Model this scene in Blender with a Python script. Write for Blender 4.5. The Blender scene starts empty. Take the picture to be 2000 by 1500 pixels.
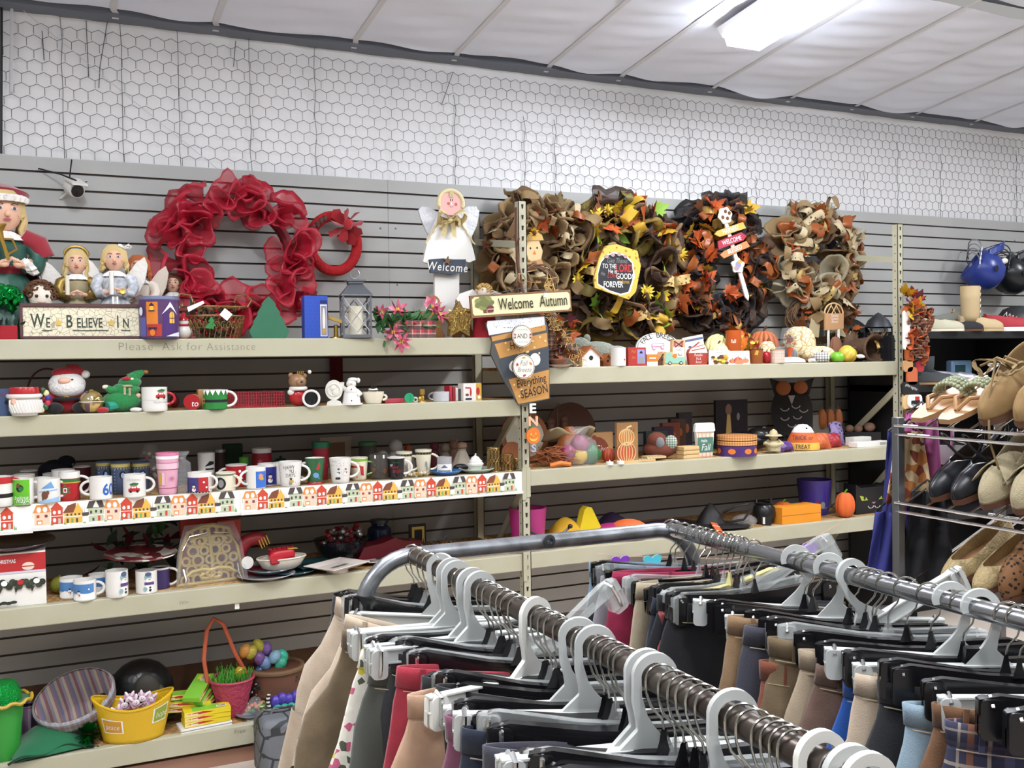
import bpy,math,random
from math import sin,cos,pi,radians as rad
from mathutils import Vector,Matrix,Euler
from mathutils.geometry import tessellate_polygon
random.seed(7)
S=bpy.context.scene
COL=S.collection
# camera
EYE=1.70
F=1950.0
YAW,PITCH,ROLL=0.44103684,-0.0244407,-0.01415315
_f=Vector((sin(YAW),cos(YAW),0));_r=Vector((cos(YAW),-sin(YAW),0));_u=Vector((0,0,1))
FWD=_f*cos(PITCH)+_u*sin(PITCH);_u2=_u*cos(PITCH)-_f*sin(PITCH)
RGT=_r*cos(ROLL)+_u2*sin(ROLL);UPV=_u2*cos(ROLL)-_r*sin(ROLL)
cd=bpy.data.cameras.new('camera');cam=bpy.data.objects.new('camera',cd);COL.objects.link(cam)
cd.sensor_width=36;cd.lens=F/2000*36;cd.clip_start=.05;cd.clip_end=60
m=Matrix((RGT,UPV,-FWD)).transposed().to_4x4();m.translation=Vector((0,0,EYE))
cam.matrix_world=m
S.camera=cam
# view, world, light
S.view_settings.view_transform='Standard';S.view_settings.look='None'
S.view_settings.gamma=1;S.view_settings.exposure=EXPO=0.42
S.view_settings.use_curve_mapping=False
S.cycles.use_denoising=True
S.cycles.max_bounces=7;S.cycles.diffuse_bounces=3;S.cycles.transparent_max_bounces=10
S.cycles.transmission_bounces=5;S.cycles.glossy_bounces=3
S.cycles.sample_clamp_indirect=4
W=bpy.data.worlds.new('world');S.world=W;W.use_nodes=True
W.node_tree.nodes['Background'].inputs[0].default_value=(1,.98,.96,1)
W.node_tree.nodes['Background'].inputs[1].default_value=.29
YF=4.289
YW=YF+.62
CEIL0,CEILS=1.585,.11
def ceil_z(y):return EYE+CEIL0+CEILS*(4.80-y)
LAMPS=[(3.22,3.44,1.25,42),(.2,2.5,1.25,44),(3.6,1.2,1.25,15),(1.0,.1,1.25,26),(-1.8,1.6,1.25,30),(6.2,2.8,1.25,36),(3.8,-1.6,1.25,10),(-.6,-2.2,1.25,10)]
for x,y,ln,pw in LAMPS:
 ld=bpy.data.lights.new('tube_light','AREA');lo=bpy.data.objects.new('tube_light',ld);COL.objects.link(lo)
 ld.shape='RECTANGLE';ld.size=.20;ld.size_y=ln;ld.energy=pw*1.5;ld.color=(1,.985,.965)
 lo.location=(x,y,ceil_z(y)-.125);lo.rotation_euler=(rad(-5.4),0,0)
# pixel <-> place helpers (pixel of the 2000x1500 photograph)
def ray(px,py):return RGT*((px-1000)/F)-UPV*((py-750)/F)+FWD
def onY(px,py,Y):d=ray(px,py);return Vector((0,0,EYE))+d*(Y/d.y)
def onX(px,py,X):d=ray(px,py);return Vector((0,0,EYE))+d*(X/d.x)
def onZ(px,py,Z):d=ray(px,py);return Vector((0,0,EYE))+d*((Z-EYE)/d.z)
def mpp(p):return(Vector(p)-Vector((0,0,EYE))).dot(FWD)/F
def face(p):return math.atan2(-p[0],p[1])
LV={'L1':EYE+.105,'L2':EYE-.19,'L3':EYE-.534,'L4':EYE-.933,'L5':EYE-1.533,'R1':EYE-.041,'R2':EYE-.533,'R3':EYE-.930}
def spot(px,lv,d,py=750):
 """where something stands on shelf lv, d behind the shelf front, at pixel column px"""
 z=LV[lv]if isinstance(lv,str)else lv
 p=onY(px,py,YF+d);q=p.copy();q.z=z
 return q
def hgt(px,py,p):return onY(px,py,p[1]).z-p[2]
# materials
def lin(h):
 if isinstance(h,str):h=tuple(int(h[i:i+2],16)for i in(0,2,4))
 return tuple(((c/255)/12.92 if c/255<=.04045 else((c/255+.055)/1.055)**2.4)for c in h)+(1,)
MC={}
def nd(nt,t,**kw):
 n=nt.nodes.new(t)
 for k,v in kw.items():
  if k[0]=='_':n.inputs[k[1:]].default_value=v
  else:setattr(n,k,v)
 return n
def mapping(nt,sc=(1,1,1),co='Object',rot=(0,0,0)):
 c=nd(nt,'ShaderNodeTexCoord');mp=nd(nt,'ShaderNodeMapping')
 mp.inputs['Scale'].default_value=sc;mp.inputs['Rotation'].default_value=rot
 nt.links.new(c.outputs[co],mp.inputs[0]);return mp.outputs[0]
def mixc(nt,fac,a,b,mode='MIX'):
 n=nd(nt,'ShaderNodeMix',data_type='RGBA',blend_type=mode)
 for s,v in((0,fac),(6,a),(7,b)):
  if hasattr(v,'is_output'):nt.links.new(v,n.inputs[s])
  else:n.inputs[s].default_value=v
 return n.outputs[2]
def math_(nt,op,a,b=None):
 n=nd(nt,'ShaderNodeMath',operation=op)
 for i,v in enumerate((a,b)):
  if v is None:continue
  if hasattr(v,'is_output'):nt.links.new(v,n.inputs[i])
  else:n.inputs[i].default_value=v
 return n.outputs[0]
def ramp(nt,fac,stops,interp='LINEAR'):
 n=nd(nt,'ShaderNodeValToRGB');n.color_ramp.interpolation=interp
 e=n.color_ramp.elements
 while len(e)<len(stops):e.new(.5)
 for i,(p,c)in enumerate(stops):e[i].position=p;e[i].color=lin(c)if isinstance(c,str)else c
 nt.links.new(fac,n.inputs[0]);return n.outputs[0]
def M(name,c='808080',rough=.55,metal=0,pat=None,bump=None,alpha=1,trans=0,emit=0,sheen=0,spec=.5,co='Object',var=None,sss=0,ior=1.45):
 if name in MC:return MC[name]
 mt=bpy.data.materials.new(name);MC[name]=mt;mt.use_nodes=True
 nt=mt.node_tree;b=nt.nodes['Principled BSDF']
 col=lin(c);b.inputs['Base Color'].default_value=col
 b.inputs['Roughness'].default_value=rough;b.inputs['Metallic'].default_value=metal
 b.inputs['Specular IOR Level'].default_value=spec
 b.inputs['IOR'].default_value=ior
 if alpha<1:b.inputs['Alpha'].default_value=alpha
 if trans:b.inputs['Transmission Weight'].default_value=trans
 if sheen:b.inputs['Sheen Weight'].default_value=sheen
 if emit:b.inputs['Emission Color'].default_value=col;b.inputs['Emission Strength'].default_value=emit
 if var:
  t=nd(nt,'ShaderNodeTexNoise',_Scale=var[0],_Detail=4.0);nt.links.new(mapping(nt,(1,1,1),co),t.inputs[0])
  fac=ramp(nt,t.outputs[0],[(.38,(0,0,0,1)),(.62,(1,1,1,1))])
  nt.links.new(mixc(nt,fac,col,lin(var[1])),b.inputs['Base Color'])
 if pat:nt.links.new(pat(nt),b.inputs['Base Color'])
 if bump:
  t=nd(nt,'ShaderNodeTexNoise',_Scale=bump[0],_Detail=3.0);nt.links.new(mapping(nt,(1,1,1),co),t.inputs[0])
  bp=nd(nt,'ShaderNodeBump',_Strength=bump[1],_Distance=bump[2]if len(bump)>2 else .01)
  nt.links.new(t.outputs[0],bp.inputs['Height']);nt.links.new(bp.outputs[0],b.inputs['Normal'])
 return mt
def stripes(cols,scale,axis=0,rot=(0,0,0)):
 def f(nt):
  v=mapping(nt,(scale,)*3,'Object',rot);s=nd(nt,'ShaderNodeSeparateXYZ');nt.links.new(v,s.inputs[0])
  fr=math_(nt,'FRACT',s.outputs[axis])
  n=len(cols);return ramp(nt,fr,[(i/n,c)for i,c in enumerate(cols)],'CONSTANT')
 return f
def plaid(base,cols,scale,axes=(0,2),rot=(0,0,0)):
 def f(nt):
  v=mapping(nt,(scale,)*3,'Object',rot);s=nd(nt,'ShaderNodeSeparateXYZ');nt.links.new(v,s.inputs[0])
  out=lin(base)
  for a in axes:
   fr=math_(nt,'FRACT',s.outputs[a])
   for(p0,p1,c,k)in cols:
    g=math_(nt,'MULTIPLY',math_(nt,'GREATER_THAN',fr,p0),math_(nt,'LESS_THAN',fr,p1))
    out=mixc(nt,math_(nt,'MULTIPLY',g,k),out,lin(c))
  return out
 return f
def spots(base,col,scale,size=.3,rnd=1.0,c3=None):
 def f(nt):
  t=nd(nt,'ShaderNodeTexVoronoi',_Scale=scale,_Randomness=rnd);nt.links.new(mapping(nt),t.inputs[0])
  r=math_(nt,'LESS_THAN',t.outputs['Distance'],size)
  o=mixc(nt,r,lin(base),lin(col))
  if c3:o=mixc(nt,math_(nt,'LESS_THAN',t.outputs['Distance'],size*.5),o,lin(c3))
  return o
 return f
def crackle(base,col,scale,w=.03):
 def f(nt):
  t=nd(nt,'ShaderNodeTexVoronoi',_Scale=scale,feature='DISTANCE_TO_EDGE');nt.links.new(mapping(nt),t.inputs[0])
  return mixc(nt,math_(nt,'LESS_THAN',t.outputs['Distance'],w),lin(base),lin(col))
 return f
def flakes(cols,scale):
 """every voronoi cell takes one of the colours"""
 def f(nt):
  t=nd(nt,'ShaderNodeTexVoronoi',_Scale=scale);nt.links.new(mapping(nt),t.inputs[0])
  s=nd(nt,'ShaderNodeSeparateColor');nt.links.new(t.outputs['Color'],s.inputs[0])
  n=len(cols);return ramp(nt,s.outputs[0],[(i/n,c)for i,c in enumerate(cols)],'CONSTANT')
 return f
# mesh builder
class MB:
 def __init__(s):s.v=[];s.f=[];s.mi=[];s.mats=[]
 def slot(s,m):
  if m is None:return 0
  if isinstance(m,str):m=MC[m]
  if m not in s.mats:s.mats.append(m)
  return s.mats.index(m)
 def add(s,vs,fs,m=None,T=None):
  o=len(s.v);k=s.slot(m)
  if T is not None:vs=[T@Vector(p)for p in vs]
  s.v.extend([tuple(p)for p in vs])
  for f in fs:s.f.append([i+o for i in f]);s.mi.append(k)
  return s
 def box(s,x0,x1,y0,y1,z0,z1,m=None,T=None):
  return s.add([(x,y,z)for z in(z0,z1)for y in(y0,y1)for x in(x0,x1)],[(0,2,3,1),(4,5,7,6),(0,1,5,4),(2,6,7,3),(0,4,6,2),(1,3,7,5)],m,T)
 def cbox(s,c,sz,m=None,T=None):
  return s.box(c[0]-sz[0]/2,c[0]+sz[0]/2,c[1]-sz[1]/2,c[1]+sz[1]/2,c[2]-sz[2]/2,c[2]+sz[2]/2,m,T)
 def lathe(s,prof,n=24,m=None,T=None,a0=0,a1=2*pi,sx=1,sy=1,fn=None):
  full=abs(a1-a0-2*pi)<1e-6;k=n if full else n+1
  vs=[]
  for(r,z)in prof:
   for i in range(k):
    a=a0+(a1-a0)*i/n;rr=r*(fn(a,z)if fn else 1)
    vs.append((rr*cos(a)*sx,rr*sin(a)*sy,z))
  fs=[]
  for j in range(len(prof)-1):
   for i in range(n):
    i2=(i+1)%k if full else i+1
    fs.append((j*k+i,j*k+i2,(j+1)*k+i2,(j+1)*k+i))
  return s.add(vs,fs,m,T)
 def disc(s,r,z,n=24,m=None,T=None,sx=1,sy=1):
  return s.add([(r*cos(2*pi*i/n)*sx,r*sin(2*pi*i/n)*sy,z)for i in range(n)],[tuple(range(n))],m,T)
 def cyl(s,r,z0,z1,n=20,m=None,T=None,r2=None):
  r2=r if r2 is None else r2
  return s.lathe([(1e-5,z0),(r,z0),(r2,z1),(1e-5,z1)],n,m,T)
 def ell(s,c,r,n=16,k=10,m=None,T=None):
  if not hasattr(r,'__len__'):r=(r,r,r)
  tt=Matrix.Translation(c)@Matrix.Diagonal((*r,1))
  if T is not None:tt=T@tt
  return s.lathe([(max(1e-4,sin(pi*j/k)),-cos(pi*j/k))for j in range(k+1)],n,m,tt)
 def tube(s,pts,r,n=8,m=None,T=None,closed=False,cap=True):
  pts=[Vector(p)for p in pts];N=len(pts);vs=[];fs=[]
  if N<2:return s
  up=None;rings=[]
  for i,p in enumerate(pts):
   a=pts[(i-1)%N]if(closed or i>0)else p;b=pts[(i+1)%N]if(closed or i<N-1)else p
   t=(b-a)
   t=t.normalized()if t.length>1e-9 else Vector((0,0,1))
   if up is None:
    up=t.orthogonal().normalized()
   else:
    up=up-t*up.dot(t)
    up=up.normalized()if up.length>1e-6 else t.orthogonal().normalized()
   sd=t.cross(up);rr=r[i]if hasattr(r,'__len__')else r
   for j in range(n):
    an=2*pi*j/n;vs.append(p+up*(rr*cos(an))+sd*(rr*sin(an)))
  for i in range(N if closed else N-1):
   i2=(i+1)%N
   for j in range(n):
    j2=(j+1)%n;fs.append((i*n+j,i*n+j2,i2*n+j2,i2*n+j))
  if not closed and cap:
   fs.append(tuple(range(n))[::-1]);fs.append(tuple((N-1)*n+j for j in range(n)))
  return s.add(vs,fs,m,T)
 def prism(s,poly,y0,y1,m=None,T=None,ms=None):
  """polygon in x,z extruded from y0 (front) to y1"""
  n=len(poly)
  s.add([(x,y0,z)for x,z in poly]+[(x,y1,z)for x,z in poly],[tuple(range(n)),tuple(range(2*n-1,n-1,-1))],m,T)
  return s.add([(x,y0,z)for x,z in poly]+[(x,y1,z)for x,z in poly],[(i,i+n,(i+1)%n+n,(i+1)%n)for i in range(n)],ms or m,T)
 def grid(s,fn,nu,nv,m=None,T=None,cu=False):
  vs=[fn(i/nu,j/nv)for j in range(nv+1)for i in range(nu+1)]
  w=nu+1
  return s.add(vs,[(j*w+i,j*w+i+1,(j+1)*w+i+1,(j+1)*w+i)for j in range(nv)for i in range(nu)],m,T)
 def text(s,t,size,m=None,T=None,bold=0,shear=0,sx=1,align='CENTER',ext=0,space=1,fn=None):
  vs,fs=text_geo(t,bold,shear,align,space)
  if not vs:return s
  vs=[(x*size*sx,0,z*size)for x,z in vs]
  if fn:vs=[fn(*p)for p in vs]
  s.add(vs,fs,m,T)
  return s
 def build(s,name,m=None,parent=None,smooth=True,loc=(0,0,0),rot=None,bev=0,solid=0,sub=0,weld=False):
  me=bpy.data.meshes.new(name);me.from_pydata(s.v,[],s.f)
  if m is not None and isinstance(m,str):m=MC[m]
  mats=s.mats or([m]if m else[])
  for x in mats:me.materials.append(x)
  if s.mats:me.polygons.foreach_set('material_index',s.mi)
  me.polygons.foreach_set('use_smooth',[bool(smooth)]*len(me.polygons))
  if smooth is True or smooth==1:
   try:me.set_sharp_from_angle(angle=rad(38))
   except Exception:pass
  me.update()
  o=bpy.data.objects.new(name,me);COL.objects.link(o)
  o.location=loc
  if rot is not None:o.rotation_euler=rot if hasattr(rot,'__len__')else(0,0,rot)
  if parent is not None:o.parent=parent
  if bev:
   b=o.modifiers.new('b','BEVEL');b.width=bev;b.segments=2;b.limit_method='ANGLE';b.angle_limit=rad(40)
  if solid:
   q=o.modifiers.new('s','SOLIDIFY');q.thickness=solid;q.offset=0
  if sub:
   q=o.modifiers.new('u','SUBSURF');q.levels=sub;q.render_levels=sub
  return o
_TG={}
def text_geo(t,bold=0,shear=0,align='CENTER',space=1):
 k=(t,bold,shear,align,space)
 if k in _TG:return _TG[k]
 c=bpy.data.curves.new('txt','FONT');c.body=t;c.size=1;c.align_x=align;c.offset=bold;c.shear=shear
 c.space_character=space;c.resolution_u=3;c.fill_mode='FRONT'
 o=bpy.data.objects.new('txt',c);COL.objects.link(o)
 dg=bpy.context.evaluated_depsgraph_get();ev=o.evaluated_get(dg);me=ev.to_mesh()
 vs=[(v.co.x,v.co.y)for v in me.vertices];fs=[tuple(p.vertices)for p in me.polygons]
 ev.to_mesh_clear();bpy.data.objects.remove(o);bpy.data.curves.remove(c)
 _TG[k]=(vs,fs);return _TG[k]
def tag(o,label,cat,group=None,kind=None):
 o['label']=label;o['category']=cat
 if group:o['group']=group
 if kind:o['kind']=kind
 return o
def thing(name,label,cat,loc=(0,0,0),rz=0,group=None):
 o=bpy.data.objects.new(name,None);COL.objects.link(o);o.empty_display_size=.05
 o.location=loc;o.rotation_euler=rz if hasattr(rz,'__len__')else(0,0,rz)
 return tag(o,label,cat,group)
def copy_thing(o,loc=None,rot=None,label=None,parent=None):
 c=o.copy();COL.objects.link(c)
 if parent is not None:c.parent=parent
 if loc is not None:c.location=loc
 if rot is not None:c.rotation_euler=rot
 if label:c['label']=label
 for ch in o.children:copy_thing(ch,parent=c)
 return c
TR=Matrix.Translation
def RX(d):return Matrix.Rotation(rad(d),4,'X')
def RY(d):return Matrix.Rotation(rad(d),4,'Y')
def RZ(d):return Matrix.Rotation(rad(d),4,'Z')
def SC(x,y,z):return Matrix.Diagonal((x,y,z,1))
def arc(cx,cz,r,a0,a1,n,y=0):
 return[(cx+r*cos(rad(a0+(a1-a0)*i/n)),y,cz+r*sin(rad(a0+(a1-a0)*i/n)))for i in range(n+1)]
def arc2(cx,cz,rx,rz,a0,a1,n):return[(cx+rx*cos(rad(a0+(a1-a0)*i/n)),cz+rz*sin(rad(a0+(a1-a0)*i/n)))for i in range(n+1)]
def star2(r,n=5,k=.45,cx=0,cz=0,rot=90):return[(cx+(r if i%2==0 else r*k)*cos(rad(rot+180*i/n)),cz+(r if i%2==0 else r*k)*sin(rad(rot+180*i/n)))for i in range(2*n)]
def rr(w,h,r,n=4,cx=0,cz=0):
 """rounded rectangle polygon"""
 p=[]
 for(sx,sz,a)in((1,1,0),(-1,1,90),(-1,-1,180),(1,-1,270)):
  p+=[(cx+sx*(w/2-r)+r*cos(rad(a+90*i/n)),cz+sz*(h/2-r)+r*sin(rad(a+90*i/n)))for i in range(n+1)]
 return p
def leaf2(l,w,n=5):return[(w*sin(pi*i/n)*(1-.25*i/n),l*i/n)for i in range(n+1)]+[(-w*sin(pi*i/n)*(1-.25*i/n),l*i/n)for i in range(n-1,0,-1)]
def pr(n):return MC['print_'+n]
# prints: shapes laid on a flat or a round face
def E(u,v,ru,rv,m,a=0):return('E',u,v,ru,rv,m,a)
def R(u0,v0,u1,v1,m):return('R',u0,v0,u1,v1,m)
def P(pts,m):return('P',pts,m)
def X(t,u,v,s,m,bold=0,sx=1,shear=0):return('X',t,u,v,s,m,bold,sx,shear)
def cut(vs,fs,du):
 """split triangles until none is wider than du, so that a print follows a round wall"""
 vs=list(vs);st=[tuple(f)for f in fs];out=[]
 tri=[]
 for f in st:
  for i in range(1,len(f)-1):tri.append((f[0],f[i],f[i+1]))
 mid={}
 while tri:
  t=tri.pop();e=[(abs(vs[t[i]][0]-vs[t[(i+1)%3]][0]),i)for i in range(3)];w,i=max(e)
  if w<=du:out.append(t);continue
  a,b,c=t[i],t[(i+1)%3],t[(i+2)%3];k=(min(a,b),max(a,b))
  if k not in mid:vs.append(((vs[a][0]+vs[b][0])/2,(vs[a][1]+vs[b][1])/2));mid[k]=len(vs)-1
  tri+=[(a,mid[k],c),(mid[k],b,c)]
 return vs,out
def emit(mb,shapes,fn,step=.0004,off=.0004):
 """fn(u, v, off) -> point; u, v in metres on the face"""
 du=.009 if getattr(fn,'round',False)else None
 for i,sh in enumerate(shapes):
  o=off+step*i
  if sh[0]=='E':
   _,u,v,ru,rv,m,a=sh;n=16;ca,sa=cos(rad(a)),sin(rad(a))
   vs=[(u+ru*cos(2*pi*j/n)*ca-rv*sin(2*pi*j/n)*sa,v+ru*cos(2*pi*j/n)*sa+rv*sin(2*pi*j/n)*ca)for j in range(n)]+[(u,v)]
   fs=[(j,(j+1)%n,n)for j in range(n)]
  elif sh[0]=='R':
   _,u0,v0,u1,v1,m=sh;vs=[(u0,v0),(u1,v0),(u1,v1),(u0,v1)];fs=[(0,1,2,3)]
  elif sh[0]=='P':
   vs,m=sh[1],sh[2];fs=[tuple(range(len(vs)))]
   if du:fs=tessellate_polygon([[Vector((x,z,0))for x,z in vs]])
  elif sh[0]=='X':
   _,t,u,v,s,m,bold,sx,shear=sh
   g,fs=text_geo(t,bold,shear);vs=[(u+x*s*sx,v+z*s)for x,z in g]
  elif sh[0]=='G':vs,fs,m=sh[1],sh[2],sh[3]
  if not vs:continue
  if du:vs,fs=cut(vs,fs,du)
  mb.add([fn(x,z,o)for x,z in vs],fs,m)
def flat(y=0,T=None):
 def f(u,v,o):
  p=Vector((u,y-o,v));return T@p if T is not None else p
 return f
def round_(rf):
 """rf: radius or function of height"""
 def f(u,v,o):
  r=(rf(v)if callable(rf)else rf);a=u/r;return Vector((sin(a)*(r+o),-cos(a)*(r+o),v))
 f.round=True
 return f
def snowman(u,v,s,hat='202028',scarf='a02828'):
 w=M('print_white','f2f2ee',.4);k=M('print_black','1c1c20',.4);h=M('print_'+hat,hat,.4);c=M('print_'+scarf,scarf,.4);o=M('print_orange','d9772b',.4)
 return[E(u,v+.32*s,.36*s,.34*s,w),E(u,v+.86*s,.25*s,.25*s,w),R(u-.24*s,v+1.04*s,u+.24*s,v+1.10*s,h),R(u-.16*s,v+1.08*s,u+.16*s,v+1.32*s,h),R(u-.24*s,v+.60*s,u+.24*s,v+.70*s,c),R(u+.08*s,v+.34*s,u+.2*s,v+.64*s,c),E(u-.09*s,v+.92*s,.035*s,.035*s,k),E(u+.09*s,v+.92*s,.035*s,.035*s,k),E(u+.02*s,v+.84*s,.08*s,.03*s,o),E(u,v+.48*s,.035*s,.035*s,k),E(u,v+.28*s,.035*s,.035*s,k)]
def car(u,v,s,c='b52a26'):
 r=M('print_'+c,c,.4);k=M('print_black','1c1c20',.4);g=M('print_green','2e6b3a',.4);w=M('print_white','f2f2ee',.4)
 return[P([(u-.5*s,v),(u+.5*s,v),(u+.5*s,v+.26*s),(u+.28*s,v+.3*s),(u+.2*s,v+.52*s),(u-.22*s,v+.52*s),(u-.32*s,v+.3*s),(u-.5*s,v+.24*s)],r),R(u-.2*s,v+.3*s,u-.02*s,v+.46*s,w),R(u+.02*s,v+.3*s,u+.17*s,v+.46*s,w),E(u-.28*s,v,.11*s,.11*s,k),E(u+.28*s,v,.11*s,.11*s,k),P([(u-.3*s,v+.56*s),(u+.28*s,v+.56*s),(u+.4*s,v+.72*s),(u,v+.8*s),(u-.36*s,v+.68*s)],g)]
# the setting
M('slat','b0b0ac',.45,var=(3,'aaaba8'));M('groove','554b45',.8);M('raw_wood','6f5038',.8,var=(9,'5c4230'))
M('foil','f0f0f0',.55,bump=(9,.35,.02));M('wire','54565b',.45,metal=.6)
M('fabric_ceiling','e4eaf7',.75);M('eave','6c717c',.6);M('strap','cfd0d3',.5)
M('cream_steel','afac96',.42,var=(5,'aba78f'));M('slot','241f1c',.9);M('osb','b48f60',.75,pat=flakes(['b08a58','a47c4a','c29d6c','8f6a40','b59160','9b7748'],70))
M('concrete','cdc0b2',.7,var=(2,'c4b6a8'))
fl=MB().box(-4,9,-4.5,5.1,-.1,0).build('floor','concrete',smooth=False);fl['kind']='structure'
XL,XR=-2.6,9.0
wallz=EYE+1.57
wb=MB().box(XL,XR,YW+.05,YW+.15,0,wallz+.5).build('wall_back','foil',smooth=False);wb['kind']='structure'
SEAM=[.12,.37,.62,.95,1.27,1.65,2.02,2.43,2.62,3.05,3.52,4.02,4.35,4.9,5.2,5.6,5.95,6.35]
def foilf(u,v):
 x=XL+(XR-XL)*u;z=EYE+.80+.83*v
 y=YW+.045-.004*sin(x*19+sin(z*3))-.004*sin(x*43+z*5+2*sin(x*3))*max(0,1-abs(x-.5)/1.6)-.0025*sin(z*23+x*7)
 for s in SEAM:
  d=abs(x-s-.01*sin(z*4));y+=.007*max(0,1-d/.03)
 return(x,y,z)
MB().grid(foilf,520,14).build('insulation_sheet','foil',wb)
mb=MB()
random.seed(3)
for s in SEAM:
 if random.random()<.75:
  k=.25+.6*random.random();mb.tube([(s+.01*sin(z*4)+.004*sin(z*15),YW+.035,EYE+.92+.65*k*z/6)if s>1.4 else(s+.006*sin(z*3+s),YW+.035,EYE+.92+.65*z/6)for z in range(7)],.0016,3)
for pts in(((210,40),(195,130),(193,172)),((168,40),(173,150)),((82,60),(86,118)),((460,80),(456,130)),((885,140),(862,205))):
 mb.tube([onY(*p,YW+.035)for p in pts],.0022,3)
mb.build('seam_line',M('seam','55565c',.8),wb)
mb=MB();hw,hh=.0615,.054;yv=YW+.026
def hexv(i,j):return i*hw+(hw/2 if j%2 else 0)+.004*sin(i*.7+j*1.3),j*hh
x0,z0=-1.1,EYE+.905
for j in range(0,13):
 for i in range(0,int(8.2/hw)):
  cx,cz=hexv(i,j);cx+=x0;cz+=z0
  w=.0060*sin(cx*2.3+cz*9)
  cx+=w
  a=(cx-hw/2,yv,cz+hh*.20);b=(cx,yv-.002,cz+hh*.47);c=(cx+hw/2,yv,cz+hh*.20);d=(cx-hw/2,yv,cz-hh*.45)
  if max(a[2],b[2])>wallz:continue
  for p,q in((a,b),(b,c),(a,d)):mb.tube([p,q],.0015,3,cap=False)
mb.build('chicken_wire','wire',wb)
mb=MB()
for pts,r in((((27,5),(240,180),(425,330)),.0014),(((3,0),(2,300)),.006),(((23,0),(22,180)),.007)):
 mb.tube([onY(*p,YW+.018)for p in pts],r,6,m=M('strap')if r!=.006 else M('black_plastic','17171a',.35))
mb.build('loose_wire',None,wb)
ztop=EYE+.928;zbot=.28
prof=[];z=ztop
g0=ztop-.066
prof.append((0,ztop))
while g0>zbot+.05:
 prof+=[(0,g0+.0048),(.004,g0+.0048),(.004,g0+.012),(.011,g0+.012),(.011,g0-.012),(.004,g0-.012),(.004,g0-.0048),(0,g0-.0048)]
 g0-=.0762
prof.append((0,zbot))
for i,(xa,xb)in enumerate(((XL,-.81),(-.81,1.629),(1.629,4.068),(4.068,6.355),(6.355,XR))):
 mb=MB();n=len(prof);xa+=.0008;xb-=.0008
 vs=[(x,YW+d,zz)for x in(xa,xb)for d,zz in prof]
 for k in range(n-1):
  dk=prof[k][0]>.002 or prof[k+1][0]>.002
  mb.add([vs[k],vs[k+1],vs[n+k+1],vs[n+k]],[(0,1,2,3)],MC['groove']if dk else MC['slat'])
 mb.box(xa,xb,YW+.012,YW+.02,zbot,ztop,MC['slat'])
 mb.add([(xa,YW,ztop),(xb,YW,ztop),(xb,YW+.02,ztop),(xa,YW+.02,ztop)],[(0,1,2,3)],MC['raw_wood'])
 p=mb.build('slat_panel',None,wb,smooth=False)
 if i==0:pass
mb=MB().box(XL,XR,YW+.004,YW+.02,0,zbot)
mb.build('base_board','raw_wood',wb,smooth=False)
mb=MB()
for px,py in((743,446),(773,446),(776,556),(1982,470),(1905,500)):
 q=onY(px,py,YW);mb.ell((q.x,YW,q.z),(.006,.002,.006),10,6)
mb.build('screw_hole',M('screw','7f8082',.4,metal=.6),wb)
SX=[-1.1,-.6,-.15,.33,.77,1.44,1.98,2.52,2.98,3.61,4.2,4.72,5.25,5.8,6.4,7.0,7.6,8.3,9.0]
def sag(x):
 for a,b in zip(SX,SX[1:]):
  if a<=x<=b:return sin(pi*(x-a)/(b-a))
 return 0
def cf(y0,y1,dz):
 def f(u,v):
  x=-1.1+10.1*u;y=y0+(y1-y0)*v;sg=sag(x)
  z=ceil_z(y)+dz-.022*sg*(.6+.4*sin(y*2+x))-.007*sg*sin(y*17+5*sin(x*2.1)+x*4)-.004*sg*sin(y*41+x*9+2*sin(y*3))
  if v>.985 and dz==0:z+=.012*sin(x*6)*sg
  return(x,y,z)
 return f
ce=MB().grid(cf(3.56,4.80,0),260,60).build('ceiling','fabric_ceiling',smooth=True);ce['kind']='structure'
MB().grid(cf(-4.4,3.50,.035),200,150).build('ceiling_sheet','fabric_ceiling',ce)
mb=MB();mb.box(-1.1,9,3.49,3.57,ceil_z(3.53)+.05,ceil_z(3.53)+.2);mb.build('purlin','eave',ce,smooth=False)
mb=MB();mb.box(XL,9,4.84,5.06,wallz,wallz+.22);e=mb.build('eave_strut','eave',ce,smooth=False)
MB().box(-1.2,9,-4.5,5.1,ceil_z(-4.5)+.05,ceil_z(-4.5)+.15).build('roof_deck','eave',ce,smooth=False)
mb=MB()
for x in SX[1:-1]:
 pts=[(x,y,ceil_z(y)-.004)for y in(-4,0,2,3.4,4.2,4.79)]+[(x+.005,4.815,ceil_z(4.8)-.004),(x+.012,4.836,wallz+.012),(x+.014,4.88,wallz-.004)]
 for a,b in zip(pts,pts[1:]):
  w=.014
  mb.add([(a[0]-w,a[1],a[2]),(a[0]+w,a[1],a[2]),(b[0]+w,b[1],b[2]),(b[0]-w,b[1],b[2])],[(0,1,2,3)])
mb.build('strap','strap',ce,smooth=False)
M('lamp_white','f4f6fa',.4);M('lamp_diffuser','eef4ff',.4,emit=34)
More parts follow.
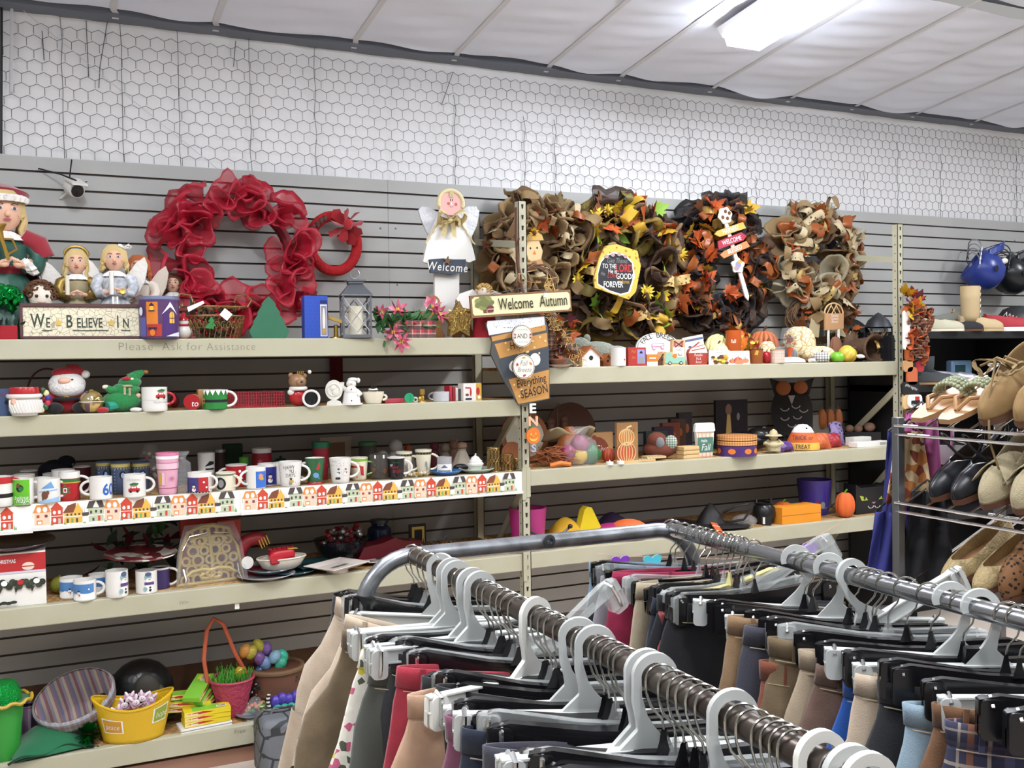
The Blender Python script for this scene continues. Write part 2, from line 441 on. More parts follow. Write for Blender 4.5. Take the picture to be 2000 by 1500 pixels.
for i,(x,y,ln,pw)in enumerate(LAMPS):
 zc=ceil_z(y)-.03
 t=thing('ceiling_light','lit fluorescent ceiling fixture on the white sagging ceiling' if i==0 else 'fluorescent ceiling fixture over the shop floor behind the camera %s'%('by the clothes racks','in the middle aisle','near the entrance','at the side wall','along the shoe aisle','at the far corner','by the till')[i-1],'ceiling light',(x,y,zc))
 if i:t['label']=['','fluorescent ceiling fixture above the aisle before the dolls','fluorescent ceiling fixture above the shoe rack','fluorescent ceiling fixture straight above the photographer','fluorescent ceiling fixture out to the side of the dolls','fluorescent ceiling fixture beyond the shoe shelf','fluorescent ceiling fixture far behind the shoe rack','fluorescent ceiling fixture farthest behind the photographer'][i]
 t.rotation_euler=(rad(-6.3),0,0)
 MB().prism([(-.14,0),(.14,0),(.11,-.045),(-.11,-.045)],-ln/2-.02,ln/2+.02,'lamp_white').build('housing',None,t,smooth=False)
 MB().prism([(-.115,-.044),(.115,-.044),(.10,-.095),(-.10,-.095)],-ln/2,ln/2,'lamp_diffuser').build('diffuser',None,t,smooth=False)
 for sx in():MB().cyl(.019,-ln/2,ln/2,12,'lamp_diffuser',TR((sx,0,-.066))@RX(90)).build('tube',None,t)
 for sy in(-1,1):MB().cbox((0,sy*(ln/2+.005),-.06),(.16,.012,.06),'lamp_white').build('end_cap',None,t,smooth=False)
# shelving rack
rack=thing('shelving_rack','two-bay cream steel shelving rack with slotted posts along the slat wall','shelving',(2.09,YF,0))
def onrack(mb,name,m,bev=0,smooth=False):
 for i,v in enumerate(mb.v):mb.v[i]=(v[0]-2.09,v[1]-YF,v[2])
 return mb.build(name,m,rack,smooth=smooth,bev=bev)
PX=[-.42,2.09,4.525];PT=EYE+.752
for x in PX:
 for k,y in enumerate((YF-.004,YF+.55)):
  mb=MB();w=.021
  mb.box(x-w,x+w,y,y+.003,0,PT,'cream_steel');mb.box(x-w,x-w+.003,y,y+.04,0,PT,'cream_steel');mb.box(x+w-.003,x+w,y,y+.04,0,PT,'cream_steel')
  if k==0:
   z=.08
   while z<PT-.02:
    mb.add([(x-.0065,y-.0008,z+.021),(x-.0035,y-.0008,z),(x+.0035,y-.0008,z),(x+.0065,y-.0008,z+.021)],[(0,1,2,3)],'slot')
    z+=.0508
   z=.1
   while z<PT-.02:
    mb.add([(x-w-.0006,y+.020+.004*cos(a*pi/4),z+.004*sin(a*pi/4))for a in range(8)],[tuple(range(8))],'slot')
    z+=.0508
  onrack(mb,'post',None)
 for(za,zb_)in((EYE+.55,EYE+.62),(EYE-.2,EYE-.62),(EYE-.62,EYE-1.15),(EYE-1.15,EYE-1.5)):
  mb=MB();mb.tube([(x,YF+.03,za),(x,YF+.55,zb_)],.0001,4)
  mb=MB();n=1
  a,b=Vector((x,YF+.03,za)),Vector((x,YF+.555,zb_));up=Vector((0,(b-a).z,-(b-a).y)).normalized()*.017
  mb.add([tuple(p+Vector((s,0,0)))for s in(-.006,.006)for p in(a+up,a-up,b-up,b+up)],[(0,1,2,3),(7,6,5,4),(0,4,5,1),(2,6,7,3),(1,5,6,2),(0,3,7,4)])
  onrack(mb,'brace','cream_steel')
BH={'L1':.078,'L2':.079,'L3':.088,'L4':.080,'L5':.085,'R1':.080,'R2':.076,'R3':.078}
for lv,z in LV.items():
 xa,xb=(PX[0],PX[1])if lv[0]=='L' else(PX[1],PX[2])
 xa+=.022;xb-=.022;h=BH[lv]
 if lv=='R3':xb=4.40
 mb=MB()
 mb.box(xa,xb,YF,YF+.04,z-h,z)
 onrack(mb,'beam','cream_steel',bev=.004)
 mb=MB().box(xa,xb,YF+.55,YF+.585,z-h,z-.01);onrack(mb,'rear_beam','cream_steel')
 for x in((xb+.011,)if lv[0]=='L' else(xa-.011,xb+.011)):
  if lv in('L3','L4','R2'):onrack(MB().box(x-.0105,x+.0105,YF-.0085,YF-.0049,z-h-.05,z+.015),'bracket','cream_steel')
 mb=MB().box(xa,xb,YF+.041,YF+.549,z-.016,z-.001);onrack(mb,'shelf_board','osb')
onrack(MB().box(-.40,2.07,YF+.03,YF+.045,0,.062),'kick_board',M('kick_brown','9c7460',.6))
mb=MB();ink=M('marker_ink','7a7462',.6)
for t,px in(('Please',265),('Ask',336),('for',380),('Assistance',452)):
 q=onY(px,684,YF)
 mb.text(t,.046,ink,TR((q.x,YF-.0012,q.z)),bold=-.018,sx=.92 if t=='Assistance' else 1.05,space=1.12)
onrack(mb,'lettering',None)
mb=MB();q=onY(360,1180,YF);mb.text('nn-',.03,ink,TR((q.x,YF-.0012,q.z)),bold=-.012)
q=onY(478,1430,YF);mb.text('Free',.026,ink,TR((q.x-.02,YF-.0012,q.z)),bold=-.01);mb.add([(q.x+.03,YF-.0012,q.z+.02),(q.x+.055,YF-.0012,q.z+.02),(q.x+.04,YF-.0012,q.z+.03),(q.x+.04,YF-.0012,q.z+.01)],[(0,3,1,2)],ink)
onrack(mb,'pen_mark',None)
q=onY(464,1183,YF);onrack(MB().box(q.x-.009,q.x+.009,YF+.01,YF+.02,q.z-.016,q.z+.016,M('tag_white','e8e4da')),'price_sticker',None)
def houses(x0,x1,z0,z1):
 """pattern of little houses between x0 and x1"""
 c=lambda n,h:M('paper_'+n,h,.6)
 red,yel,gre,ora,rof,dk,wh,lf,gn=c('red','c4472f'),c('yellow','dcae4a'),c('sage','b9c3a4'),c('blush','ecc6ac'),c('roof','7a4430'),c('dark','4c4440'),c('white','f2efe6'),c('orange','d98a4a'),c('green','6ea05a')
 tr=c('grey','b9b6ac')
 out=[];H=z1-z0;x=x0+.012;k=0
 def trap(a,b,t0,t1,in_,m):return P([(a,t0),(b,t0),(b-in_,t1),(a+in_,t1)],m)
 while x<x1-.075:
  j=k%4
  b=z0+H*.14
  for dx in(-.006,.002):out.append(P([(x+dx,b+H*.3),(x+dx+.003,b+H*.3),(x+dx+.0015,b+H*.72)],tr))
  A0=len(out)
  if j==0:
   w=.042;out+=[R(x,b,x+w,b+H*.40,ora),trap(x-.004,x+w+.004,b+H*.40,b+H*.66,.010,lf)]
   out+=[E(x+w*.3,b+H*.5,.006,H*.09,wh),E(x+w*.7,b+H*.5,.006,H*.09,wh),R(x+.006,b+H*.24,x+.014,b+H*.33,c('rust','a8432c')),R(x+w-.014,b+H*.24,x+w-.006,b+H*.33,c('plum','6a3a4a')),R(x+.006,b+.002,x+.022,b+H*.16,lf),R(x+.009,b+.004,x+.019,b+H*.12,wh)]
  elif j==1:
   w=.032;out+=[R(x,b,x+w,b+H*.5,red),P([(x-.003,b+H*.5),(x+w+.003,b+H*.5),(x+w*.5,b+H*.72)],red),R(x,b+H*.25,x+w,b+H*.27,wh)]
   out+=[E(x+.009,b+H*.13,.0045,H*.07,wh),E(x+.009,b+H*.38,.0045,H*.06,wh),R(x+.019,b+.001,x+.026,b+H*.18,tr),R(x+.019,b+H*.33,x+.026,b+H*.44,wh)]
  elif j==2:
   w=.050;out+=[R(x,b,x+w,b+H*.34,yel),P([(x-.004,b+H*.34),(x+w*.62,b+H*.34),(x+w*.66,b+H*.66),(x+w*.2,b+H*.58)],rof),P([(x+w*.5,b+H*.34),(x+w+.004,b+H*.34),(x+w*.75,b+H*.66)],yel)]
   out+=[R(x-.002,b+H*.2,x+w+.002,b+H*.23,wh)]+[R(x+.006+i*.011,b+H*.24,x+.011+i*.011,b+H*.31,dk)for i in range(4)]+[R(x+.006+i*.013,b+.001,x+.012+i*.013,b+H*.15,gn if i%2 else dk)for i in range(3)]
  else:
   w=.056;out+=[R(x+.012,b,x+w,b+H*.44,gre),trap(x+.008,x+w+.004,b+H*.44,b+H*.68,.008,dk),P([(x+.026,b+H*.46),(x+.044,b+H*.46),(x+.035,b+H*.7)],wh),R(x-.002,b+.001,x+.014,b+H*.2,wh),R(x-.004,b+H*.2,x+.015,b+H*.32,dk)]
   out+=[R(x+.018,b+H*.26,x+.024,b+H*.36,dk),E(x+.035,b+H*.33,.0035,H*.05,dk),R(x+.046,b+H*.26,x+.052,b+H*.36,dk),R(x+.024,b+.002,x+.03,b+H*.12,dk),R(x+.04,b+.001,x+.047,b+H*.18,red),R(x+.012,b+H*.2,x+w,b+H*.22,wh)]
  w*=1.3;out[A0:]=[(q[0],x+(q[1]-x)*1.3,b+(q[2]-b)*1.18,q[3]*1.3,q[4]*1.18,q[5],q[6])if q[0]=='E' else(q[0],x+(q[1]-x)*1.3,b+(q[2]-b)*1.18,x+(q[3]-x)*1.3,b+(q[4]-b)*1.18,q[5])if q[0]=='R' else(q[0],[(x+(u-x)*1.3,b+(v-b)*1.18)for u,v in q[1]],q[2])for q in out[A0:]]
  for dx in(w+.002,w+.007):out.append(P([(x+dx,z0+H*.1),(x+dx+.006,z0+H*.1),(x+dx+.003,z0+H*(.24 if dx>w+.003 else .3))],gn))
  x+=w+.005;k+=1
 return out
zb=LV['L3']
def border(px0,px1,off,dz,tilt,label):
 x0=onY(px0,1000,YF).x;x1=onY(px1,940,YF).x
 L=x1-x0;t=thing('border_strip',label,'paper border',(x0,YF-off,zb-.105+dz),(0,tilt,0),'printed house border strips')
 MB().box(0,L,-.0008,0,0,.105,M('paper_white','f0ede4',.6)).build('paper',None,t,smooth=False)
 mb=MB();emit(mb,houses(0,L,.006,.108),flat(-.0008),.00002,.00012);mb.build('print',None,t,smooth=False)
 MB().prism([(0,0),(L,0),(L,.012),(0,.012)],-.006,-.0009,M('border_lip','d9d8d2',.5)).build('lip',None,t,smooth=False)
border(-40,62,.0022,-.006,0,'short end of house-print paper border below the green mug')
border(60,474,.0011,0,.0,'house-print paper border along the shelf below the pink tumbler')
border(470,1020,.0045,-.001,0,'longest house-print paper border reaching the middle slotted post')
# builders for the goods on the shelves
for n,c,r in(('white_glaze','dfdcd6',.18),('cream_glaze','ddd6c0',.2),('red_glaze','a8242a',.2),('green_glaze','2f7d3c',.2),('black_glaze','1b1b1e',.22),('skin','dcae94',.55),('blond','c9b07a',.6),('brown_hair','5d3d26',.8),('red_cloth','9c1b28',.85),('white_cloth','e6e4df',.85),('gold_print','c8a650',.4),('kraft','b58a5c',.8),('pale_wood','cfae7c',.65),('dark_wood','5a3826',.6),('black_paint','1d1c1d',.5),('print_white','f2f2ee',.4),('print_black','1c1c20',.4),('print_red','b02a2c',.4),('print_green','2e6b3a',.4),('print_blue','2e62b0',.4),('print_orange','d9772b',.4),('print_gold','c39a3e',.4),('print_brown','6a4630',.5),('print_purple','4c3470',.4),('print_pink','d98aa6',.4),('print_grey','8a8a88',.4),('print_sky','8fb4d8',.4),('print_yellow','e0c050',.4),('black_plastic','17171a',.32),('white_paint','e8e6e0',.5),('orange_paint','d0702a',.5),('twine','9c7c50',.9),('tag_white','e8e4da',.6),('cardboard_white','e4e1da',.6),('twig','6a5038',.85),('green_leaf','3c6b3a',.6),('straw','d1ae6a',.85),('terracotta','b8623c',.6)):M(n,c,r)
M('gold_metal','b8964a',.35,metal=.85);M('silver_metal','b4b5b8',.3,metal=.9);M('chrome','d5d6d8',.12,metal=1);M('dark_metal','4a4c50',.45,metal=.7)
M('clear_glass','c8ccce',.03,alpha=.13);M('smoke_glass','59544f',.05,alpha=.45);M('cellophane','d8dadc',.08,alpha=.16,bump=(60,.8,.01))
def prims(mb,L,m=None,s=1.0):
 for q in L:
  k=q[0];mm=m
  if k=='e':mb.ell(Vector(q[1])*s,tuple(a*s for a in q[2]),q[3]if len(q)>3 else 16,10,mm)
  elif k=='l':mb.lathe([(max(1e-5,r*s),z*s)for r,z in q[2]],24,mm,TR(Vector(q[1])*s),sx=q[3]if len(q)>3 else 1,sy=q[4]if len(q)>4 else 1,fn=q[5]if len(q)>5 else None)
  elif k=='b':mb.cbox(Vector(q[1])*s,Vector(q[2])*s,mm,None)
  elif k=='t':mb.tube([Vector(p)*s for p in q[1]],[a*s for a in q[2]]if hasattr(q[2],'__len__')else q[2]*s,8,mm)
  elif k=='p':mb.prism([(x*s,z*s)for x,z in q[1]],q[2]*s,q[3]*s,mm)
  elif k=='o':mb.tube([(q[1][0]*s+q[2]*s*cos(2*pi*i/20),q[1][1]*s,q[1][2]*s+q[2]*s*sin(2*pi*i/20))for i in range(20)],q[3]*s,8,mm,closed=True)
  elif k=='r':mb.tube([(q[1][0]*s+q[2]*s*cos(2*pi*i/20),q[1][1]*s+q[2]*s*sin(2*pi*i/20),q[1][2]*s)for i in range(20)],q[3]*s,8,mm,closed=True)
 return mb
def fig(name,label,cat,p,h,parts,rz=None,group=None):
 """a thing standing at p whose parts are lists of rounded shapes in units of its height"""
 t=thing(name,label,cat,p,face(p)if rz is None else rz,group)
 for q in parts:
  o=prims(MB(),q[2],None,h).build(q[0],q[1],t)
  if len(q)>3 and q[3]:o['label']=q[3]
 return t
def lab(o,s):o['label']=s;return o
def mug(label,px0,px1,pyt,lv,d,mat='white_glaze',h_side='R',taper=1.0,art=None,inner=None,rim=None,foot=None,name='mug',cat='mug',group=None,turn=0,flare=0,hs=1.0,hmat=None,hang=None,lip=.92):
 p=spot((px0+px1)/2,lv,d);k=mpp(p);r=(px1-px0)/2*k;h=hgt((px0+px1)/2,pyt,p)
 t=thing(name,label,cat,p,face(p),group)
 rb=r*taper;th=.0035
 def rf(z):
  f=min(1,max(0,z/h));return rb+(r-rb)*(f**(1+flare))
 Z=[0,.04,.2,.4,.6,.8,.95,1.0]
 out=[(rf(z*h)-(.003 if z==0 else 0),z*h)for z in Z]
 mb=MB();mm=M(mat)if mat not in MC else MC[mat]
 im=MC[inner]if inner else mm
 mb.lathe([(1e-4,0)]+out,32,mm);mb.lathe([(rf(h),h),(rf(h)-th,h),(rf(.9*h)-th,.9*h),(rf(.1*h)-th,.1*h),(1e-4,.07*h)],32,im)
 mb.build('body',None,t)
 if rim:MB().lathe([(rf(lip*h)+.0004,lip*h),(rf(h)+.0006,h),(rf(h)-th-.0004,h+.0003),(rf(h)-th-.0005,.93*h)],32).build('rim',rim,t)
 if foot:MB().lathe([(1e-4,-.0001),(rb*1.12,0),(rb*1.12,.05*h),(rb+.001,.09*h)],32).build('foot',foot,t)
 if h_side:
  a={'R':0,'L':180,'F':-65,'B':60}[h_side]if hang is None else hang
  zc,ra,rx=.52*h,.30*h*hs,.30*h*hs+.006
  x0=rf(zc)-.002
  pts=[(x0+rx*cos(rad(u)),0,zc+ra*sin(rad(u)))for u in range(-90,91,15)]
  MB().tube(pts,.0055 if r<.06 else .007,8,None,RZ(a)).build('handle',hmat or mat,t)
 if art:
  mb=MB();fn=round_(rf);T=RZ(turn)
  gn=lambda u,v,o:T@fn(u,v,o);gn.round=True
  emit(mb,art(r,h),gn);mb.build('print',None,t)
 return t
def pumpkin(label,px0,px1,pyt,lv,d,mat,ribs=10,dep=.12,stem='twig',sq=None,group=None,name='pumpkin',cat='pumpkin',tilt=(0,0,0),leaf=None):
 p=spot((px0+px1)/2,lv,d);k=mpp(p);r=(px1-px0)/2*k;h=hgt((px0+px1)/2,pyt,p)
 t=thing(name,label,cat,p,face(p),group);hb=h*.88
 prof=[(max(1e-4,r*sin(pi*min(1,j/12*.97+.03))**.75),hb/2-hb/2*cos(pi*j/12))for j in range(13)]
 prof[0]=(1e-4,.02*hb);prof[-1]=(1e-4,hb*.90)
 T=TR((0,0,h/2))@Euler([rad(a)for a in tilt]).to_matrix().to_4x4()@TR((0,0,-h/2))
 MB().lathe(prof,ribs*6,None,T,fn=lambda a,z:1-dep*abs(sin(a*ribs/2))**.0001*(1-abs(cos(a*ribs/2)))**2).build('flesh',mat,t)
 if stem:MB().tube([(0,0,hb*.86),(0,0,hb*.98),(r*.08,0,hb*1.06),(r*.2,-r*.05,hb*1.12)],[r*.13,r*.09,r*.08,r*.09],8,None,T).build('stem',stem,t)
 return t
def panel(name,label,cat,px0,px1,pyt,pyb,d,t_,mat,art=None,group=None,lean=0,tilt=0,poly=None,stand=None,edge=None,ry=0):
 """an upright flat board seen at the given pixels, d behind the shelf front; art(w, h) lists its print"""
 Y=YF+d;pm=(pyt+pyb)/2
 a=onY(px0,pm,Y);b=onY(px1,pm,Y);w=b.x-a.x;zt=onY((px0+px1)/2,pyt,Y).z;zb_=onY((px0+px1)/2,pyb,Y).z if stand is None else LV[stand]
 h=zt-zb_
 t=thing(name,label,cat,((a.x+b.x)/2,Y,zb_),(rad(lean),rad(tilt),rad(ry)),group)
 pl=poly(w,h)if poly else[(-w/2,0),(w/2,0),(w/2,h),(-w/2,h)]
 MB().prism(pl,0,t_,MC[mat]if mat in MC else M(mat),None,MC[edge]if edge else None).build('board',None,t,smooth=False)
 if art:
  mb=MB();emit(mb,art(w,h),flat(0),.0003,.0006);mb.build('print',None,t,smooth=False)
 return t
def carton(name,label,cat,px0,px1,pyt,lv,d,dep,mat,art=None,rz=0,group=None,extra=None,rise=0):
 """a standing box with a lid flap seam"""
 p=spot((px0+px1)/2,lv,d,pyt);w=onY(px1,pyt,YF+d).x-onY(px0,pyt,YF+d).x;h=hgt((px0+px1)/2,pyt,p)-rise;p.z+=rise
 t=thing(name,label,cat,p,rz,group)
 MB().box(-w/2,w/2,0,dep,0,h).build('body',mat,t,smooth=False,bev=.0015)
 MB().box(-w/2+.002,w/2-.002,.002,dep*.5,h,h+.0012).build('flap',mat,t,smooth=False)
 if art:
  mb=MB();emit(mb,art(w,h),flat(0),.0003,.0006);mb.build('print',None,t,smooth=False)
 return t
def doll(name,label,p,h,dress,hair,wings=None,hat=None,sleeve=None,hold=None,wing_out=1.0,rz=None,collar='white_cloth',long_hair=True):
 t=thing(name,label,'doll',p,face(p)if rz is None else rz);s=h
 mb=MB();prims(mb,[('l',(0,0,0),[(.02,.3),(.085,.42),(.10,.55),(.105,.62),(.06,.665),(.04,.68),(.04,.72)],1,.75),('e',(0,-.01,.81),(.098,.095,.125)),('e',(0,-.105,.79),(.016,.018,.02)),('t',[(-.10,0,.62),(-.15,-.03,.53),(-.12,-.10,.46),(-.05,-.15,.47)],[.034,.03,.026,.02]),('t',[(.10,0,.62),(.15,-.03,.53),(.12,-.10,.46),(.05,-.15,.47)],[.034,.03,.026,.02])],None,s)
 for sx in(-1,1):
  mb.ell(Vector((.036*sx,-.16,.475))*s,(.028*s,.02*s,.026*s),10,6)
  for k in range(4):mb.tube([Vector((.03*sx+.010*k*sx-.01*sx,-.172,.48))*s,Vector((.02*sx+.010*k*sx-.015*sx,-.185,.50-.004*k))*s,Vector((.012*sx+.010*k*sx-.015*sx,-.178,.515-.004*k))*s],.0065*s,5)
  mb.ell(Vector((.097*sx,0,.81))*s,(.012*s,.02*s,.025*s),8,6)
 mb.build('body','skin',t)
 mb=MB()
 for sx in(-1,1):
  mb.ell(Vector((.037*sx,-.1,.825))*s,(.016*s,.010*s,.010*s),10,6,MC['white_cloth']);mb.ell(Vector((.037*sx,-.11,.825))*s,(.009*s,.006*s,.009*s),8,6,M('eye_blue','3a4a60',.2))
  mb.tube([Vector((.02*sx,-.105,.85))*s,Vector((.037*sx,-.108,.858))*s,Vector((.058*sx,-.098,.85))*s],.004*s,5,MC['brown_hair'])
 mb.ell(Vector((0,-.104,.755))*s,(.022*s,.008*s,.008*s),10,6,M('lips','b0545a',.4));mb.build('face',None,t)
 MB().lathe([(.27*s,0),(.24*s,.12*s),(.19*s,.28*s),(.11*s,.42*s),(.10*s,.44*s),(.12*s,.52*s),(.125*s,.60*s),(.07*s,.655*s),(.045*s,.67*s)],72,sy=.8,fn=lambda a,z:1+.10*max(0,1-z/(.45*s))*sin(a*11)+.04*max(0,1-z/(.45*s))*sin(a*23+1)).build('dress',dress,t)
 for sx in(-1,1):
  o=MB().tube([Vector(q)*s for q in((.105*sx,0,.63),(.15*sx,-.01,.60),(.175*sx,-.03,.53),(.145*sx,-.085,.455),(.09*sx,-.13,.46))],[.05*s,.062*s,.055*s,.045*s,.042*s],12).build('sleeve',sleeve or dress,t)
 MB().lathe([(.05*s,.69*s),(.10*s,.655*s),(.125*s,.63*s)],40,sy=.85,fn=lambda a,z:1+.12*sin(a*12)).build('collar',collar,t)
 mb=MB();mb.ell(Vector((0,.022,.835))*s,(.112*s,.105*s,.125*s),18,12)
 random.seed(int(h*1000)+len(label))
 for k in range(26):
  a=rad(-205+230*k/25);x,y=.10*cos(a),.03+.095*sin(a)
  if-a>pi*.33 and-a<pi*.67 and False:continue
  L=(.26 if long_hair else .12)*random.uniform(.8,1.1)
  if sin(a)<-.55:L=.03
  mb.tube([Vector((x*.55,y*.6,.945))*s,Vector((x*.98,y,.885))*s,Vector((x*1.12,y*1.05,.80))*s]+[Vector((x*(1.12+.10*j/5)+.010*sin(j*2.1+k),y*1.06+.010*cos(j*2.1+k),.80-L*j/5))*s for j in range(1,6)],[.012*s,.022*s]+[.02*s]*5+[.008*s],6)
 mb.build('hair',hair,t)
 if wings:
  for sx in(-1,1):
   pl=[(0,.42),(.10,.40),(.20,.46),(.27,.60),(.30,.76),(.27,.84),(.19,.78),(.10,.66),(0,.58)]
   MB().prism([(sx*x*s*wing_out,z*s)for x,z in(pl if sx>0 else pl[::-1])],.09*s,.12*s,None,RZ(-12*sx)).build('wing',wings,t,bev=.01*s,smooth=True)
 return t
# ruffled deco mesh, loops and leaves for wreaths
def frame(dv):
 dv=dv.normalized();a=dv.orthogonal().normalized();b=dv.cross(a)
 return dv,a,b
def ruffle(mb,c,dv,L,r,m,k=3,flat_=.7,N=22,J=6):
 """a gathered puff: pinched at the base, swelling out and rolling back at the rim"""
 dv,a,b=frame(Vector(dv));c=Vector(c);ph=random.uniform(0,6.28);ph2=random.uniform(0,6.28);rt=random.uniform(0,6.28)
 a,b=a*cos(rt)+b*sin(rt),b*cos(rt)-a*sin(rt);vs=[];fs=[]
 R_=(.10,.30,.58,.84,1.0,1.04,.98);A_=(0,.38,.68,.88,.98,.92,.80)
 for j in range(J+1):
  t=j/J
  for i in range(N):
   f=2*pi*i/N;q=r*R_[j]*(1+.20*t*sin(k*f+ph)+.05*t*sin(7*f+ph2));ax=L*A_[j]*(1+.16*t*sin(2*f+ph2)+.14*t*sin(k*f+ph*2)+.05*t*sin(8*f))
   vs.append(c+dv*ax+a*(q*cos(f))+b*(q*sin(f)*flat_))
 for j in range(J):
  for i in range(N):i2=(i+1)%N;fs.append((j*N+i,j*N+i2,(j+1)*N+i2,(j+1)*N+i))
 mb.add(vs,fs,m)
def loop(mb,c,dv,L,w,m,curl=1.0):
 """a ribbon loop standing out along dv, pinched where it is tied"""
 dv,a,b=frame(Vector(dv));c=Vector(c);rt=random.uniform(0,6.28);a,b=a*cos(rt)+b*sin(rt),b*cos(rt)-a*sin(rt)
 vs=[];n=12;tw=random.uniform(-.5,.5);sk=random.uniform(.7,1.3)
 for i in range(n+1):
  f=pi*i/n;p=c+dv*(L*sin(f)**.8*(1+.12*sin(3*f+tw*5)))+a*(L*.42*sk*cos(f)*sin(f)*2*curl)+b*(tw*L*.3*sin(f))
  bb=b*cos(tw*(f-1.5))+a*sin(tw*(f-1.5))
  for s_ in(-1,-.4,.4,1):vs.append(p+bb*(s_*w/2*(.28+.72*sin(f)**.7))+dv*(.006*(1 if abs(s_)==1 else-1)*sin(4*f+s_)))
 mb.add(vs,[(4*i+j,4*i+j+1,4*i+j+5,4*i+j+4)for i in range(n)for j in range(3)],m)
MAPLE=[(0,-.2),(.06,0),(.34,-.08),(.28,.10),(.56,.26),(.40,.34),(.46,.56),(.22,.48),(.20,.62),(.0,1.0),(-.20,.62),(-.22,.48),(-.46,.56),(-.40,.34),(-.56,.26),(-.28,.10),(-.34,-.08),(-.06,0)]
def leaf(mb,c,dv,L,m,shape=None):
 dv,a,b=frame(Vector(dv));rt=random.uniform(0,6.28);a,b=a*cos(rt)+b*sin(rt),b*cos(rt)-a*sin(rt);sh=shape or MAPLE;c=Vector(c)
 cv=random.uniform(.1,.35)
 top=[c+dv*(z*L)+a*(x*L)+b*(L*cv*(abs(x)*.8-z*z*.4))for x,z in sh]
 mid=[c+dv*(.35*L)-b*(L*cv*.05)]
 n=len(top);mb.add(top+mid,[(i,(i+1)%n,n)for i in range(n)],m)
def wreath(name,label,px,py,Rx,r,mats,n,seed,Y=YW-.10,Rz=None,loops=(),leaves=(),nl=0,nlv=0,rs=1.0,group=None,flat_=.7):
 random.seed(seed);c=onY(px,py,Y);Rz=Rz or Rx
 t=thing(name,label,'wreath',c,0,group);mb=MB();ms=[MC[x]for x in mats]
 for i in range(n):
  f=2*pi*i/n+random.uniform(-.1,.1);th=random.choice((-2.2,-1.2,-.3,.5,1.2,2.1,-1.6))+random.uniform(-.4,.4)
  radial=Vector((cos(f),0,sin(f)));base=Vector((Rx*cos(f),0,Rz*sin(f)))
  dv=radial*cos(th)*1.0+Vector((0,-1,0))*abs(sin(th))+Vector((-sin(f),0,cos(f)))*random.uniform(-.6,.6)
  ruffle(mb,base+dv.normalized()*r*.08,dv,r*random.uniform(.75,1.1),r*random.uniform(.5,.8)*rs,ms[i%len(ms)],random.choice((2,3,3,4)),flat_)
 mb.build('mesh_ruffle',None,t,smooth=2)
 MB().tube([(Rx*cos(2*pi*i/40),.02,Rz*sin(2*pi*i/40))for i in range(40)],r*.22,8,closed=True).build('ring',M('ring_dark','3a2a20',.8)if name!='red_wreath' else M('ring_red','7a1420',.7),t)
 if nl:
  mb=MB()
  for i in range(nl):
   f=random.uniform(0,6.28);q=random.uniform(-.6,.9)
   loop(mb,((Rx+q*r*.6)*cos(f),-r*random.uniform(.35,.8),(Rz+q*r*.6)*sin(f)),(cos(f)*random.uniform(-.6,1),-random.uniform(.4,1),sin(f)*random.uniform(-.6,1)),r*random.uniform(.5,.85),r*random.uniform(.25,.42),MC[random.choice(loops)])
  mb.build('ribbon_loop',None,t,smooth=2)
 if nlv:
  mb=MB()
  for i in range(nlv):
   f=random.uniform(0,6.28);q=random.uniform(-.5,1.0)
   leaf(mb,((Rx+q*r*.7)*cos(f),-r*random.uniform(.5,.95),(Rz+q*r*.7)*sin(f)),(random.uniform(-1,1),-random.uniform(.1,.7),random.uniform(-1,1)),r*random.uniform(.5,.9),MC[random.choice(leaves)])
  mb.build('leaf_spray',None,t)
 return t
# top shelf of the Christmas bay, and what hangs above it
L1=LV['L1']
M('green_satin','2c5348',.42,bump=(25,.25));M('burgundy_velvet','8c1526',.8,sheen=.6);M('gold_satin','a59a78',.38,var=(12,'8d8468'));M('silver_brocade','c9cbd0',.35,var=(60,'9fa4ac'))
M('white_lace','ece8e2',.85,bump=(120,.6));M('pale_satin','d9cdbf',.4);M('feather','e6e2dc',.8,bump=(60,.6));M('auburn','a85a2c',.7);M('dark_gold','8c7438',.4,metal=.6)
h=hgt(22,357,spot(22,'L1',.22))
d=doll('porcelain_doll','big porcelain doll in red velvet beret and cape over a green satin dress',spot(14,'L1',.22),h,'green_satin','blond',sleeve='green_satin',collar='white_lace')
d.rotation_euler.z+=.25;d.scale=(1.12,1.0,1.0)
MB().lathe([(.01*h,1.005*h),(.13*h,.99*h),(.19*h,.95*h),(.17*h,.90*h),(.11*h,.885*h)],28,None,TR((-.01*h,.03*h,.0))@RX(-8)).build('beret','burgundy_velvet',d)
MB().lathe([(.125*h,.87*h),(.135*h,.90*h),(.115*h,.915*h)],60,fn=lambda a,z:1+.05*sin(a*22),a0=rad(-200),a1=rad(20)).build('hat_lace','white_lace',d)
mb=MB();mb.lathe([(.24*h,.06*h),(.22*h,.3*h),(.17*h,.5*h),(.14*h,.66*h),(.06*h,.70*h)],40,None,TR((0,.05*h,0)),a0=rad(-20),a1=rad(200),fn=lambda a,z:1+.05*sin(a*9))
for sx in(-1,1):mb.tube([Vector((.09*sx,-.02,.67))*h,Vector((.17*sx,-.02,.62))*h,Vector((.21*sx,-.03,.53))*h],[.05*h,.07*h,.06*h],12)
mb.build('cape','burgundy_velvet',d)
MB().lathe([(.112*h,.42*h),(.118*h,.445*h),(.112*h,.47*h)],28,sy=.82).build('sash','burgundy_velvet',d)
for sx in(-1,1):MB().lathe([(.02*h,0),(.05*h,.02*h),(.055*h,.05*h)],36,'white_lace',TR((sx*.075*h,-.13*h,.44*h))@RY(55*sx),fn=lambda a,z:1+.15*sin(a*9)).build('lace_cuff',None,d)
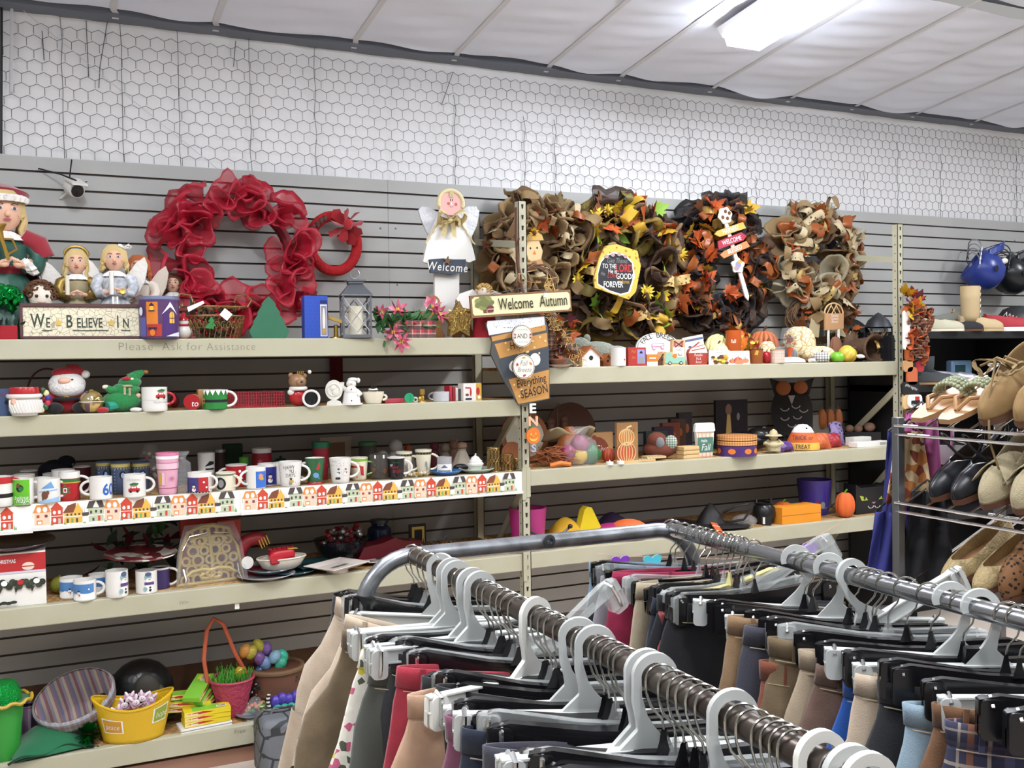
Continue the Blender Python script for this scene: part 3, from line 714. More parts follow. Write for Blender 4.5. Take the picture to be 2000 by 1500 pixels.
mb=MB();mb.lathe([(.01*h,0),(.012*h,.12*h),(.02*h,.17*h),(.05*h,.21*h)],18,None,TR((-.02*h,-.19*h,.50*h))@RY(-18)@RX(12));mb.tube([(-.02*h,-.19*h,.53*h),(.02*h,-.2*h,.56*h),(0,-.2*h,.62*h),(-.05*h,-.2*h,.62*h)],.008*h,6)
mb.build('golden_horn','gold_metal',d)
def angel(name,label,px,pt,dd,dress,hair,**kw):
 p=spot(px,'L1',dd);return doll(name,label,p,hgt(px,pt,p),dress,hair,**kw)
a=angel('angel_doll','blond angel doll in dull gold satin dress holding a candle',155,478,.20,'gold_satin','blond',wings='feather',sleeve='dark_gold',wing_out=1.15)
hh=hgt(155,478,a.location);MB().cyl(.022*hh,.46*hh,.66*hh,10,None,TR((-.09*hh,-.19*hh,0))).build('candle','cream_glaze',a)
MB().tube([(-.115*hh*cos(u),-.02*hh,.89*hh+.09*hh*sin(u))for u in[i*pi/8 for i in range(9)]],.016*hh,6).build('headband','dark_gold',a)
a=angel('angel_doll','blond angel doll in silver white brocade dress with feathered wings',229,469,.17,'silver_brocade','blond',wings='feather',sleeve='silver_brocade',long_hair=False)
hh=hgt(229,469,a.location);MB().cyl(.022*hh,.44*hh,.66*hh,10,None,TR((-.03*hh,-.2*hh,0))).build('candle','white_glaze',a);MB().lathe([(.001,0),(.03*hh,.005*hh),(.03*hh,.02*hh),(.001,.025*hh)],14,None,TR((.07*hh,-.21*hh,.47*hh))@RX(70)).build('gold_coin','gold_metal',a)
mb=MB()
for sx in(-1,1):loop(mb,(.10*hh,-.02*hh,.92*hh),(sx,-.2,.4),.06*hh,.04*hh,None)
mb.build('hair_bow','white_cloth',a)
for k in(-1,1):MB().box(k*.02*hh-.008*hh,k*.02*hh+.008*hh,-.235*hh,-.23*hh,.08*hh,.42*hh).build('ribbon','white_cloth',a)
angel('angel_doll','red-haired angel doll in cream satin with raised pale wings behind the silver one',276,490,.33,'pale_satin','auburn',wings='pale_satin',long_hair=False)
p=spot(342,'L1',.42);dd=doll('velvet_doll','dim doll in dark red velvet half hidden behind the red mesh wreath',p,hgt(342,528,p),'burgundy_velvet','brown_hair',long_hair=False)
p=spot(84,'L1',.14);hh=hgt(84,548,p)
t=thing('rag_doll','rag doll with brown curls and button eyes peeking over the We Believe sign','doll',p,face(p)+.1)
mb=MB();mb.ell((0,0,hh*.72),(.046,.04,.056),18,12);mb.lathe([(.05,0),(.06,.05),(.035,hh*.5),(.02,hh*.56)],20);mb.build('body',M('muslin','e2d6c6',.9),t)
random.seed(5);mb=MB()
for k in range(150):
 a,b=random.uniform(0,6.28),random.uniform(-.1,1.5)
 c=Vector((cos(a)*cos(b)*.055,.012+sin(a)*cos(b)*.05,hh*.74+.056*sin(b)))
 if c.y<-.022 and c.z<hh*.74+.026:continue
 mb.tube([c+Vector((.010*cos(q),.008*sin(q*.7+k),.010*sin(q)))for q in[j*1.1 for j in range(7)]],.0042,5)
mb.build('curls','brown_hair',t)
mb=MB()
for sx in(-1,1):mb.ell((sx*.019,-.038,hh*.73),(.0065,.004,.0065),10,6)
mb.build('button_eye','print_black',t)
MB().tube([(-.016,-.037,hh*.63),(0,-.041,hh*.62),(.016,-.037,hh*.63)],.0012,4).build('mouth',M('thread_red','8a3a30',.8),t)
p=onY(16,580,YF+.10);t=thing('foil_bow','shiny green foil gift bow in front of the big doll','bow',(p.x,p.y,p.z),0)
random.seed(11);mb=MB()
for k in range(26):
 a=random.uniform(0,6.28);b=random.uniform(-1.2,1.2);loop(mb,(0,0,0),(cos(a)*cos(b),-abs(sin(b))-.2,sin(a)*cos(b)),.055,.026,None)
mb.build('foil_loop',M('green_foil','0e8a3c',.15,metal=.8),t)
mb=MB();mb.tube([(0,.01,0),(.0,.02,-.06),(0,.02,L1-p.z)],.006,6);mb.build('ribbon_tail','green_foil',t)
p=spot(12,'L1',.05);t=thing('wrapped_box','low red wrapped box with dark greenery on it below the foil bow','gift box',(p.x,p.y,p.z),0)
MB().box(-.08,.045,0,.09,0,.055).build('body','red_cloth',t,bev=.003);mb=MB();random.seed(2)
for k in range(30):leaf(mb,(random.uniform(-.07,.06),random.uniform(.0,.07),.056),(random.uniform(-1,1),random.uniform(-.6,.1),random.uniform(.1,1)),.035,None,leaf2(1,.2))
mb.build('greenery',M('dark_green','26352a',.7),t)
M('sign_crackle','d8d0b4',.6,pat=crackle('dad2b8','a39a80',46,.035));M('sign_frame','4d2f2c',.6);M('sign_green','2f3a2c',.6)
def sgn(w,h):
 g=MC['sign_green'];out=[]
 for txt,u,s in(('W',.115,.078),('E',.182,.055),('B',.32,.072),('ELIEVE',.455,.055),('I',.645,.070),('N',.70,.053),('S',.82,.075)):
  out.append(X(txt,-w/2+w*u,h*.34,s,g,.016,.62))
 out+=[R(-w/2+w*.14,h*.24,-w/2+w*.21,h*.265,g),R(-w/2+w*.34,h*.24,-w/2+w*.58,h*.265,g),R(-w/2+w*.665,h*.24,-w/2+w*.73,h*.265,g),R(-w/2+w*.79,h*.24,-w/2+w*.84,h*.265,g)]
 for u in(.25,.60):out.append(P(star2(.017,5,.5,-w/2+w*u,h*.47),MC['gold_print']))
 return out
t=panel('wooden_sign','framed crackle-paint sign reading We Believe In, leaning at the shelf edge','sign',38,330,594,660,.05,.016,'sign_crackle',sgn,lean=-6,stand='L1')
w=onY(330,627,YF+.05).x-onY(38,627,YF+.05).x;hh=hgt(184,594,spot(184,'L1',.05))
for q in((-w/2,-w/2+.012,0,hh),(w/2-.012,w/2,0,hh),(-w/2,w/2,hh-.012,hh+.002),(-w/2,w/2,0,.012)):MB().box(q[0],q[1],-.009,.020,q[2],q[3]).build('frame_side','sign_frame',t,bev=.002)
def tin_art(r,h):
 c=lambda n,k:M('tin_'+n,k,.3)
 pu,orr,ye,rd,wh,dk,bl=c('purple','4a2f6a'),c('orange','d07a30'),c('yellow','eab24a'),c('red','a83a34'),c('snow','d8dcec'),c('dark','33223e'),c('blue','5a5a9a')
 A=r
 return[R(-1.15*A,h*.05,1.15*A,h*.86,c('violet','563a5e')),R(-.62*A,h*.3,-.05*A,h*.86,orr),E(-.34*A,h*.72,.3*A,h*.1,orr),R(-1.1*A,.05*h,-.66*A,.5*h,bl),R(-.6*A,.05*h,.12*A,h*.34,rd),R(.2*A,.05*h,.95*A,h*.62,pu),P([(.12*A,h*.56),(.55*A,h*.86),(1.0*A,h*.56),(.55*A,h*.74)],wh),R(.5*A,h*.36,.78*A,h*.56,ye),E(.64*A,h*.56,.14*A,h*.07,ye),R(.63*A,h*.36,.655*A,h*.62,dk),R(.5*A,h*.47,.78*A,h*.485,dk),R(-.42*A,h*.66,-.24*A,h*.76,ye),R(-.47*A,h*.64,-.19*A,h*.66,dk),P([(-.47*A,h*.76),(-.19*A,h*.76),(-.33*A,h*.84)],dk),P([(.3*A,h*.05),(1.1*A,h*.05),(1.1*A,h*.16),(.7*A,h*.12)],wh),E(-.3*A,h*.14,.12*A,h*.08,orr),R(-.5*A,h*.22,-.1*A,h*.26,dk),E(-.9*A,h*.64,.12*A,h*.1,wh)]
mug('round tin bucket painted with snowy houses beside the We Believe sign',275,352,580,'L1',.03,M('tin_body','503a66',.3).name,None,.94,tin_art,name='tin_bucket',cat='tin',rim=M('tin_rim','8f94b4',.25,metal=.5).name)
p=spot(362,'L1',.10);fig('snow_figurine','small white and red figurine squeezed between the tin and the wire basket','figurine',p,hgt(362,612,p),[('body','white_glaze',[('e',(0,0,.3),(.3,.28,.3)),('e',(0,0,.66),(.2,.2,.2))]),('cap','red_glaze',[('l',(0,0,.72),[(.22,0),(.2,.08),(.08,.25),(.01,.34)])]),('scarf','red_glaze',[('r',(0,0,.53),.19,.05)])])
M('gold_wire','94784a',.4,metal=.7)
p=spot(427,'L1',.03);k=mpp(p);wb_,wt,hb=98*k/2,126*k/2,hgt(427,598,p);dp=.62
t=thing('wire_basket','gold wire scroll basket of pine cones and greenery with white tags','basket',p,0)
def bk(u,z):
 s=wb_+(wt-wb_)*z;a=2*pi*u;return Vector((s*cos(a),s*dp*sin(a)+wt*dp,z*hb))
for z in(0,.72,1):MB().tube([bk(i/36,z)for i in range(36)],.0035,6,closed=True).build('wire_hoop','gold_wire',t)
mb=MB()
for i in range(30):
 u=i/30
 mb.tube([bk(u,0),bk(u+.012,.3),bk(u-.012,.6),bk(u+.01,.72)],.0018,5)
 mb.tube([bk(u+.016+.013*cos(q)*(1-q/12),.42+.13*sin(q)*(1-q/12))for q in[j*.6 for j in range(14)]],.0017,5)
mb.build('scrollwork','gold_wire',t)
for sx in(-1,1):MB().tube([Vector((sx*wt,wt*dp-.03,hb)),Vector((sx*(wt+.02),wt*dp-.02,hb+.03)),Vector((sx*(wt-.0),wt*dp,hb+.055)),Vector((sx*(wt-.04),wt*dp,hb+.05)),Vector((sx*(wt-.05),wt*dp,hb+.02))],.0035,6).build('handle','gold_wire',t)
MB().prism([(-.024,-.03),(.008,-.035),(.012,-.022),(.020,-.02),(.006,-.005),(.014,-.003),(.001,.02),(-.012,-.003),(-.004,-.005),(-.02,-.02)][::-1],-.004,0,None,TR((-.025,.002,hb*.55))).build('tree_charm',M('charm_green','2f7a3c',.4),t)
fl_=thing('pine_filling','dark greenery and pine cones heaped inside the gold wire basket','greenery',p,0)
mb=MB();random.seed(8)
for i in range(160):
 u=random.random();z=random.uniform(.05,.95);q=bk(u,z);q=Vector((q.x*random.uniform(.2,.9),(q.y-wt*dp)*random.uniform(.2,.9)+wt*dp,q.z))
 leaf(mb,q,(random.uniform(-1,1),random.uniform(-1,.3),random.uniform(-.2,1)),.035,MC[random.choice(('dark_green','dark_green','brown_hair','twig'))],leaf2(1,.22))
mb.build('sprig',None,fl_)
mb=MB()
for i in range(26):u=random.random();q=bk(u,random.uniform(.5,1.0));mb.ell((q.x*.8,(q.y-wt*dp)*.8+wt*dp,q.z),.006,8,5)
mb.build('berry','red_glaze',fl_)
for x,z,a,l in((-.085,hb+.0,-28,'long white paper tag tucked over the rim of the wire basket'),(.035,hb-.035,40,'folded white price tag hanging on the front of the wire basket')):
 tg=thing('paper_tag',l,'tag',(p.x+x,p.y-.006,p.z+z),(0,rad(a),0));MB().prism([(-.04 if a<0 else-.02,-.008 if a<0 else-.018),(.035 if a<0 else .02,-.006 if a<0 else-.018),(.035 if a<0 else .02,.006 if a<0 else .018),(-.035 if a<0 else-.02,.012 if a<0 else .018)],-.001,0).build('card','tag_white',tg,smooth=False)
 MB().tube([(0,0,.01),(.004,.004,.02),(0,.008,.012)],.0008,4).build('string','twine',tg)
def treep(w,h):
 L=[(0,1),(.08,.93),(.17,.82),(.16,.78),(.27,.62),(.26,.57),(.37,.40),(.36,.36),(.47,.18),(.46,.14),(.40,.03),(.36,0)]
 return[(x*w,z*h)for x,z in L]+[(-x*w,z*h)for x,z in L[::-1]][:-1]
panel('wooden_tree','plain green painted wooden Christmas tree cut-out on the top shelf','tree cut-out',484,566,579,660,.04,.022,M('tree_green','2e6a4e',.55,var=(6,'296248')).name,poly=lambda w,h:treep(w,h)[::-1],stand='L1',ry=-6)
def bluebox(w,h):
 return[R(.17*w,.05*h,.46*w,.80*h,MC['tag_white']),R(.20*w,.07*h,.44*w,.77*h,M('print_dusk','8f8c9c',.4)),E(.32*w,.45*h,.06*w,.28*h,MC['tag_white']),E(.32*w,.18*h,.08*w,.06*h,pr('gold')),R(.17*w,.83*h,.46*w,.9*h,M('print_navy','1d2c66',.4))]+[E(-.45*w+.09*w*(i%7),.06*h+.09*h*(i//7)+.02*h*(i%2),.012*w,.012*w,M('print_cobalt','4566c8',.4))for i in range(70)]
carton('gift_box','tall blue patterned box with a pale picture window on its right face','box',594,640,578,'L1',.05,.055,M('cobalt_card','2b4cab',.45).name,bluebox)
p=spot(658,'L1',.1);fig('gold_book_stand','small slanted gold book ornament between the blue box and the lantern','ornament',p,hgt(658,617,p),[('stem','gold_metal',[('l',(0,0,0),[(.02,0),(.3,.0),(.28,.06),(.1,.1),(.09,.6),(.02,.62)])]),('book',M('gilt','c2a055',.4,metal=.6),[('p',[(-.42,.9),(.36,.62),(.42,.72),(-.36,1.0)],-.3,.3),('p',[(-.36,.99),(.36,.73),(.38,.76),(-.34,1.02)],-.28,.28)])])
M('pewter','6b6e73',.45,metal=.6);M('pewter_light','a5a7aa',.4,metal=.6)
p=spot(697,'L1',.05);hh=hgt(697,525,p);k=mpp(p);w=56*k/2
t=thing('lantern','pewter candle lantern with diamond lattice sides and ring handle','lantern',p,face(p)+.12)
z1=hh*.60
MB().box(-w,w,-w,w,0,.05*hh).build('base','pewter',t,bev=.002)
for sx in(-1,1):
 for sy in(-1,1):MB().box(sx*w-.004*sx-.004,sx*w-.004*sx+.004,sy*w-.004*sy-.004,sy*w-.004*sy+.004,.05*hh,z1).build('corner_post','pewter',t)
for a in range(4):
 mb=MB();T=RZ(90*a);bw=w-.006
 for s_ in(-1,1):
  for o in(-1,-.5,0,.5,1):
   q=[]
   for f in range(9):
    z=.08*hh+(z1-.12*hh)*f/8;x=s_*(o*2+(f/8)*2-1)*bw
    if abs(x)<=bw*1.01:q.append((x,-w+.003,z))
   if len(q)>1:mb.tube(q,.0022,5,None,T)
 mb.build('lattice','pewter_light',t)
MB().lathe([(w*1.55,z1),(w*1.5,z1+.02*hh),(w*.72,hh*.76),(w*.62,hh*.78)],4,None,RZ(45)).build('roof','pewter',t,smooth=False)
MB().lathe([(w*.75,hh*.78),(w*.75,hh*.81),(w*.95,hh*.815),(w*.95,hh*.835),(.001,hh*.85)],4,None,RZ(45)).build('cap','pewter',t,smooth=False)
MB().tube([(w*.32*cos(2*pi*i/20),0,hh*.92+w*.32*sin(2*pi*i/20))for i in range(20)],.0028,8,closed=True).build('ring','silver_metal',t)
mb=MB();mb.cyl(w*.5,.05*hh,.46*hh,20);mb.tube([(0,0,.46*hh),(.001,0,.49*hh)],.001,4);mb.build('candle','cream_glaze',t)
M('poinsettia','d27a92',.6,var=(40,'b8405e'));M('plaid_red','a8323a',.75,pat=plaid('a33840',[(.0,.42,'4a4440',.75),(.47,.52,'e0ccc4',.8),(.6,.63,'c8a090',.7),(.86,.9,'d04848',.8)],26))
p=spot(815,'L1',.02);k=mpp(p);t=thing('planter_box','red plaid planter box of pink poinsettias trailing over the shelf edge','planter',p,0)
w=82*k/2;hh=hgt(815,625,p)
MB().box(-w,w,0,.09,0,hh).build('box','plaid_red',t,smooth=False,bev=.002)
random.seed(21);mb=MB()
for i in range(75):leaf(mb,(random.uniform(-1.9*w,w),random.uniform(.01,.06),hh*random.uniform(.55,1.1)),(random.uniform(-1,1),random.uniform(-1,.2),random.uniform(-.4,1)),.07,None,leaf2(1,.24))
for i in range(10):leaf(mb,(random.uniform(-1.9*w,-1.2*w),-.02,random.uniform(-.02,.05)),(random.uniform(-1,1),-1,random.uniform(-1,.3)),.055,None,leaf2(1,.24))
mb.build('leaf_spray','green_leaf',t)
def flower(px,py,s,dv,Y):
 q=onY(px,py,Y)-p;mb=MB();dv=Vector(dv).normalized();_,a,b=frame(dv)
 for i in range(7):f=2*pi*i/7;leaf(mb,q,a*cos(f)+b*sin(f)+dv*.5,s,MC['poinsettia'],leaf2(1,.26))
 for i in range(4):mb.ell(q+dv*.008+a*.006*cos(i*1.6)+b*.006*sin(i*1.6),.004,8,5,pr('yellow'))
 mb.build('poinsettia_bloom',None,t)
for q in((776,606,.055,(0,-1,.7),YF+.03),(745,612,.045,(-.5,-1,.6),YF+.05),(843,600,.06,(.2,-1,.5),YF+.05),(858,614,.05,(.5,-1,.1),YF+.03),(768,648,.055,(-.3,-1,-.3),YF-.03),(782,666,.058,(.2,-1,-.5),YF-.03)):flower(*q)
mb=MB();q1,q2=onY(790,620,YF+.03)-p,onY(775,668,YF-.025)-p;mb.tube([q1,q1+Vector((-.04,-.04,-.02)),q2+Vector((-.01,0,.04)),q2],.002,5);mb.build('stem','green_leaf',t)
def ginger(w,h):
 o=arc2(0,.80*h,.17*h,.19*h,-50,230,16);return o+[(-.30*h,.60*h),(-.40*h,.50*h),(-.34*h,.42*h),(-.16*h,.44*h),(-.2*h,.2*h),(-.28*h,.05*h),(-.2*h,0),(-.06*h,.02*h),(0,.16*h),(.06*h,.02*h),(.2*h,0),(.28*h,.05*h),(.2*h,.2*h),(.16*h,.44*h),(.34*h,.42*h),(.40*h,.50*h),(.30*h,.60*h)]
for a,b,pt,l in((826,868,576,'wooden gingerbread man with a white tag behind the plaid planter box'),(884,926,573,'wooden gingerbread man behind the gold star')):
 t=panel('gingerbread_cutout',l,'cut-out',a,b,pt,660,.16,.012,M('gingerbread','9a6a3c',.7).name,poly=ginger,stand='L1',art=(lambda w,h:[P(rr(.05*1.2,.05,.006,3,-.01,.78*h),MC['tag_white'])])if a==826 else(lambda w,h:[R(.0,.62*h,.045,.84*h,M('tag_yellow','d8c26e',.6))]))
M('star_gold','8f7440',.45,metal=.5,bump=(70,.9,.02))
p=spot(900,'L1',.03);hh=hgt(900,588,p);k=mpp(p);t=thing('star_ornament','thick gold star with raised golden squiggles leaning on the Welcome sign','star',p,.1)
sp=[(x*1.0,z+hh*.47)for x,z in star2(hh*.54,5,.52)];MB().prism(sp[::-1],0,.03).build('star','star_gold',t,bev=.005)
mb=MB();random.seed(4)
for i in range(60):
 a,b=random.uniform(-.3,.3)*hh,random.uniform(.15,.75)*hh
 f=random.uniform(0,3);mb.tube([(a+.007*j*cos(f+j*.5),-.001,b+.007*j*sin(f+j*.5))for j in range(3)],.0016,5)
mb.build('squiggle',M('bright_gold','d6b862',.3,metal=.7),t)
M('wing_white','d3d6da',.6,bump=(60,.8));M('navy_board','3e4654',.7);M('rust_star','6a5136',.7)
b0=spot(877,'L1',.22);Yb=YF+.22
def Q(px,py):q=onY(px,py,Yb);return(q.x-b0.x,q.z-b0.z)
t=thing('angel_welcome_sign','tall white wooden angel on a post with blue Welcome board','sign',b0,0)
MB().prism([Q(850,660),Q(897,660),Q(897,515),Q(849,515)],0,.02).build('post','white_paint',t,bev=.002)
MB().prism([Q(*q)for q in((824,512),(834,463),(852,425),(868,410),(890,410),(908,440),(922,490),(926,508),(915,513),(890,508),(873,514),(850,506),(832,515))][::-1],-.018,0).build('gown','white_paint',t,bev=.004)
for sx,pts in((-1,((842,432),(828,418),(818,408),(822,403),(842,404),(856,412),(858,440),(840,455))),(1,((895,440),(892,415),(905,405),(925,402),(936,408),(932,430),(922,458),(910,462)))):
 pts=((845,470),(832,450),(822,425),(818,410),(825,403),(842,405),(855,415),(860,445))if sx<0 else((900,470),(893,430),(900,412),(914,403),(930,403),(937,412),(932,440),(918,470))
 MB().prism([Q(*q)for q in pts],.003,.015).build('wing','wing_white',t,bev=.003)
c=Q(876,398);rr_=26*mpp(b0)
mb=MB();mb.prism(arc2(c[0],c[1],rr_,rr_*.93,360,15,26),-.03,-.012);mb.build('head',M('face_pink','e0ada6',.6),t,bev=.003)
mb=MB();emit(mb,[E(c[0]-.012,c[1]-.004,.008,.008,M('blush','b8605e',.6)),E(c[0]+.026,c[1]-.006,.008,.008,MC['blush']),E(c[0]-.002,c[1]+.013,.0022,.006,pr('black')),E(c[0]+.008,c[1]+.013,.0022,.006,pr('black')),P([(c[0]+.003,c[1]+.004),(c[0]-.003,c[1]-.010),(c[0]+.008,c[1]-.010)],MC['tag_white'])],flat(-.03));mb.tube([(c[0]-.008,-.031,c[1]-.016),(c[0]+.004,-.031,c[1]-.021),(c[0]+.016,-.031,c[1]-.014)],.0008,4,pr('black'));mb.build('face_paint',None,t)
mb=MB();random.seed(6)
for i in range(34):
 a=rad(-15+210*i/33);x,z=c[0]+rr_*.98*cos(a),c[1]+rr_*.93*sin(a);mb.ell((x,-.029,z),(.011,.010,.010),8,5)
for i in range(4):mb.tube([(c[0]-.005+.006*i,-.032,c[1]+rr_*.9),(c[0]-.004+.005*i,-.034,c[1]+rr_*.6),(c[0]-.006+.006*i,-.033,c[1]+rr_*.42)],.0025,5)
mb.build('yarn_hair',M('yarn','d9cba0',.85),t)
mb=MB();q=Q(873,433);M('gold_ribbon','cdbb87',.35,metal=.15,bump=(50,.4))
for dx,dz,L in((-1,.25,.075),(1,.3,.075),(-1,-.2,.06),(.9,-.1,.05)):loop(mb,(q[0],-.035,q[1]),(dx,-.4,dz),L,.035,None)
for dx in(-.02,.012):mb.add([(q[0]+dx-.012,-.04,q[1]),(q[0]+dx+.012,-.045,q[1]),(q[0]+dx*1.8+.012,-.035,q[1]-.08),(q[0]+dx*1.8-.010,-.04,q[1]-.075)],[(0,1,2,3)])
mb.ell((q[0],-.042,q[1]),(.016,.012,.014),10,6);mb.build('ribbon_bow','gold_ribbon',t)
for sx,a,b in((-1,(851,436),(828,478)),(1,(896,434),(923,478))):
 A,B=Q(*a),Q(*b);MB().tube([(A[0]+(B[0]-A[0])*i/10+.003*sin(i*2),-.022,A[1]+(B[1]-A[1])*i/10)for i in range(11)],.004,6).build('braid_arm','yarn',t)
MB().prism([Q(*q)for q in((834,508),(858,506),(880,508),(905,508),(901,533),(877,538),(855,534),(836,534))][::-1],-.035,-.018).build('name_board','navy_board',t,bev=.002)
mb=MB();q=Q(868,528);mb.text('Welcome',.058,MC['tag_white'],TR((q[0],-.0356,q[1]-.006))@RY(2),bold=.004,shear=.15,sx=.82,space=1.15);mb.build('lettering',None,t)
q=Q(868,511);MB().prism(star2(.024,5,.42,q[0],q[1],80)[::-1],-.042,-.0362).build('rusty_star','rust_star',t)
M('red_tulle','ba2138',.32,alpha=.66,bump=(300,.25));M('red_tulle_deep','a8182f',.3,alpha=.82);M('red_yarn','b01c22',.85,bump=(90,.8));M('red_felt','9c1620',.9,sheen=.5)
t=wreath('red_wreath','large red sheer mesh wreath hung on the slat wall',464,503,.25,.122,['red_tulle','red_tulle','red_tulle_deep'],46,31,Y=YW-.12,Rz=.25,rs=1.0,flat_=.8)
q=onY(480,420,YW-.03)-t.location
MB().box(q.x-.012,q.x+.012,.10,.118,q.z-.045,q.z+.045).build('hanger_hook','chrome',t)
MB().box(q.x-.05,q.x+.04,-.02,.11,q.z+.02,q.z+.03).build('hook_arm','chrome',t)
c=onY(652,476,YW-.06);R1=49*mpp(c)
t=thing('yarn_wreath','smaller wreath wrapped in red yarn with a velvet poinsettia bow','wreath',c,0)
R1=.118;Rz_=.135
MB().tube([(R1*cos(2*pi*i/48),0,Rz_*sin(2*pi*i/48)-.0)for i in range(48)],.026,14,closed=True).build('ring','red_yarn',t)
q=onY(676,441,YW-.10)-c;mb=MB();random.seed(9)
for i in range(9):
 f=2*pi*i/9+.2;leaf(mb,q+Vector((0,.02*(i%2),0)),(cos(f),-.25,sin(f)),.105 if i%2 else .09,None,[(.0,0),(.16,.3),(.30,.8),(.12,.92),(0,1.0),(-.14,.90),(-.30,.8),(-.16,.3)])
mb.build('velvet_petal','red_felt',t)
o=MB().ell(q+Vector((0,-.035,.003)),(.024,.012,.027),16,10).build('flower_center','red_felt',t)
MB().box(q.x-.006,q.x+.006,-.075,-.073+.02,q.z-.008,q.z+.012).build('price_tag','tag_white',t)
mb=MB()
for i in range(16):a=rad(115+80*i/15);mb.ell((R1*cos(a)+random.uniform(-.01,.01),-.03,Rz_*sin(a)),(.012,.012,.013),8,6)
mb.build('pine_cone',M('cone_brown','5e3a38',.8,bump=(120,1)),t)
c=onY(143,367,YW-.08);t=thing('security_camera','white bullet camera held to the slat wall with black zip ties','camera',c,0)
T=RZ(18)@RX(22)
mb=MB();mb.lathe([(.001,0),(.030,.003),(.036,.02),(.036,.085),(.032,.095),(.001,.098)],22,None,T@RX(90)@TR((0,0,-.045)));mb.box(-.034,.034,-.075,.03,.03,.038,None,T);mb.build('housing','white_paint',t)
MB().lathe([(.026,0),(.027,.004),(.001,.006)],20,None,T@RX(90)@TR((0,0,.052))).build('lens','black_plastic',t)
def QQ(px,py,dy):v=onY(px,py,YW-.08+dy)-c;return v
MB().tube([QQ(140,312,.07),QQ(136,345,.03),QQ(150,378,-.05)],.003,6).build('zip_tie','black_plastic',t)
MB().tube([QQ(75,329,.07),QQ(120,341,.0),QQ(148,352,-.04),QQ(152,359,-.03)],.0035,6).build('zip_tie','black_plastic',t)
MB().tube([QQ(148,361,-.03),QQ(158,358,.0),QQ(170,355,.04)],.0025,6).build('zip_tie','black_plastic',t)
MB().tube([QQ(118,388,.075),QQ(130,378,.05),QQ(138,372,.02)],.006,8).build('mount_arm','white_paint',t)
p=spot(948,'L1',.08);q=onY(948,565,p.y)
t=thing('cloth_angel','rag angel with straw hair and white felt wings behind the Welcome Autumn sign','doll',p,0);z=q.z-p.z
MB().lathe([(.06,0),(.05,z*.6),(.03,z*.85)],20).build('dress','red_cloth',t);MB().ell((0,0,z*.93),(.03,.028,.028),14,10).build('head','muslin',t)
mb=MB();random.seed(1)
for i in range(50):a=random.uniform(0,6.28);b=random.uniform(.0,1.4);mb.tube([(.03*cos(a)*cos(b),.03*sin(a)*cos(b),z*.95+.03*sin(b)),(.042*cos(a+.2)*cos(b),.04*sin(a)*cos(b),z*.96+.04*sin(b))],.004,5)
mb.build('straw_hair','straw',t)
for sx in(-1,1):MB().prism([(sx*x,zz)for x,zz in([(.01,z*.55),(.10,z*.62),(.135,z*.80),(.12,z*.9),(.05,z*1.0),(.01,z*.9)][::sx])],.02,.03).build('wing','white_cloth',t,bev=.003)
# hanging on the middle post
def hang(name,label,cat,corners,y0,th,mat,art=None,group=None,poly=None,edge=None):
 """a board in front of the shelf at depth y0; corners in pixels (clockwise from top left)"""
 P4=[onY(px,py,y0)for px,py in corners];c=(P4[0]+P4[1]+P4[2]+P4[3])/4
 ux=((P4[1]-P4[0])+(P4[2]-P4[3]));ang=math.atan2(ux.z,ux.x);w=ux.length/2;h=((P4[0]-P4[3])+(P4[1]-P4[2])).length/2
 t=thing(name,label,cat,c,(0,-ang,0),group)
 pl=poly(w,h)if poly else[(-w/2,-h/2),(w/2,-h/2),(w/2,h/2),(-w/2,h/2)]
 MB().prism(pl,0,th,MC[mat],None,MC[edge]if edge else None).build('board',None,t,smooth=False,bev=.001)
 if art:
  mb=MB();emit(mb,art(w,h),flat(0),.0003,.0006);mb.build('print',None,t,smooth=False)
 return t,w,h
YS=YF-.035
M('autumn_cream','d9d4a6',.6);M('autumn_brown','7a5a38',.65);M('letter_dark','33291f',.6)
def wa(w,h):
 out=[P([(-w*.485,-h*.30),(-w*.47,-h*.40),(w*.46,-h*.42),(w*.487,-h*.32),(w*.487,h*.30),(w*.465,h*.40),(-w*.46,h*.42),(-w*.485,h*.32)],MC['autumn_cream'])]
 tr=M('print_olive','6c7040',.6);tb=M('print_bark','6a4a2c',.6)
 out+=[R(-w*.385,-h*.32,-w*.352,h*.02,tb)]+[E(-w*.37+w*.062*cos(a*.9),h*.14+h*.20*sin(a*.9),w*.036,h*.13,M('print_olive2','83874e',.6)if a%2 else tr)for a in range(7)]+[E(-w*.37,h*.14,w*.05,h*.18,tr)]
 out+=[P([(-w*.345,-h*.30),(-w*.29,-h*.30),(-w*.28,-h*.06),(-w*.35,-h*.06)],M('print_maroon','6c2c3a',.6)),E(-w*.315,-h*.04,w*.028,h*.05,pr('maroon')),R(-w*.345,-h*.17,-w*.285,-h*.14,MC['autumn_cream'])]
 out+=[X('Welcome',-w*.065,-h*.22,h*.74,MC['letter_dark'],.008,.60),X('Autumn',w*.315,-h*.20,h*.74,MC['letter_dark'],.008,.60)]
 out+=[P([(w*.215,h*.22),(w*.255,h*.20),(w*.262,h*.40),(w*.228,h*.42)],MC['tag_white'])]
 return out
t,w,h=hang('welcome_autumn_sign','long wooden sign reading Welcome Autumn with a painted apple tree','sign',((918,577),(1114,566),(1117,607),(921,622)),YS-.012,.014,'autumn_brown',wa)
MB().tube([(-w*.3,.0,h*.5),(0,.006,h*.5+.02),(w*.3,.0,h*.5)],.0012,5).build('wire_hanger','dark_metal',t)
M('cup_tan','b98748',.65);M('slate_board','3d444c',.7);M('cup_white','d9dbe0',.6)
cp=[onY(*q,YS+.006)for q in((948,625),(1062,618),(1073,779),(1012,791))];cc=sum(cp,Vector())/4
t=thing('coffee_cup_sign','wooden takeaway coffee cup sign with black band and Everything Season lettering','sign',cc,0)
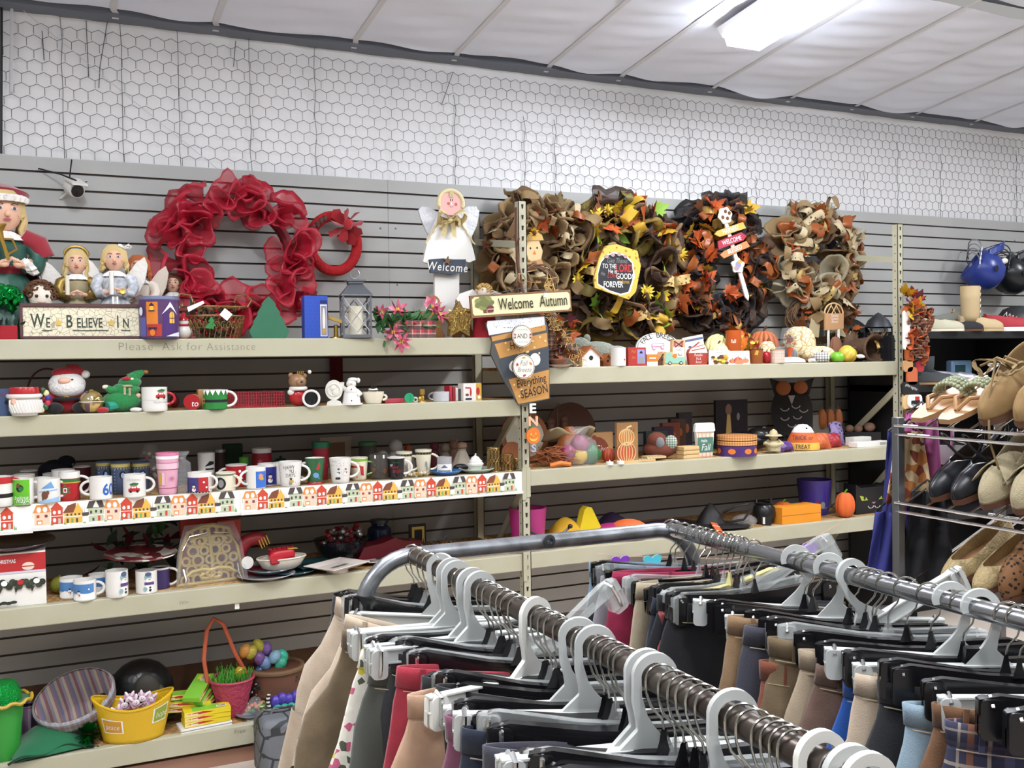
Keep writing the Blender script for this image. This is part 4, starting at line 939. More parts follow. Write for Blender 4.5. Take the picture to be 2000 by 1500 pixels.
def C(px,py):q=onY(px,py,YS+.006)-cc;return(q.x,q.z)
MB().prism([C(*q)for q in((949,630),(950,640),(958,655),(962,668),(958,690),(983,742),(1014,792),(1074,779),(1073,722),(1070,640),(1064,617))],0,.012,M('cup_edge','4a4a48',.7)).build('board',None,t,smooth=False,bev=.001)
sh=[P([C(*q)for q in((955,655),(1064,636),(1063,618),(952,627),(951,636))],MC['cup_white']),P([C(*q)for q in((960,658),(1066,634),(1066,645),(961,667))],MC['cup_tan']),P([C(*q)for q in((966,672),(1068,650),(1070,676),(976,700))],MC['cup_tan']),P([C(*q)for q in((974,703),(1072,679),(1072,719),(985,739))],MC['slate_board']),P([C(*q)for q in((993,741),(1072,722),(1072,778),(1012,789))],MC['cup_tan']),E(*C(1013,714),.052,.034,MC['tag_white'],8),E(*C(1045,702),.028,.030,MC['tag_white'],8)]
random.seed(3)
for i in range(26):
 px,py=random.uniform(985,1064),random.choice((random.uniform(655,690),random.uniform(735,780)))
 if px<960+(py-625)*.33:continue
 sh.append(E(*C(px,py),.005,.005,M('dot_cream','e0c48a',.6)))
for i in range(60):
 px,py=random.uniform(962,1060),random.uniform(622,648);sh.append(E(*C(px,min(py,640)),.0016,.0016,pr('black')))
mb=MB();emit(mb,sh,flat(0),.0002,.0004);mb.build('paint',None,t,smooth=False)
mb=MB()
for txt,px,py,s in(('H',999,682,.05),('Everything',1036,751,.052),('SEASON',1042,772,.056)):q=C(px,py);mb.text(txt,s,pr('black'),TR((q[0],-.0145,q[1]))@RY(-11),bold=.008,sx=.72,shear=.1)
mb.build('lettering',None,t)
q1=onY(1020,656,YS-.03);q2=onY(1023,716,YS-.03)
t=thing('round_plaque_hanger','two round white plaques on strings reading AND and Fall Breeze','sign',q1,0)
for q,r,nm in((q1,.0525,'and_plaque'),(q2,.0575,'breeze_plaque')):
 o=q-q1;mb=MB();mb.prism(arc2(o.x,o.z,r,r,360,12,30),0,.012,M('plaque_white','d9d6cb',.6),None,M('plaque_edge','5a4634',.6));pb=mb.build('plaque',None,t,smooth=False)
 sh=[E(o.x,o.z,r*.97,r*.97,MC['plaque_edge']),E(o.x,o.z,r*.92,r*.92,MC['plaque_white'])]
 if nm=='and_plaque':
  sh.append(X('AND',o.x,o.z-.012,.034,MC['letter_dark'],.0,.72))
  for i in range(11):
   for s_ in(-1,1):sh.append(P([(o.x+.004*(i-5)*1.3-.0008,o.z+s_*(.026+.001*(i%2)*3)),(o.x+.0052*(i-5)+.0008,o.z+s_*.026),(o.x+.0056*(i-5)+.001,o.z+s_*(.034))],MC['letter_dark']))
  for s_ in(-1,1):sh+=[E(o.x+s_*.040,o.z+.006,.006,.0045,M('leaf_red','a03a2c',.6),40*s_),E(o.x+s_*.040,o.z-.008,.006,.0045,MC['leaf_red'],-40*s_)]
 else:
  sh+=[X('Fall',o.x-.002,o.z+.004,.036,MC['letter_dark'],-.012,.8,.3),X('Breeze',o.x+.002,o.z-.026,.033,MC['letter_dark'],-.012,.8,.3),P(star2(.010,5,.5,o.x-.034,o.z+.010),MC['leaf_red']),E(o.x+.036,o.z+.014,.009,.005,pr('orange'),-40),E(o.x+.002,o.z-.042,.009,.005,MC['leaf_red'],20),E(o.x,o.z+.042,.009,.004,pr('gold'),10)]
 mb=MB();emit(mb,sh,flat(0),.0002,.0004);mb.build('print',None,pb,smooth=False)
for sx in(-.02,.02):MB().tube([(sx,.004,-.045),(sx*1.02,.003,(q2-q1).z+.05)],.0013,5).build('string','twine',t)
q0=onY(1036,830,YS-.0)
t=thing('letter_hanger','hanging cut-out letters E N and S with an orange jack-o-lantern on the middle post','sign',q0,0)
def LQ(px,py):q=onY(px,py,YS)-q0;return(q.x,q.z)
for ch,px,py,m,s in(('E',1039,806,'tag_white',.062),('N',1040,831,'peach',.062),('S',1041,882,'lilac_grey',.05)):
 M('peach','d9a88a',.6);M('lilac_grey','9aa0b4',.6)
 for y in(0,):
  c=LQ(px,py);vs,fs=text_geo(ch,.03,0);mb=MB();mb.add([(c[0]+x*s*1.15,-.006,c[1]+z*s)for x,z in vs],fs,MC[m])
  mb.build('letter',None,t,smooth=False,solid=.009)
c=LQ(1041,851);mb=MB();mb.prism(arc2(c[0],c[1],.037,.041,360,18,20),-.006,.004,MC['orange_paint']);pk=mb.build('pumpkin_face',None,t,smooth=False,bev=.002)
mb=MB();yy=M('face_yellow','e8b04a',.6);emit(mb,[P([(c[0]-.018,c[1]+.004),(c[0]-.006,c[1]+.004),(c[0]-.012,c[1]+.016)],yy),P([(c[0]+.006,c[1]+.006),(c[0]+.018,c[1]+.006),(c[0]+.012,c[1]+.018)],yy),P([(c[0]-.003,c[1]-.004),(c[0]+.004,c[1]-.004),(c[0],c[1]+.004)],yy),P([(c[0]-.024,c[1]-.008),(c[0]-.012,c[1]-.014),(c[0]+.012,c[1]-.014),(c[0]+.026,c[1]-.004),(c[0]+.016,c[1]-.022),(c[0],c[1]-.028),(c[0]-.016,c[1]-.022)],yy)],flat(-.006));mb.build('carved_face',None,pk)
mb=MB();mb.prism([(c[0]-.028,c[1]+.034),(c[0]-.012,c[1]+.038),(c[0]-.004,c[1]+.055),(c[0]-.018,c[1]+.05)],-.008,-.004);mb.build('green_stem','print_green',pk)
MB().tube([(.004,.003,.05),(.004,.003,-.09)],.0015,5).build('string','twine',t)
random.seed(12)
def grapevine(name,label,px,py,R_,n,Y,squash=1.0,m='twig',wr=.02):
 c=onY(px,py,Y);t=thing(name,label,'wreath',c,0);mb=MB()
 for i in range(n):
  a0=random.uniform(0,6.28);ph=random.uniform(0,6.28);rr_=R_*random.uniform(.86,1.1);ln=random.uniform(2.2,5.5);N=20
  mb.tube([((rr_+.006*sin(j*1.3+ph))*cos(a0+ln*j/N),wr*sin(a0*3+j*.6+ph),(rr_+.006*cos(j*1.1+ph))*squash*sin(a0+ln*j/N))for j in range(N+1)],random.uniform(.0016,.0034),5)
 mb.build('vine',m,t);return t
g=grapevine('grapevine_wreath','small bare grapevine wreath with straw bow hung on the middle post',1046,560,.10,34,YF+.02)
mb=MB();
for k in range(22):mb.tube([(.02,-.05,-.0),(.02+random.uniform(.01,.05),-.06,random.uniform(-.06,.05)),(.02+random.uniform(.0,.08),-.05,random.uniform(-.12,.08))],.0015,4)
mb.build('raffia','straw',g)
mb=MB();loop(mb,(-.07,-.05,.02),(-1,-.3,.3),.06,.012,None);loop(mb,(-.07,-.05,.02),(1,-.3,.1),.06,.012,None);mb.build('bow','twine',g)
q=onY(1008,405,YS);t=thing('twig','dark dry twig leaning along the middle post','twig',onY(1020,570,YS),0)
MB().tube([(0,0,0),tuple(onY(1012,520,YS)-t.location),tuple(onY(1008,460,YS+.01)-t.location),tuple(q-t.location)],[.010,.009,.007,.006],8).build('stem','dark_wood',t);MB().tube([tuple(onY(1010,480,YS)-t.location),tuple(onY(1014,465,YS-.02)-t.location)],.004,6).build('side_shoot','dark_wood',t)
# autumn wreaths on the slat wall
def burlap(nt):
 v=mapping(nt);a=nd(nt,'ShaderNodeTexWave',_Scale=160.0);b=nd(nt,'ShaderNodeTexWave',_Scale=160.0,bands_direction='Z');nt.links.new(v,a.inputs[0]);nt.links.new(v,b.inputs[0])
 return mixc(nt,math_(nt,'MULTIPLY',a.outputs[0],b.outputs[0]),lin('7d6645'),lin('a58c64'))
M('burlap','9a8058',.9,pat=burlap);M('burlap_dark','6a5238',.9);M('brown_mesh','3f2a1e',.5,alpha=.8,bump=(250,.5));M('olive_mesh','82702e',.5,alpha=.78,bump=(250,.4));M('mustard','b89228',.6);M('rust','9a4a1c',.6);M('bright_yellow','dcc024',.5)
M('orange_leaf','b4551a',.6,var=(30,'8c3414'));M('brown_leaf','6a3c1c',.7);M('lime','86b044',.6);M('black_mesh','1d181a',.45,alpha=.78,bump=(250,.5));M('copper_ribbon','8a4a20',.4);M('gold_trim','a07c3c',.4,metal=.2);M('cream_burlap','b7a684',.85,pat=burlap and spots('b9a988','5a4632',34,.24));M('cream_net','cfc4a4',.6,alpha=.45,bump=(200,.6));M('plum_leaf','5a2030',.6);M('leopard_ribbon','b49a62',.6,pat=spots('c0a468','4a3420',42,.28));M('olive_ribbon','6b5f2e',.6)
w1=wreath('burlap_wreath','tan burlap wreath with sunflowers and a scarecrow, partly behind the middle post',1035,490,.20,.13,['burlap','burlap','burlap_dark'],48,41,Y=YW-.13,Rz=.19,loops=('burlap','cream_burlap','copper_ribbon','burlap_dark'),leaves=('orange_leaf','brown_leaf','cream_burlap'),nl=34,nlv=18)
def plaque_on(t,pts,Y,th,mat,art=None,name='plaque'):
 o=t.location;pl=[(onY(px,py,Y).x-o.x,onY(px,py,Y).z-o.z)for px,py in pts]
 k=sum(pl[i][0]*pl[(i+1)%len(pl)][1]-pl[(i+1)%len(pl)][0]*pl[i][1]for i in range(len(pl)))
 if k<0:pl=pl[::-1]
 y=Y-o.y;b=MB().prism(pl,y,y+th,MC[mat]).build(name,None,t,smooth=False)
 if art:
  mb=MB();emit(mb,art(lambda px,py:(onY(px,py,Y).x-o.x,onY(px,py,Y).z-o.z)),flat(y),.0004,.0006);mb.build('print',None,b,smooth=False)
 return b
M('scarecrow_face','d6b98a',.7);M('sunflower','d9a51e',.6)
plaque_on(w1,((1030,470),(1052,468),(1060,490),(1056,512),(1034,514),(1028,492)),YW-.27,.01,'scarecrow_face',lambda q:[E(*q(1036,485),.005,.006,pr('black')),E(*q(1049,484),.005,.006,pr('black')),P([q(1040,497),q(1044,489),q(1047,497)],pr('orange'))],'scarecrow_head')
plaque_on(w1,((1026,470),(1032,458),(1046,452),(1058,458),(1062,469)),YW-.275,.012,'straw',None,'straw_hat')
plaque_on(w1,((1026,512),(1058,506),(1064,524),(1030,532)),YW-.28,.008,'kraft',lambda q:[X('WEL',*q(1044,517),.024,pr('black'),0,.7),X('COME',*q(1046,527),.024,pr('black'),0,.7)],'hand_sign')
def sunf(t,px,py,Y,r,m='sunflower',c='brown_hair'):
 q=onY(px,py,Y)-t.location;mb=MB()
 for i in range(12):a=2*pi*i/12;leaf(mb,q,(cos(a),-.35,sin(a)),r,MC[m],leaf2(1,.24))
 mb.ell(q+Vector((0,-.012,0)),(r*.38,.01,r*.38),12,6,MC[c]);mb.build('flower',None,t)
sunf(w1,1042,455,YW-.30,.032);sunf(w1,984,468,YW-.26,.045,'cream_burlap')
for a,b,l in((0,0,0),):pass
w2=wreath('harvest_wreath','largest brown and gold mesh wreath with the Give Thanks to the Lord plaque',1212,528,.235,.165,['brown_mesh','olive_mesh','brown_mesh','burlap_dark'],60,52,Y=YW-.15,Rz=.27,loops=('mustard','burlap','copper_ribbon','olive_ribbon','leopard_ribbon'),leaves=('orange_leaf','bright_yellow','brown_leaf','mustard','lime','rust'),nl=34,nlv=46)
M('plaque_black','232428',.6);M('plaque_gold','c9a23a',.5,pat=spots('cfae4c','9c7428',40,.3));M('lord_red','b8302c',.5)
def lord(q):
 out=[P([q(1172,512),q(1182,498),q(1200,492),q(1222,498),q(1236,512),q(1240,540),q(1230,572),q(1212,577),(q(1190,570)),q(1166,556),q(1166,535)],pr('white')),P([q(1174,513),q(1184,500),q(1200,495),q(1220,500),q(1234,514),q(1237,540),q(1227,570),q(1212,574),q(1190,567),q(1168,554),q(1168,535)],MC['plaque_black'])]
 for t_,px,py,s,m,b,sx in(('Give Thanks',1205,514,.040,'print_grey',-.012,.62),('TO THE',1190,524,.034,'print_white',0,.7),('LORD',1219,531,.056,'lord_red',.012,.7),('He is',1196,534,.034,'print_white',0,.75),('GOOD&',1221,545,.042,'print_white',.008,.72),('His',1177,538,.028,'print_grey',0,.7),('Love',1195,543,.046,'lord_red',-.008,.7),('endures',1217,554,.032,'print_gold',0,.7),('FOREVER',1197,561,.044,'print_white',.012,.66)):out.append(X(t_,*q(px,py),s,MC[m],b,sx,.3 if t_ in('Give Thanks','Love')else .0))
 for px,py in((1184,501),(1196,498),(1208,497),(1220,501)):out+=[E(*q(px,py),.012,.010,M('petal_mauve','a08898',.6)),E(*q(px+1,py),.004,.004,pr('gold'))]
 return out
pb=plaque_on(w2,((1170,505),(1182,480),(1205,477),(1245,490),(1252,520),(1242,570),(1228,585),(1162,562),(1160,545)),YW-.40,.012,'plaque_gold',lord)
M('petal_yellow','dcc640',.5)
for px,py,r in((1328,498,.05),(1163,420,.05),(1262,570,.05),(1128,545,.04),(1187,410,.035),(1238,425,.045)):sunf(w2,px,py,YW-.30,r,'petal_yellow','mustard')
mb=MB()
for i in range(40):a=random.uniform(0,6.28);mb.ell((.23+random.uniform(-.03,.05),-.16+random.uniform(-.03,.03),-.20+random.uniform(-.05,.05)),.0055,7,5)
mb.build('berry',M('berry_rust','9c3418',.3),w2)
w3=wreath('maple_wreath','dark black mesh wreath with orange maple leaves behind the arrow stake',1398,528,.20,.14,['black_mesh','black_mesh','brown_mesh'],56,63,Y=YW-.14,Rz=.29,loops=('copper_ribbon','gold_trim','brown_mesh','copper_ribbon'),leaves=('orange_leaf','orange_leaf','rust','brown_leaf','plum_leaf','mustard'),nl=50,nlv=48)
for(px,py)in((1382,505),(1390,405),(1365,470),(1330,555),(1440,520),(1375,550),(1420,575)):
 mb=MB();q=onY(px,py,YW-.29)-w3.location
 for i in range(3):leaf(mb,q,(random.uniform(-1,1),-.4,random.uniform(-1,1)),.10,MC['orange_leaf'])
 mb.build('maple_leaf',None,w3)
mb=MB();c=onY(1345,440,YW-.12)-w3.location;ruffle(mb,c+Vector((.1,0,-.05)),(-1,-.3,.9),.2,.12,MC['black_mesh'],3);ruffle(mb,c+Vector((.28,0,.02)),(.2,-.3,1),.18,.10,MC['black_mesh'],3);mb.build('mesh_ruffle',None,w3,smooth=2)
Y3=YW-.36;o3=onY(1440,500,Y3)
st=thing('arrow_stake','white garden stake with three arrows reading Harvest Welcome Blessed','sign',o3,0)
def A3(px,py,y=0):q=onY(px,py,Y3)-o3;return(q.x,q.z)
MB().prism([A3(*q)for q in((1415,435),(1421,433),(1463,578),(1462,587),(1456,580))][::1],0,.01,MC['white_paint']).build('stake',None,st,smooth=False)
M('arrow_yellow','c9a24c',.6);M('arrow_red','a03044',.6);M('arrow_orange','c08050',.6);M('flower_card','e4dcc0',.6)
for pts,m,txt,tp,ang in((((1394,458),(1400,451),(1449,434),(1455,446),(1404,463)),'arrow_yellow','HARVEST',(1426,453),17),(((1400,472),(1446,454),(1456,461),(1450,470),(1402,487)),'arrow_red','WELCOME',(1428,474),16),(((1405,498),(1414,490),(1456,471),(1462,482),(1412,505)),'arrow_orange','BLESSED',(1434,491),20)):
 pl=[A3(*q)for q in pts]
 k=sum(pl[i][0]*pl[(i+1)%5][1]-pl[(i+1)%5][0]*pl[i][1]for i in range(5))
 bo=MB().prism(pl if k>0 else pl[::-1],-.010,-.001,MC[m]).build('arrow',None,st,smooth=False)
 c=A3(*tp);mb=MB();mb.text(txt,.036,pr('white'),TR((c[0],-.0108,c[1]))@RY(-ang),bold=.006,sx=.78);mb.build('lettering',None,bo)
c=A3(1415,421);bo=MB().prism([(c[0]+.045*(1+.1*sin(6*a))*cos(a),c[1]+.045*(1+.1*sin(6*a))*sin(a))for a in[2*pi*i/24 for i in range(24)]],-.008,0,MC['flower_card']).build('sunflower_card',None,st,smooth=False)
mb=MB();emit(mb,[E(c[0]+x,c[1]+z,.011,.011,MC['brown_hair'])for x,z in((-.018,-.012),(.014,-.016),(.0,.022),(.026,.014))],flat(-.008));mb.build('print',None,bo)
c=A3(1440,519);bo=MB().prism([(c[0]+.042*(1+.15*sin(5*a))*cos(a),c[1]+.040*(1+.15*sin(5*a))*sin(a))for a in[2*pi*i/24 for i in range(24)]],-.008,0,MC['flower_card']).build('gnome_card',None,st,smooth=False)
mb=MB();emit(mb,[E(c[0],c[1]+.005,.02,.02,M('lilac','8a86a8',.6)),E(c[0]-.012,c[1]-.016,.018,.014,MC['petal_mauve']),E(c[0]+.012,c[1]+.022,.015,.010,pr('gold'))],flat(-.008));mb.build('print',None,bo)
w4=wreath('cream_wreath','cream burlap and copper wreath with dotted ribbon, farthest along the wall',1583,505,.215,.14,['burlap','cream_net','copper_ribbon','burlap_dark','cream_net'],50,74,Y=YW-.14,Rz=.20,loops=('cream_burlap','leopard_ribbon','copper_ribbon','cream_burlap','burlap'),leaves=('copper_ribbon','orange_leaf','cream_burlap','brown_leaf'),nl=46,nlv=26)
for q in w4.children:
 if q.name.startswith('ring'):q.data.materials[0]=M('slate_ring','3c3d44',.7)
g2=grapevine('grapevine_wreath','wide grapevine wreath with burlap bow propped below the cream wreath',1600,622,.22,60,YF+.42,.62,wr=.03)
mb=MB();random.seed(2)
for dx,dz in((-1,.5),(1,.4),(-.8,-.7),(.9,-.8),(0,-1)):loop(mb,(-.06,-.07,.05),(dx,-.5,dz),.11,.06,MC['burlap'])
for dx in(-.05,.06):mb.add([(-.06+dx-.035,-.10,.02),(-.06+dx+.035,-.10,.02),(-.06+dx*2+.045,-.12,-.12),(-.06+dx*2-.04,-.12,-.10)],[(0,1,2,3)],M('linen','a89a78',.9))
mb.build('burlap_bow',None,g2,smooth=2)
mb=MB()
for i in range(26):leaf(mb,(random.uniform(.08,.24),-.05,random.uniform(-.13,.06)),(random.uniform(-1,1),-.5,random.uniform(-1,1)),.07,MC[random.choice(('brown_leaf','rust','burlap_dark'))])
for i in range(10):leaf(mb,(random.uniform(-.2,-.12),-.05,random.uniform(-.10,.08)),(random.uniform(-1,1),-.5,random.uniform(-1,1)),.07,MC[random.choice(('brown_leaf','rust'))])
mb.build('leaf_spray',None,g2)
# top shelf of the autumn bay
M('pumpkin_orange','d2691f',.5,var=(14,'c05a1a'));M('pumpkin_cream','d9d08e',.5,var=(10,'cfd09a'));M('pumpkin_rust','b0663c',.55,var=(8,'99553a'));M('weave_cream','d9cda6',.7,pat=crackle('ddd1aa','b08f5c',34,.05));M('felt_grey','75767a',.95,sheen=.4);M('plaid_bw','dddddd',.8,pat=plaid('e4e2dd',[(0,.5,'1d1d20',.55)],70,(0,2)))
pumpkin('pale cream green pumpkin tipped on its side behind the small signs',1378,1420,637,'R1',.22,'pumpkin_cream',9,tilt=(-60,30,0))
pumpkin('bright orange pumpkin at the back of the autumn shelf',1416,1463,630,'R1',.36,'pumpkin_orange',8)
pumpkin('dusty terracotta ribbed pumpkin with dark stem',1462,1522,637,'R1',.30,'pumpkin_rust',14,.2,stem='dark_wood')
pumpkin('small woven cream gourd before the terracotta pumpkin',1482,1516,660,'R1',.14,'weave_cream',6)
pumpkin('large upright woven cream gourd behind the orange-stemmed goblet',1530,1593,627,'R1',.26,'weave_cream',6,.04,stem=None)
pumpkin('wide oval woven cream pumpkin behind the black and white plaid one',1560,1630,671,'R1',.15,'weave_cream',8,.06,stem=None)
pumpkin('grey felt pumpkin behind the plaid jar candle',1496,1558,672,'R1',.16,'felt_grey',8)
pumpkin('small black and white checked fabric pumpkin',1588,1621,684,'R1',.04,'plaid_bw',6)
pumpkin('shiny green apple at the shelf edge beside the checked pumpkin',1622,1650,684,'R1',.03,M('apple_green','6fae2e',.2).name,4,.08,name='apple',cat='apple',stem='twig')
pumpkin('red apple behind the brown glass candle jar',1487,1507,683,'R1',.07,M('apple_red','9c1f26',.25).name,4,.08,name='apple',cat='apple')
pumpkin('yellow gourd leaning before the dark cornucopia',1640,1676,672,'R1',.10,M('gourd_yellow','d6b64a',.45,var=(18,'b9a33c')).name,6,name='gourd',cat='gourd',tilt=(0,40,0))
pumpkin('brown fabric pumpkin with cream stem beside the fence sign',1620,1645,650,'R1',.20,M('brown_felt','7d5640',.9).name,7)
pumpkin('dark brown pumpkin with pale top beside the brown felt one',1647,1672,646,'R1',.22,M('brown_dark_felt','5a4434',.9).name,7,stem='print_grey')
pumpkin('pale yellow pumpkin with curled stem behind the autumn photo card',1383,1424,665,'R1',.10,M('pumpkin_pale','e0d79a',.5).name,9,stem='dark_wood')
M('amber_glass','9c5a30',.08,alpha=.7);M('orange_glass','c8602c',.06,alpha=.6)
mug('orange tinted glass tumbler with white lettering among the pumpkins',1418,1449,645,'R1',.13,'orange_glass',None,.85,lambda r,h:[X('fall',0,h*.62,.03,pr('white'),0,.8)],name='glass_tumbler',cat='glass')
mug('brown glass candle jar with yellow leaf beside the pumpkin card',1464,1491,681,'R1',.04,'amber_glass',None,.9,lambda r,h:[P([(-.01,h*.6),(.008,h*.55),(.014,h*.85),(0,h*.9)],pr('gold'))],name='candle_jar',cat='candle',rim='dark_wood')
mug('plaid jar candle with kraft lid before the grey felt pumpkin',1505,1533,682,'R1',.03,M('jar_plaid','d8c4b4',.3,pat=plaid('ddcfc0',[(0,.3,'b88a78',.5),(.6,.7,'7a5a50',.5)],60)).name,None,.95,name='candle_jar',cat='candle',rim='kraft')
p=spot(1543,'R1',.05);hh=hgt(1543,640,p);k=mpp(p);r=18*k
t=thing('goblet','big glass goblet full of autumn leaves on a solid orange stem','goblet',p,0)
MB().lathe([(r*.5,hh*.44),(r*.85,hh*.52),(r,hh*.68),(r*.92,hh*.86),(r*.8,hh)],28).build('bowl','clear_glass',t)
MB().lathe([(.001,0),(r*.8,.002),(r*.75,.01),(r*.3,.02),(r*.22,hh*.2),(r*.34,hh*.42),(.001,hh*.45)],24).build('stem',M('stem_orange','b8542c',.25),t)
mb=MB();random.seed(5)
for i in range(40):leaf(mb,(random.uniform(-.6,.6)*r,random.uniform(-.6,.6)*r,hh*random.uniform(.52,.84)),(random.uniform(-1,1),random.uniform(-1,1),random.uniform(-.5,1)),.026,MC[random.choice(('orange_leaf','mustard','cream_burlap','rust'))])
mb.build('leaf_filling',None,t)
p=spot(1462,'R1',.17);t=thing('flower_pick','spray of yellow and red artificial autumn flowers between the pumpkins','flowers',p,0);mb=MB();hh=hgt(1462,650,p)
for i in range(34):leaf(mb,(random.uniform(-.06,.06),random.uniform(-.04,.02),hh*random.uniform(.35,1)),(random.uniform(-1,1),-.7,random.uniform(-.3,1)),.035,MC[random.choice(('petal_yellow','sunflower','orange_leaf','berry_rust'))],leaf2(1,.3))
mb.build('bloom',None,t);MB().tube([(0,0,0),(.0,0,hh*.8)],.003,6).build('stem','green_leaf',t)
p=spot(1105,'R1',.05);t=thing('straw_scarecrow','slumped scarecrow of straw and plaid cloth beside the middle post','scarecrow',p,0);random.seed(14)
mb=MB()
for i in range(230):
 f=random.random();c=Vector((-.07+.16*f,.05,.26-.24*f))
 c+=Vector((random.uniform(-.03,.03),random.uniform(-.05,.02),random.uniform(-.02,.02)));d=Vector((random.uniform(-1,1),random.uniform(-.8,.2),random.uniform(-1,.6))).normalized()*random.uniform(.02,.05)
 c.z=max(c.z,.012);e=c+d;e.z=max(e.z,.004);mb.tube([c,e],.0014,3,cap=False)
mb.build('straw','straw',t)
mb=MB()
for i in range(22):leaf(mb,(random.uniform(-.07,.08),.03,random.uniform(.03,.24)),(random.uniform(-1,1),-.6,random.uniform(-.5,.8)),.05,MC[random.choice(('orange_leaf','plum_leaf','brown_leaf','rust'))])
mb.build('leaf_spray',None,t)
prims(MB(),[('l',(-.05,.07,0),[(.05,0),(.045,.12),(.03,.22),(.001,.24)]),('e',(-.05,.06,.25),(.035,.032,.038)),('t',[(-.05,.06,.16),(.02,.02,.1),(.07,.0,.07)],[.02,.018,.014])],None,1).build('body',M('scare_plaid','5c4438',.9,pat=plaid('6a4a3a',[(0,.25,'2c2a34',.6),(.5,.6,'b08a5a',.6)],40)),t)
p=spot(1092,'R1',.02);t=thing('plate_stack','brown rimmed oval dish on a pale saucer beside the middle post','dish',p,0)
MB().lathe([(.001,0),(.035,0),(.062,.012),(.064,.014),(.035,.004)],28).build('saucer',M('dish_pale','b8a596',.3),t);MB().lathe([(.001,.012),(.03,.014),(.052,.04),(.050,.042),(.03,.02),(.001,.018)],28).build('bowl',M('dish_brown','8a5f4c',.3),t)
p=spot(1165,'R1',.26);hh=hgt(1165,657,p)
fig('plush_toy','soft grey-green plush lying at the back behind the birdhouse','plush',p,hh,[('body',M('sage_plush','7c8274',.95,sheen=.6,bump=(90,.8)),[('e',(0,0,.42),(.75,.5,.42)),('e',(.7,-.1,.34),(.45,.4,.34))]),('head','sage_plush',[('e',(-.5,-.05,.62),(.36,.34,.36)),('e',(-.78,-.05,.86),(.12,.1,.16)),('e',(-.3,-.05,.92),(.12,.1,.16))])])
def house(label,a,b,pt,d,roof,wall,name='birdhouse'):
 p=spot((a+b)/2,'R1',d,pt);w=(onY(b,pt,YF+d).x-onY(a,pt,YF+d).x)/2;hh=hgt((a+b)/2,pt,p);t=thing(name,label,'ornament',p,0)
 MB().prism([(-w*.8,0),(w*.8,0),(w*.8,hh*.5),(0,hh*.95),(-w*.8,hh*.5)],0,w*1.2).build('wall',wall,t,smooth=False)
 for s_ in(-1,1):MB().prism([(0,hh),(s_*w,hh*.45),(s_*w,hh*.36),(0,hh*.9)][::-s_],-.008,w*1.3).build('roof_side',roof,t,smooth=False)
 MB().cyl(w*.18,0,.002,14,None,TR((0,-.0005,hh*.42))@RX(90)).build('doorway','print_black',t)
M('wood_orange','9c5c34',.7)
house('brown wooden birdhouse with white side beside the straw scarecrow',1132,1176,675,.08,'wood_orange','white_paint');house('plain orange-brown wooden house block behind the white box',1176,1198,690,.12,'wood_orange','wood_orange');house('tiny brown house ornament before the Fall Breeze sign',1284,1303,687,.05,'kraft','dark_wood')
mug('plain white mug-shaped canister before the grey-green plush',1193,1223,679,'R1',.03,'white_glaze',None,1,lambda r,h:[E(r*.95,h*.35,.006,.005,pr('red'))],name='canister',cat='canister')
def redtin(w,h):return[R(-w*.45,h*.06,w*.45,h*.94,M('tin_red','8f2a34',.4)),R(0,h*.12,w*.42,h*.9,M('tin_periwinkle','8a8cc0',.4)),R(w*.08,h*.15,w*.34,h*.5,pr('grey')),P([(w*.1,h*.68),(w*.32,h*.68),(w*.21,h*.84)],pr('black')),X('Fall',-w*.22,h*.7,h*.26,pr('gold'),-.01,.8,.3),X('tea',-w*.22,h*.4,h*.24,pr('gold'),-.01,.8,.3)]
carton('book','small dark red book with a lavender house picture on the front','book',1227,1262,679,'R1',.03,.04,'tin_red' if 'tin_red' in MC else M('tin_red','8f2a34',.4).name,redtin)
carton('tea_box','little orange and white packet beside the dark red book','box',1264,1285,692,'R1',.04,.03,'white_paint',lambda w,h:[R(-w*.5,h*.35,w*.5,h*1.0,pr('orange')),R(-w*.3,h*.6,w*.3,h*.72,pr('white'))])
def fb(w,h):
 out=[E(0,h/2,w*.485,h*.485,pr('grey')),E(0,h/2,w*.46,h*.46,pr('white')),E(0,h/2,w*.43,h*.43,pr('grey')),E(0,h/2,w*.42,h*.42,pr('white'))]
 for i,ch in enumerate('FALL BREEZE'):
  a=rad(150-12*i);vs=.042;c=(w*.345*cos(a),h/2+h*.345*sin(a))
  g,fs=text_geo(ch,0,0)
  ca,sa=cos(a-pi/2),sin(a-pi/2)
  if g:out+=[('G',[(c[0]+(x*ca-z*sa)*vs,c[1]+(x*sa+z*ca)*vs)for x,z in g],fs,MC['letter_dark'])]
 return out+[P([(-.045,h*.55),(.035,h*.58),(.035,h*.68),(-.045,h*.66)],pr('pink')),R(-.038,h*.59,.028,h*.64,pr('white')),E(-.03,h*.53,.011,.011,pr('pink')),E(.022,h*.55,.011,.011,pr('pink')),E(-.03,h*.53,.006,.006,pr('white')),E(.022,h*.55,.006,.006,pr('white'))]
panel('round_sign','round white sign reading Fall Breeze over a pink wagon','sign',1244,1332,649,713,.10,.012,'white_paint',fb,stand='R1',poly=lambda w,h:arc2(0,h/2,w/2,h/2,360,12,30),edge='print_grey',lean=-7)
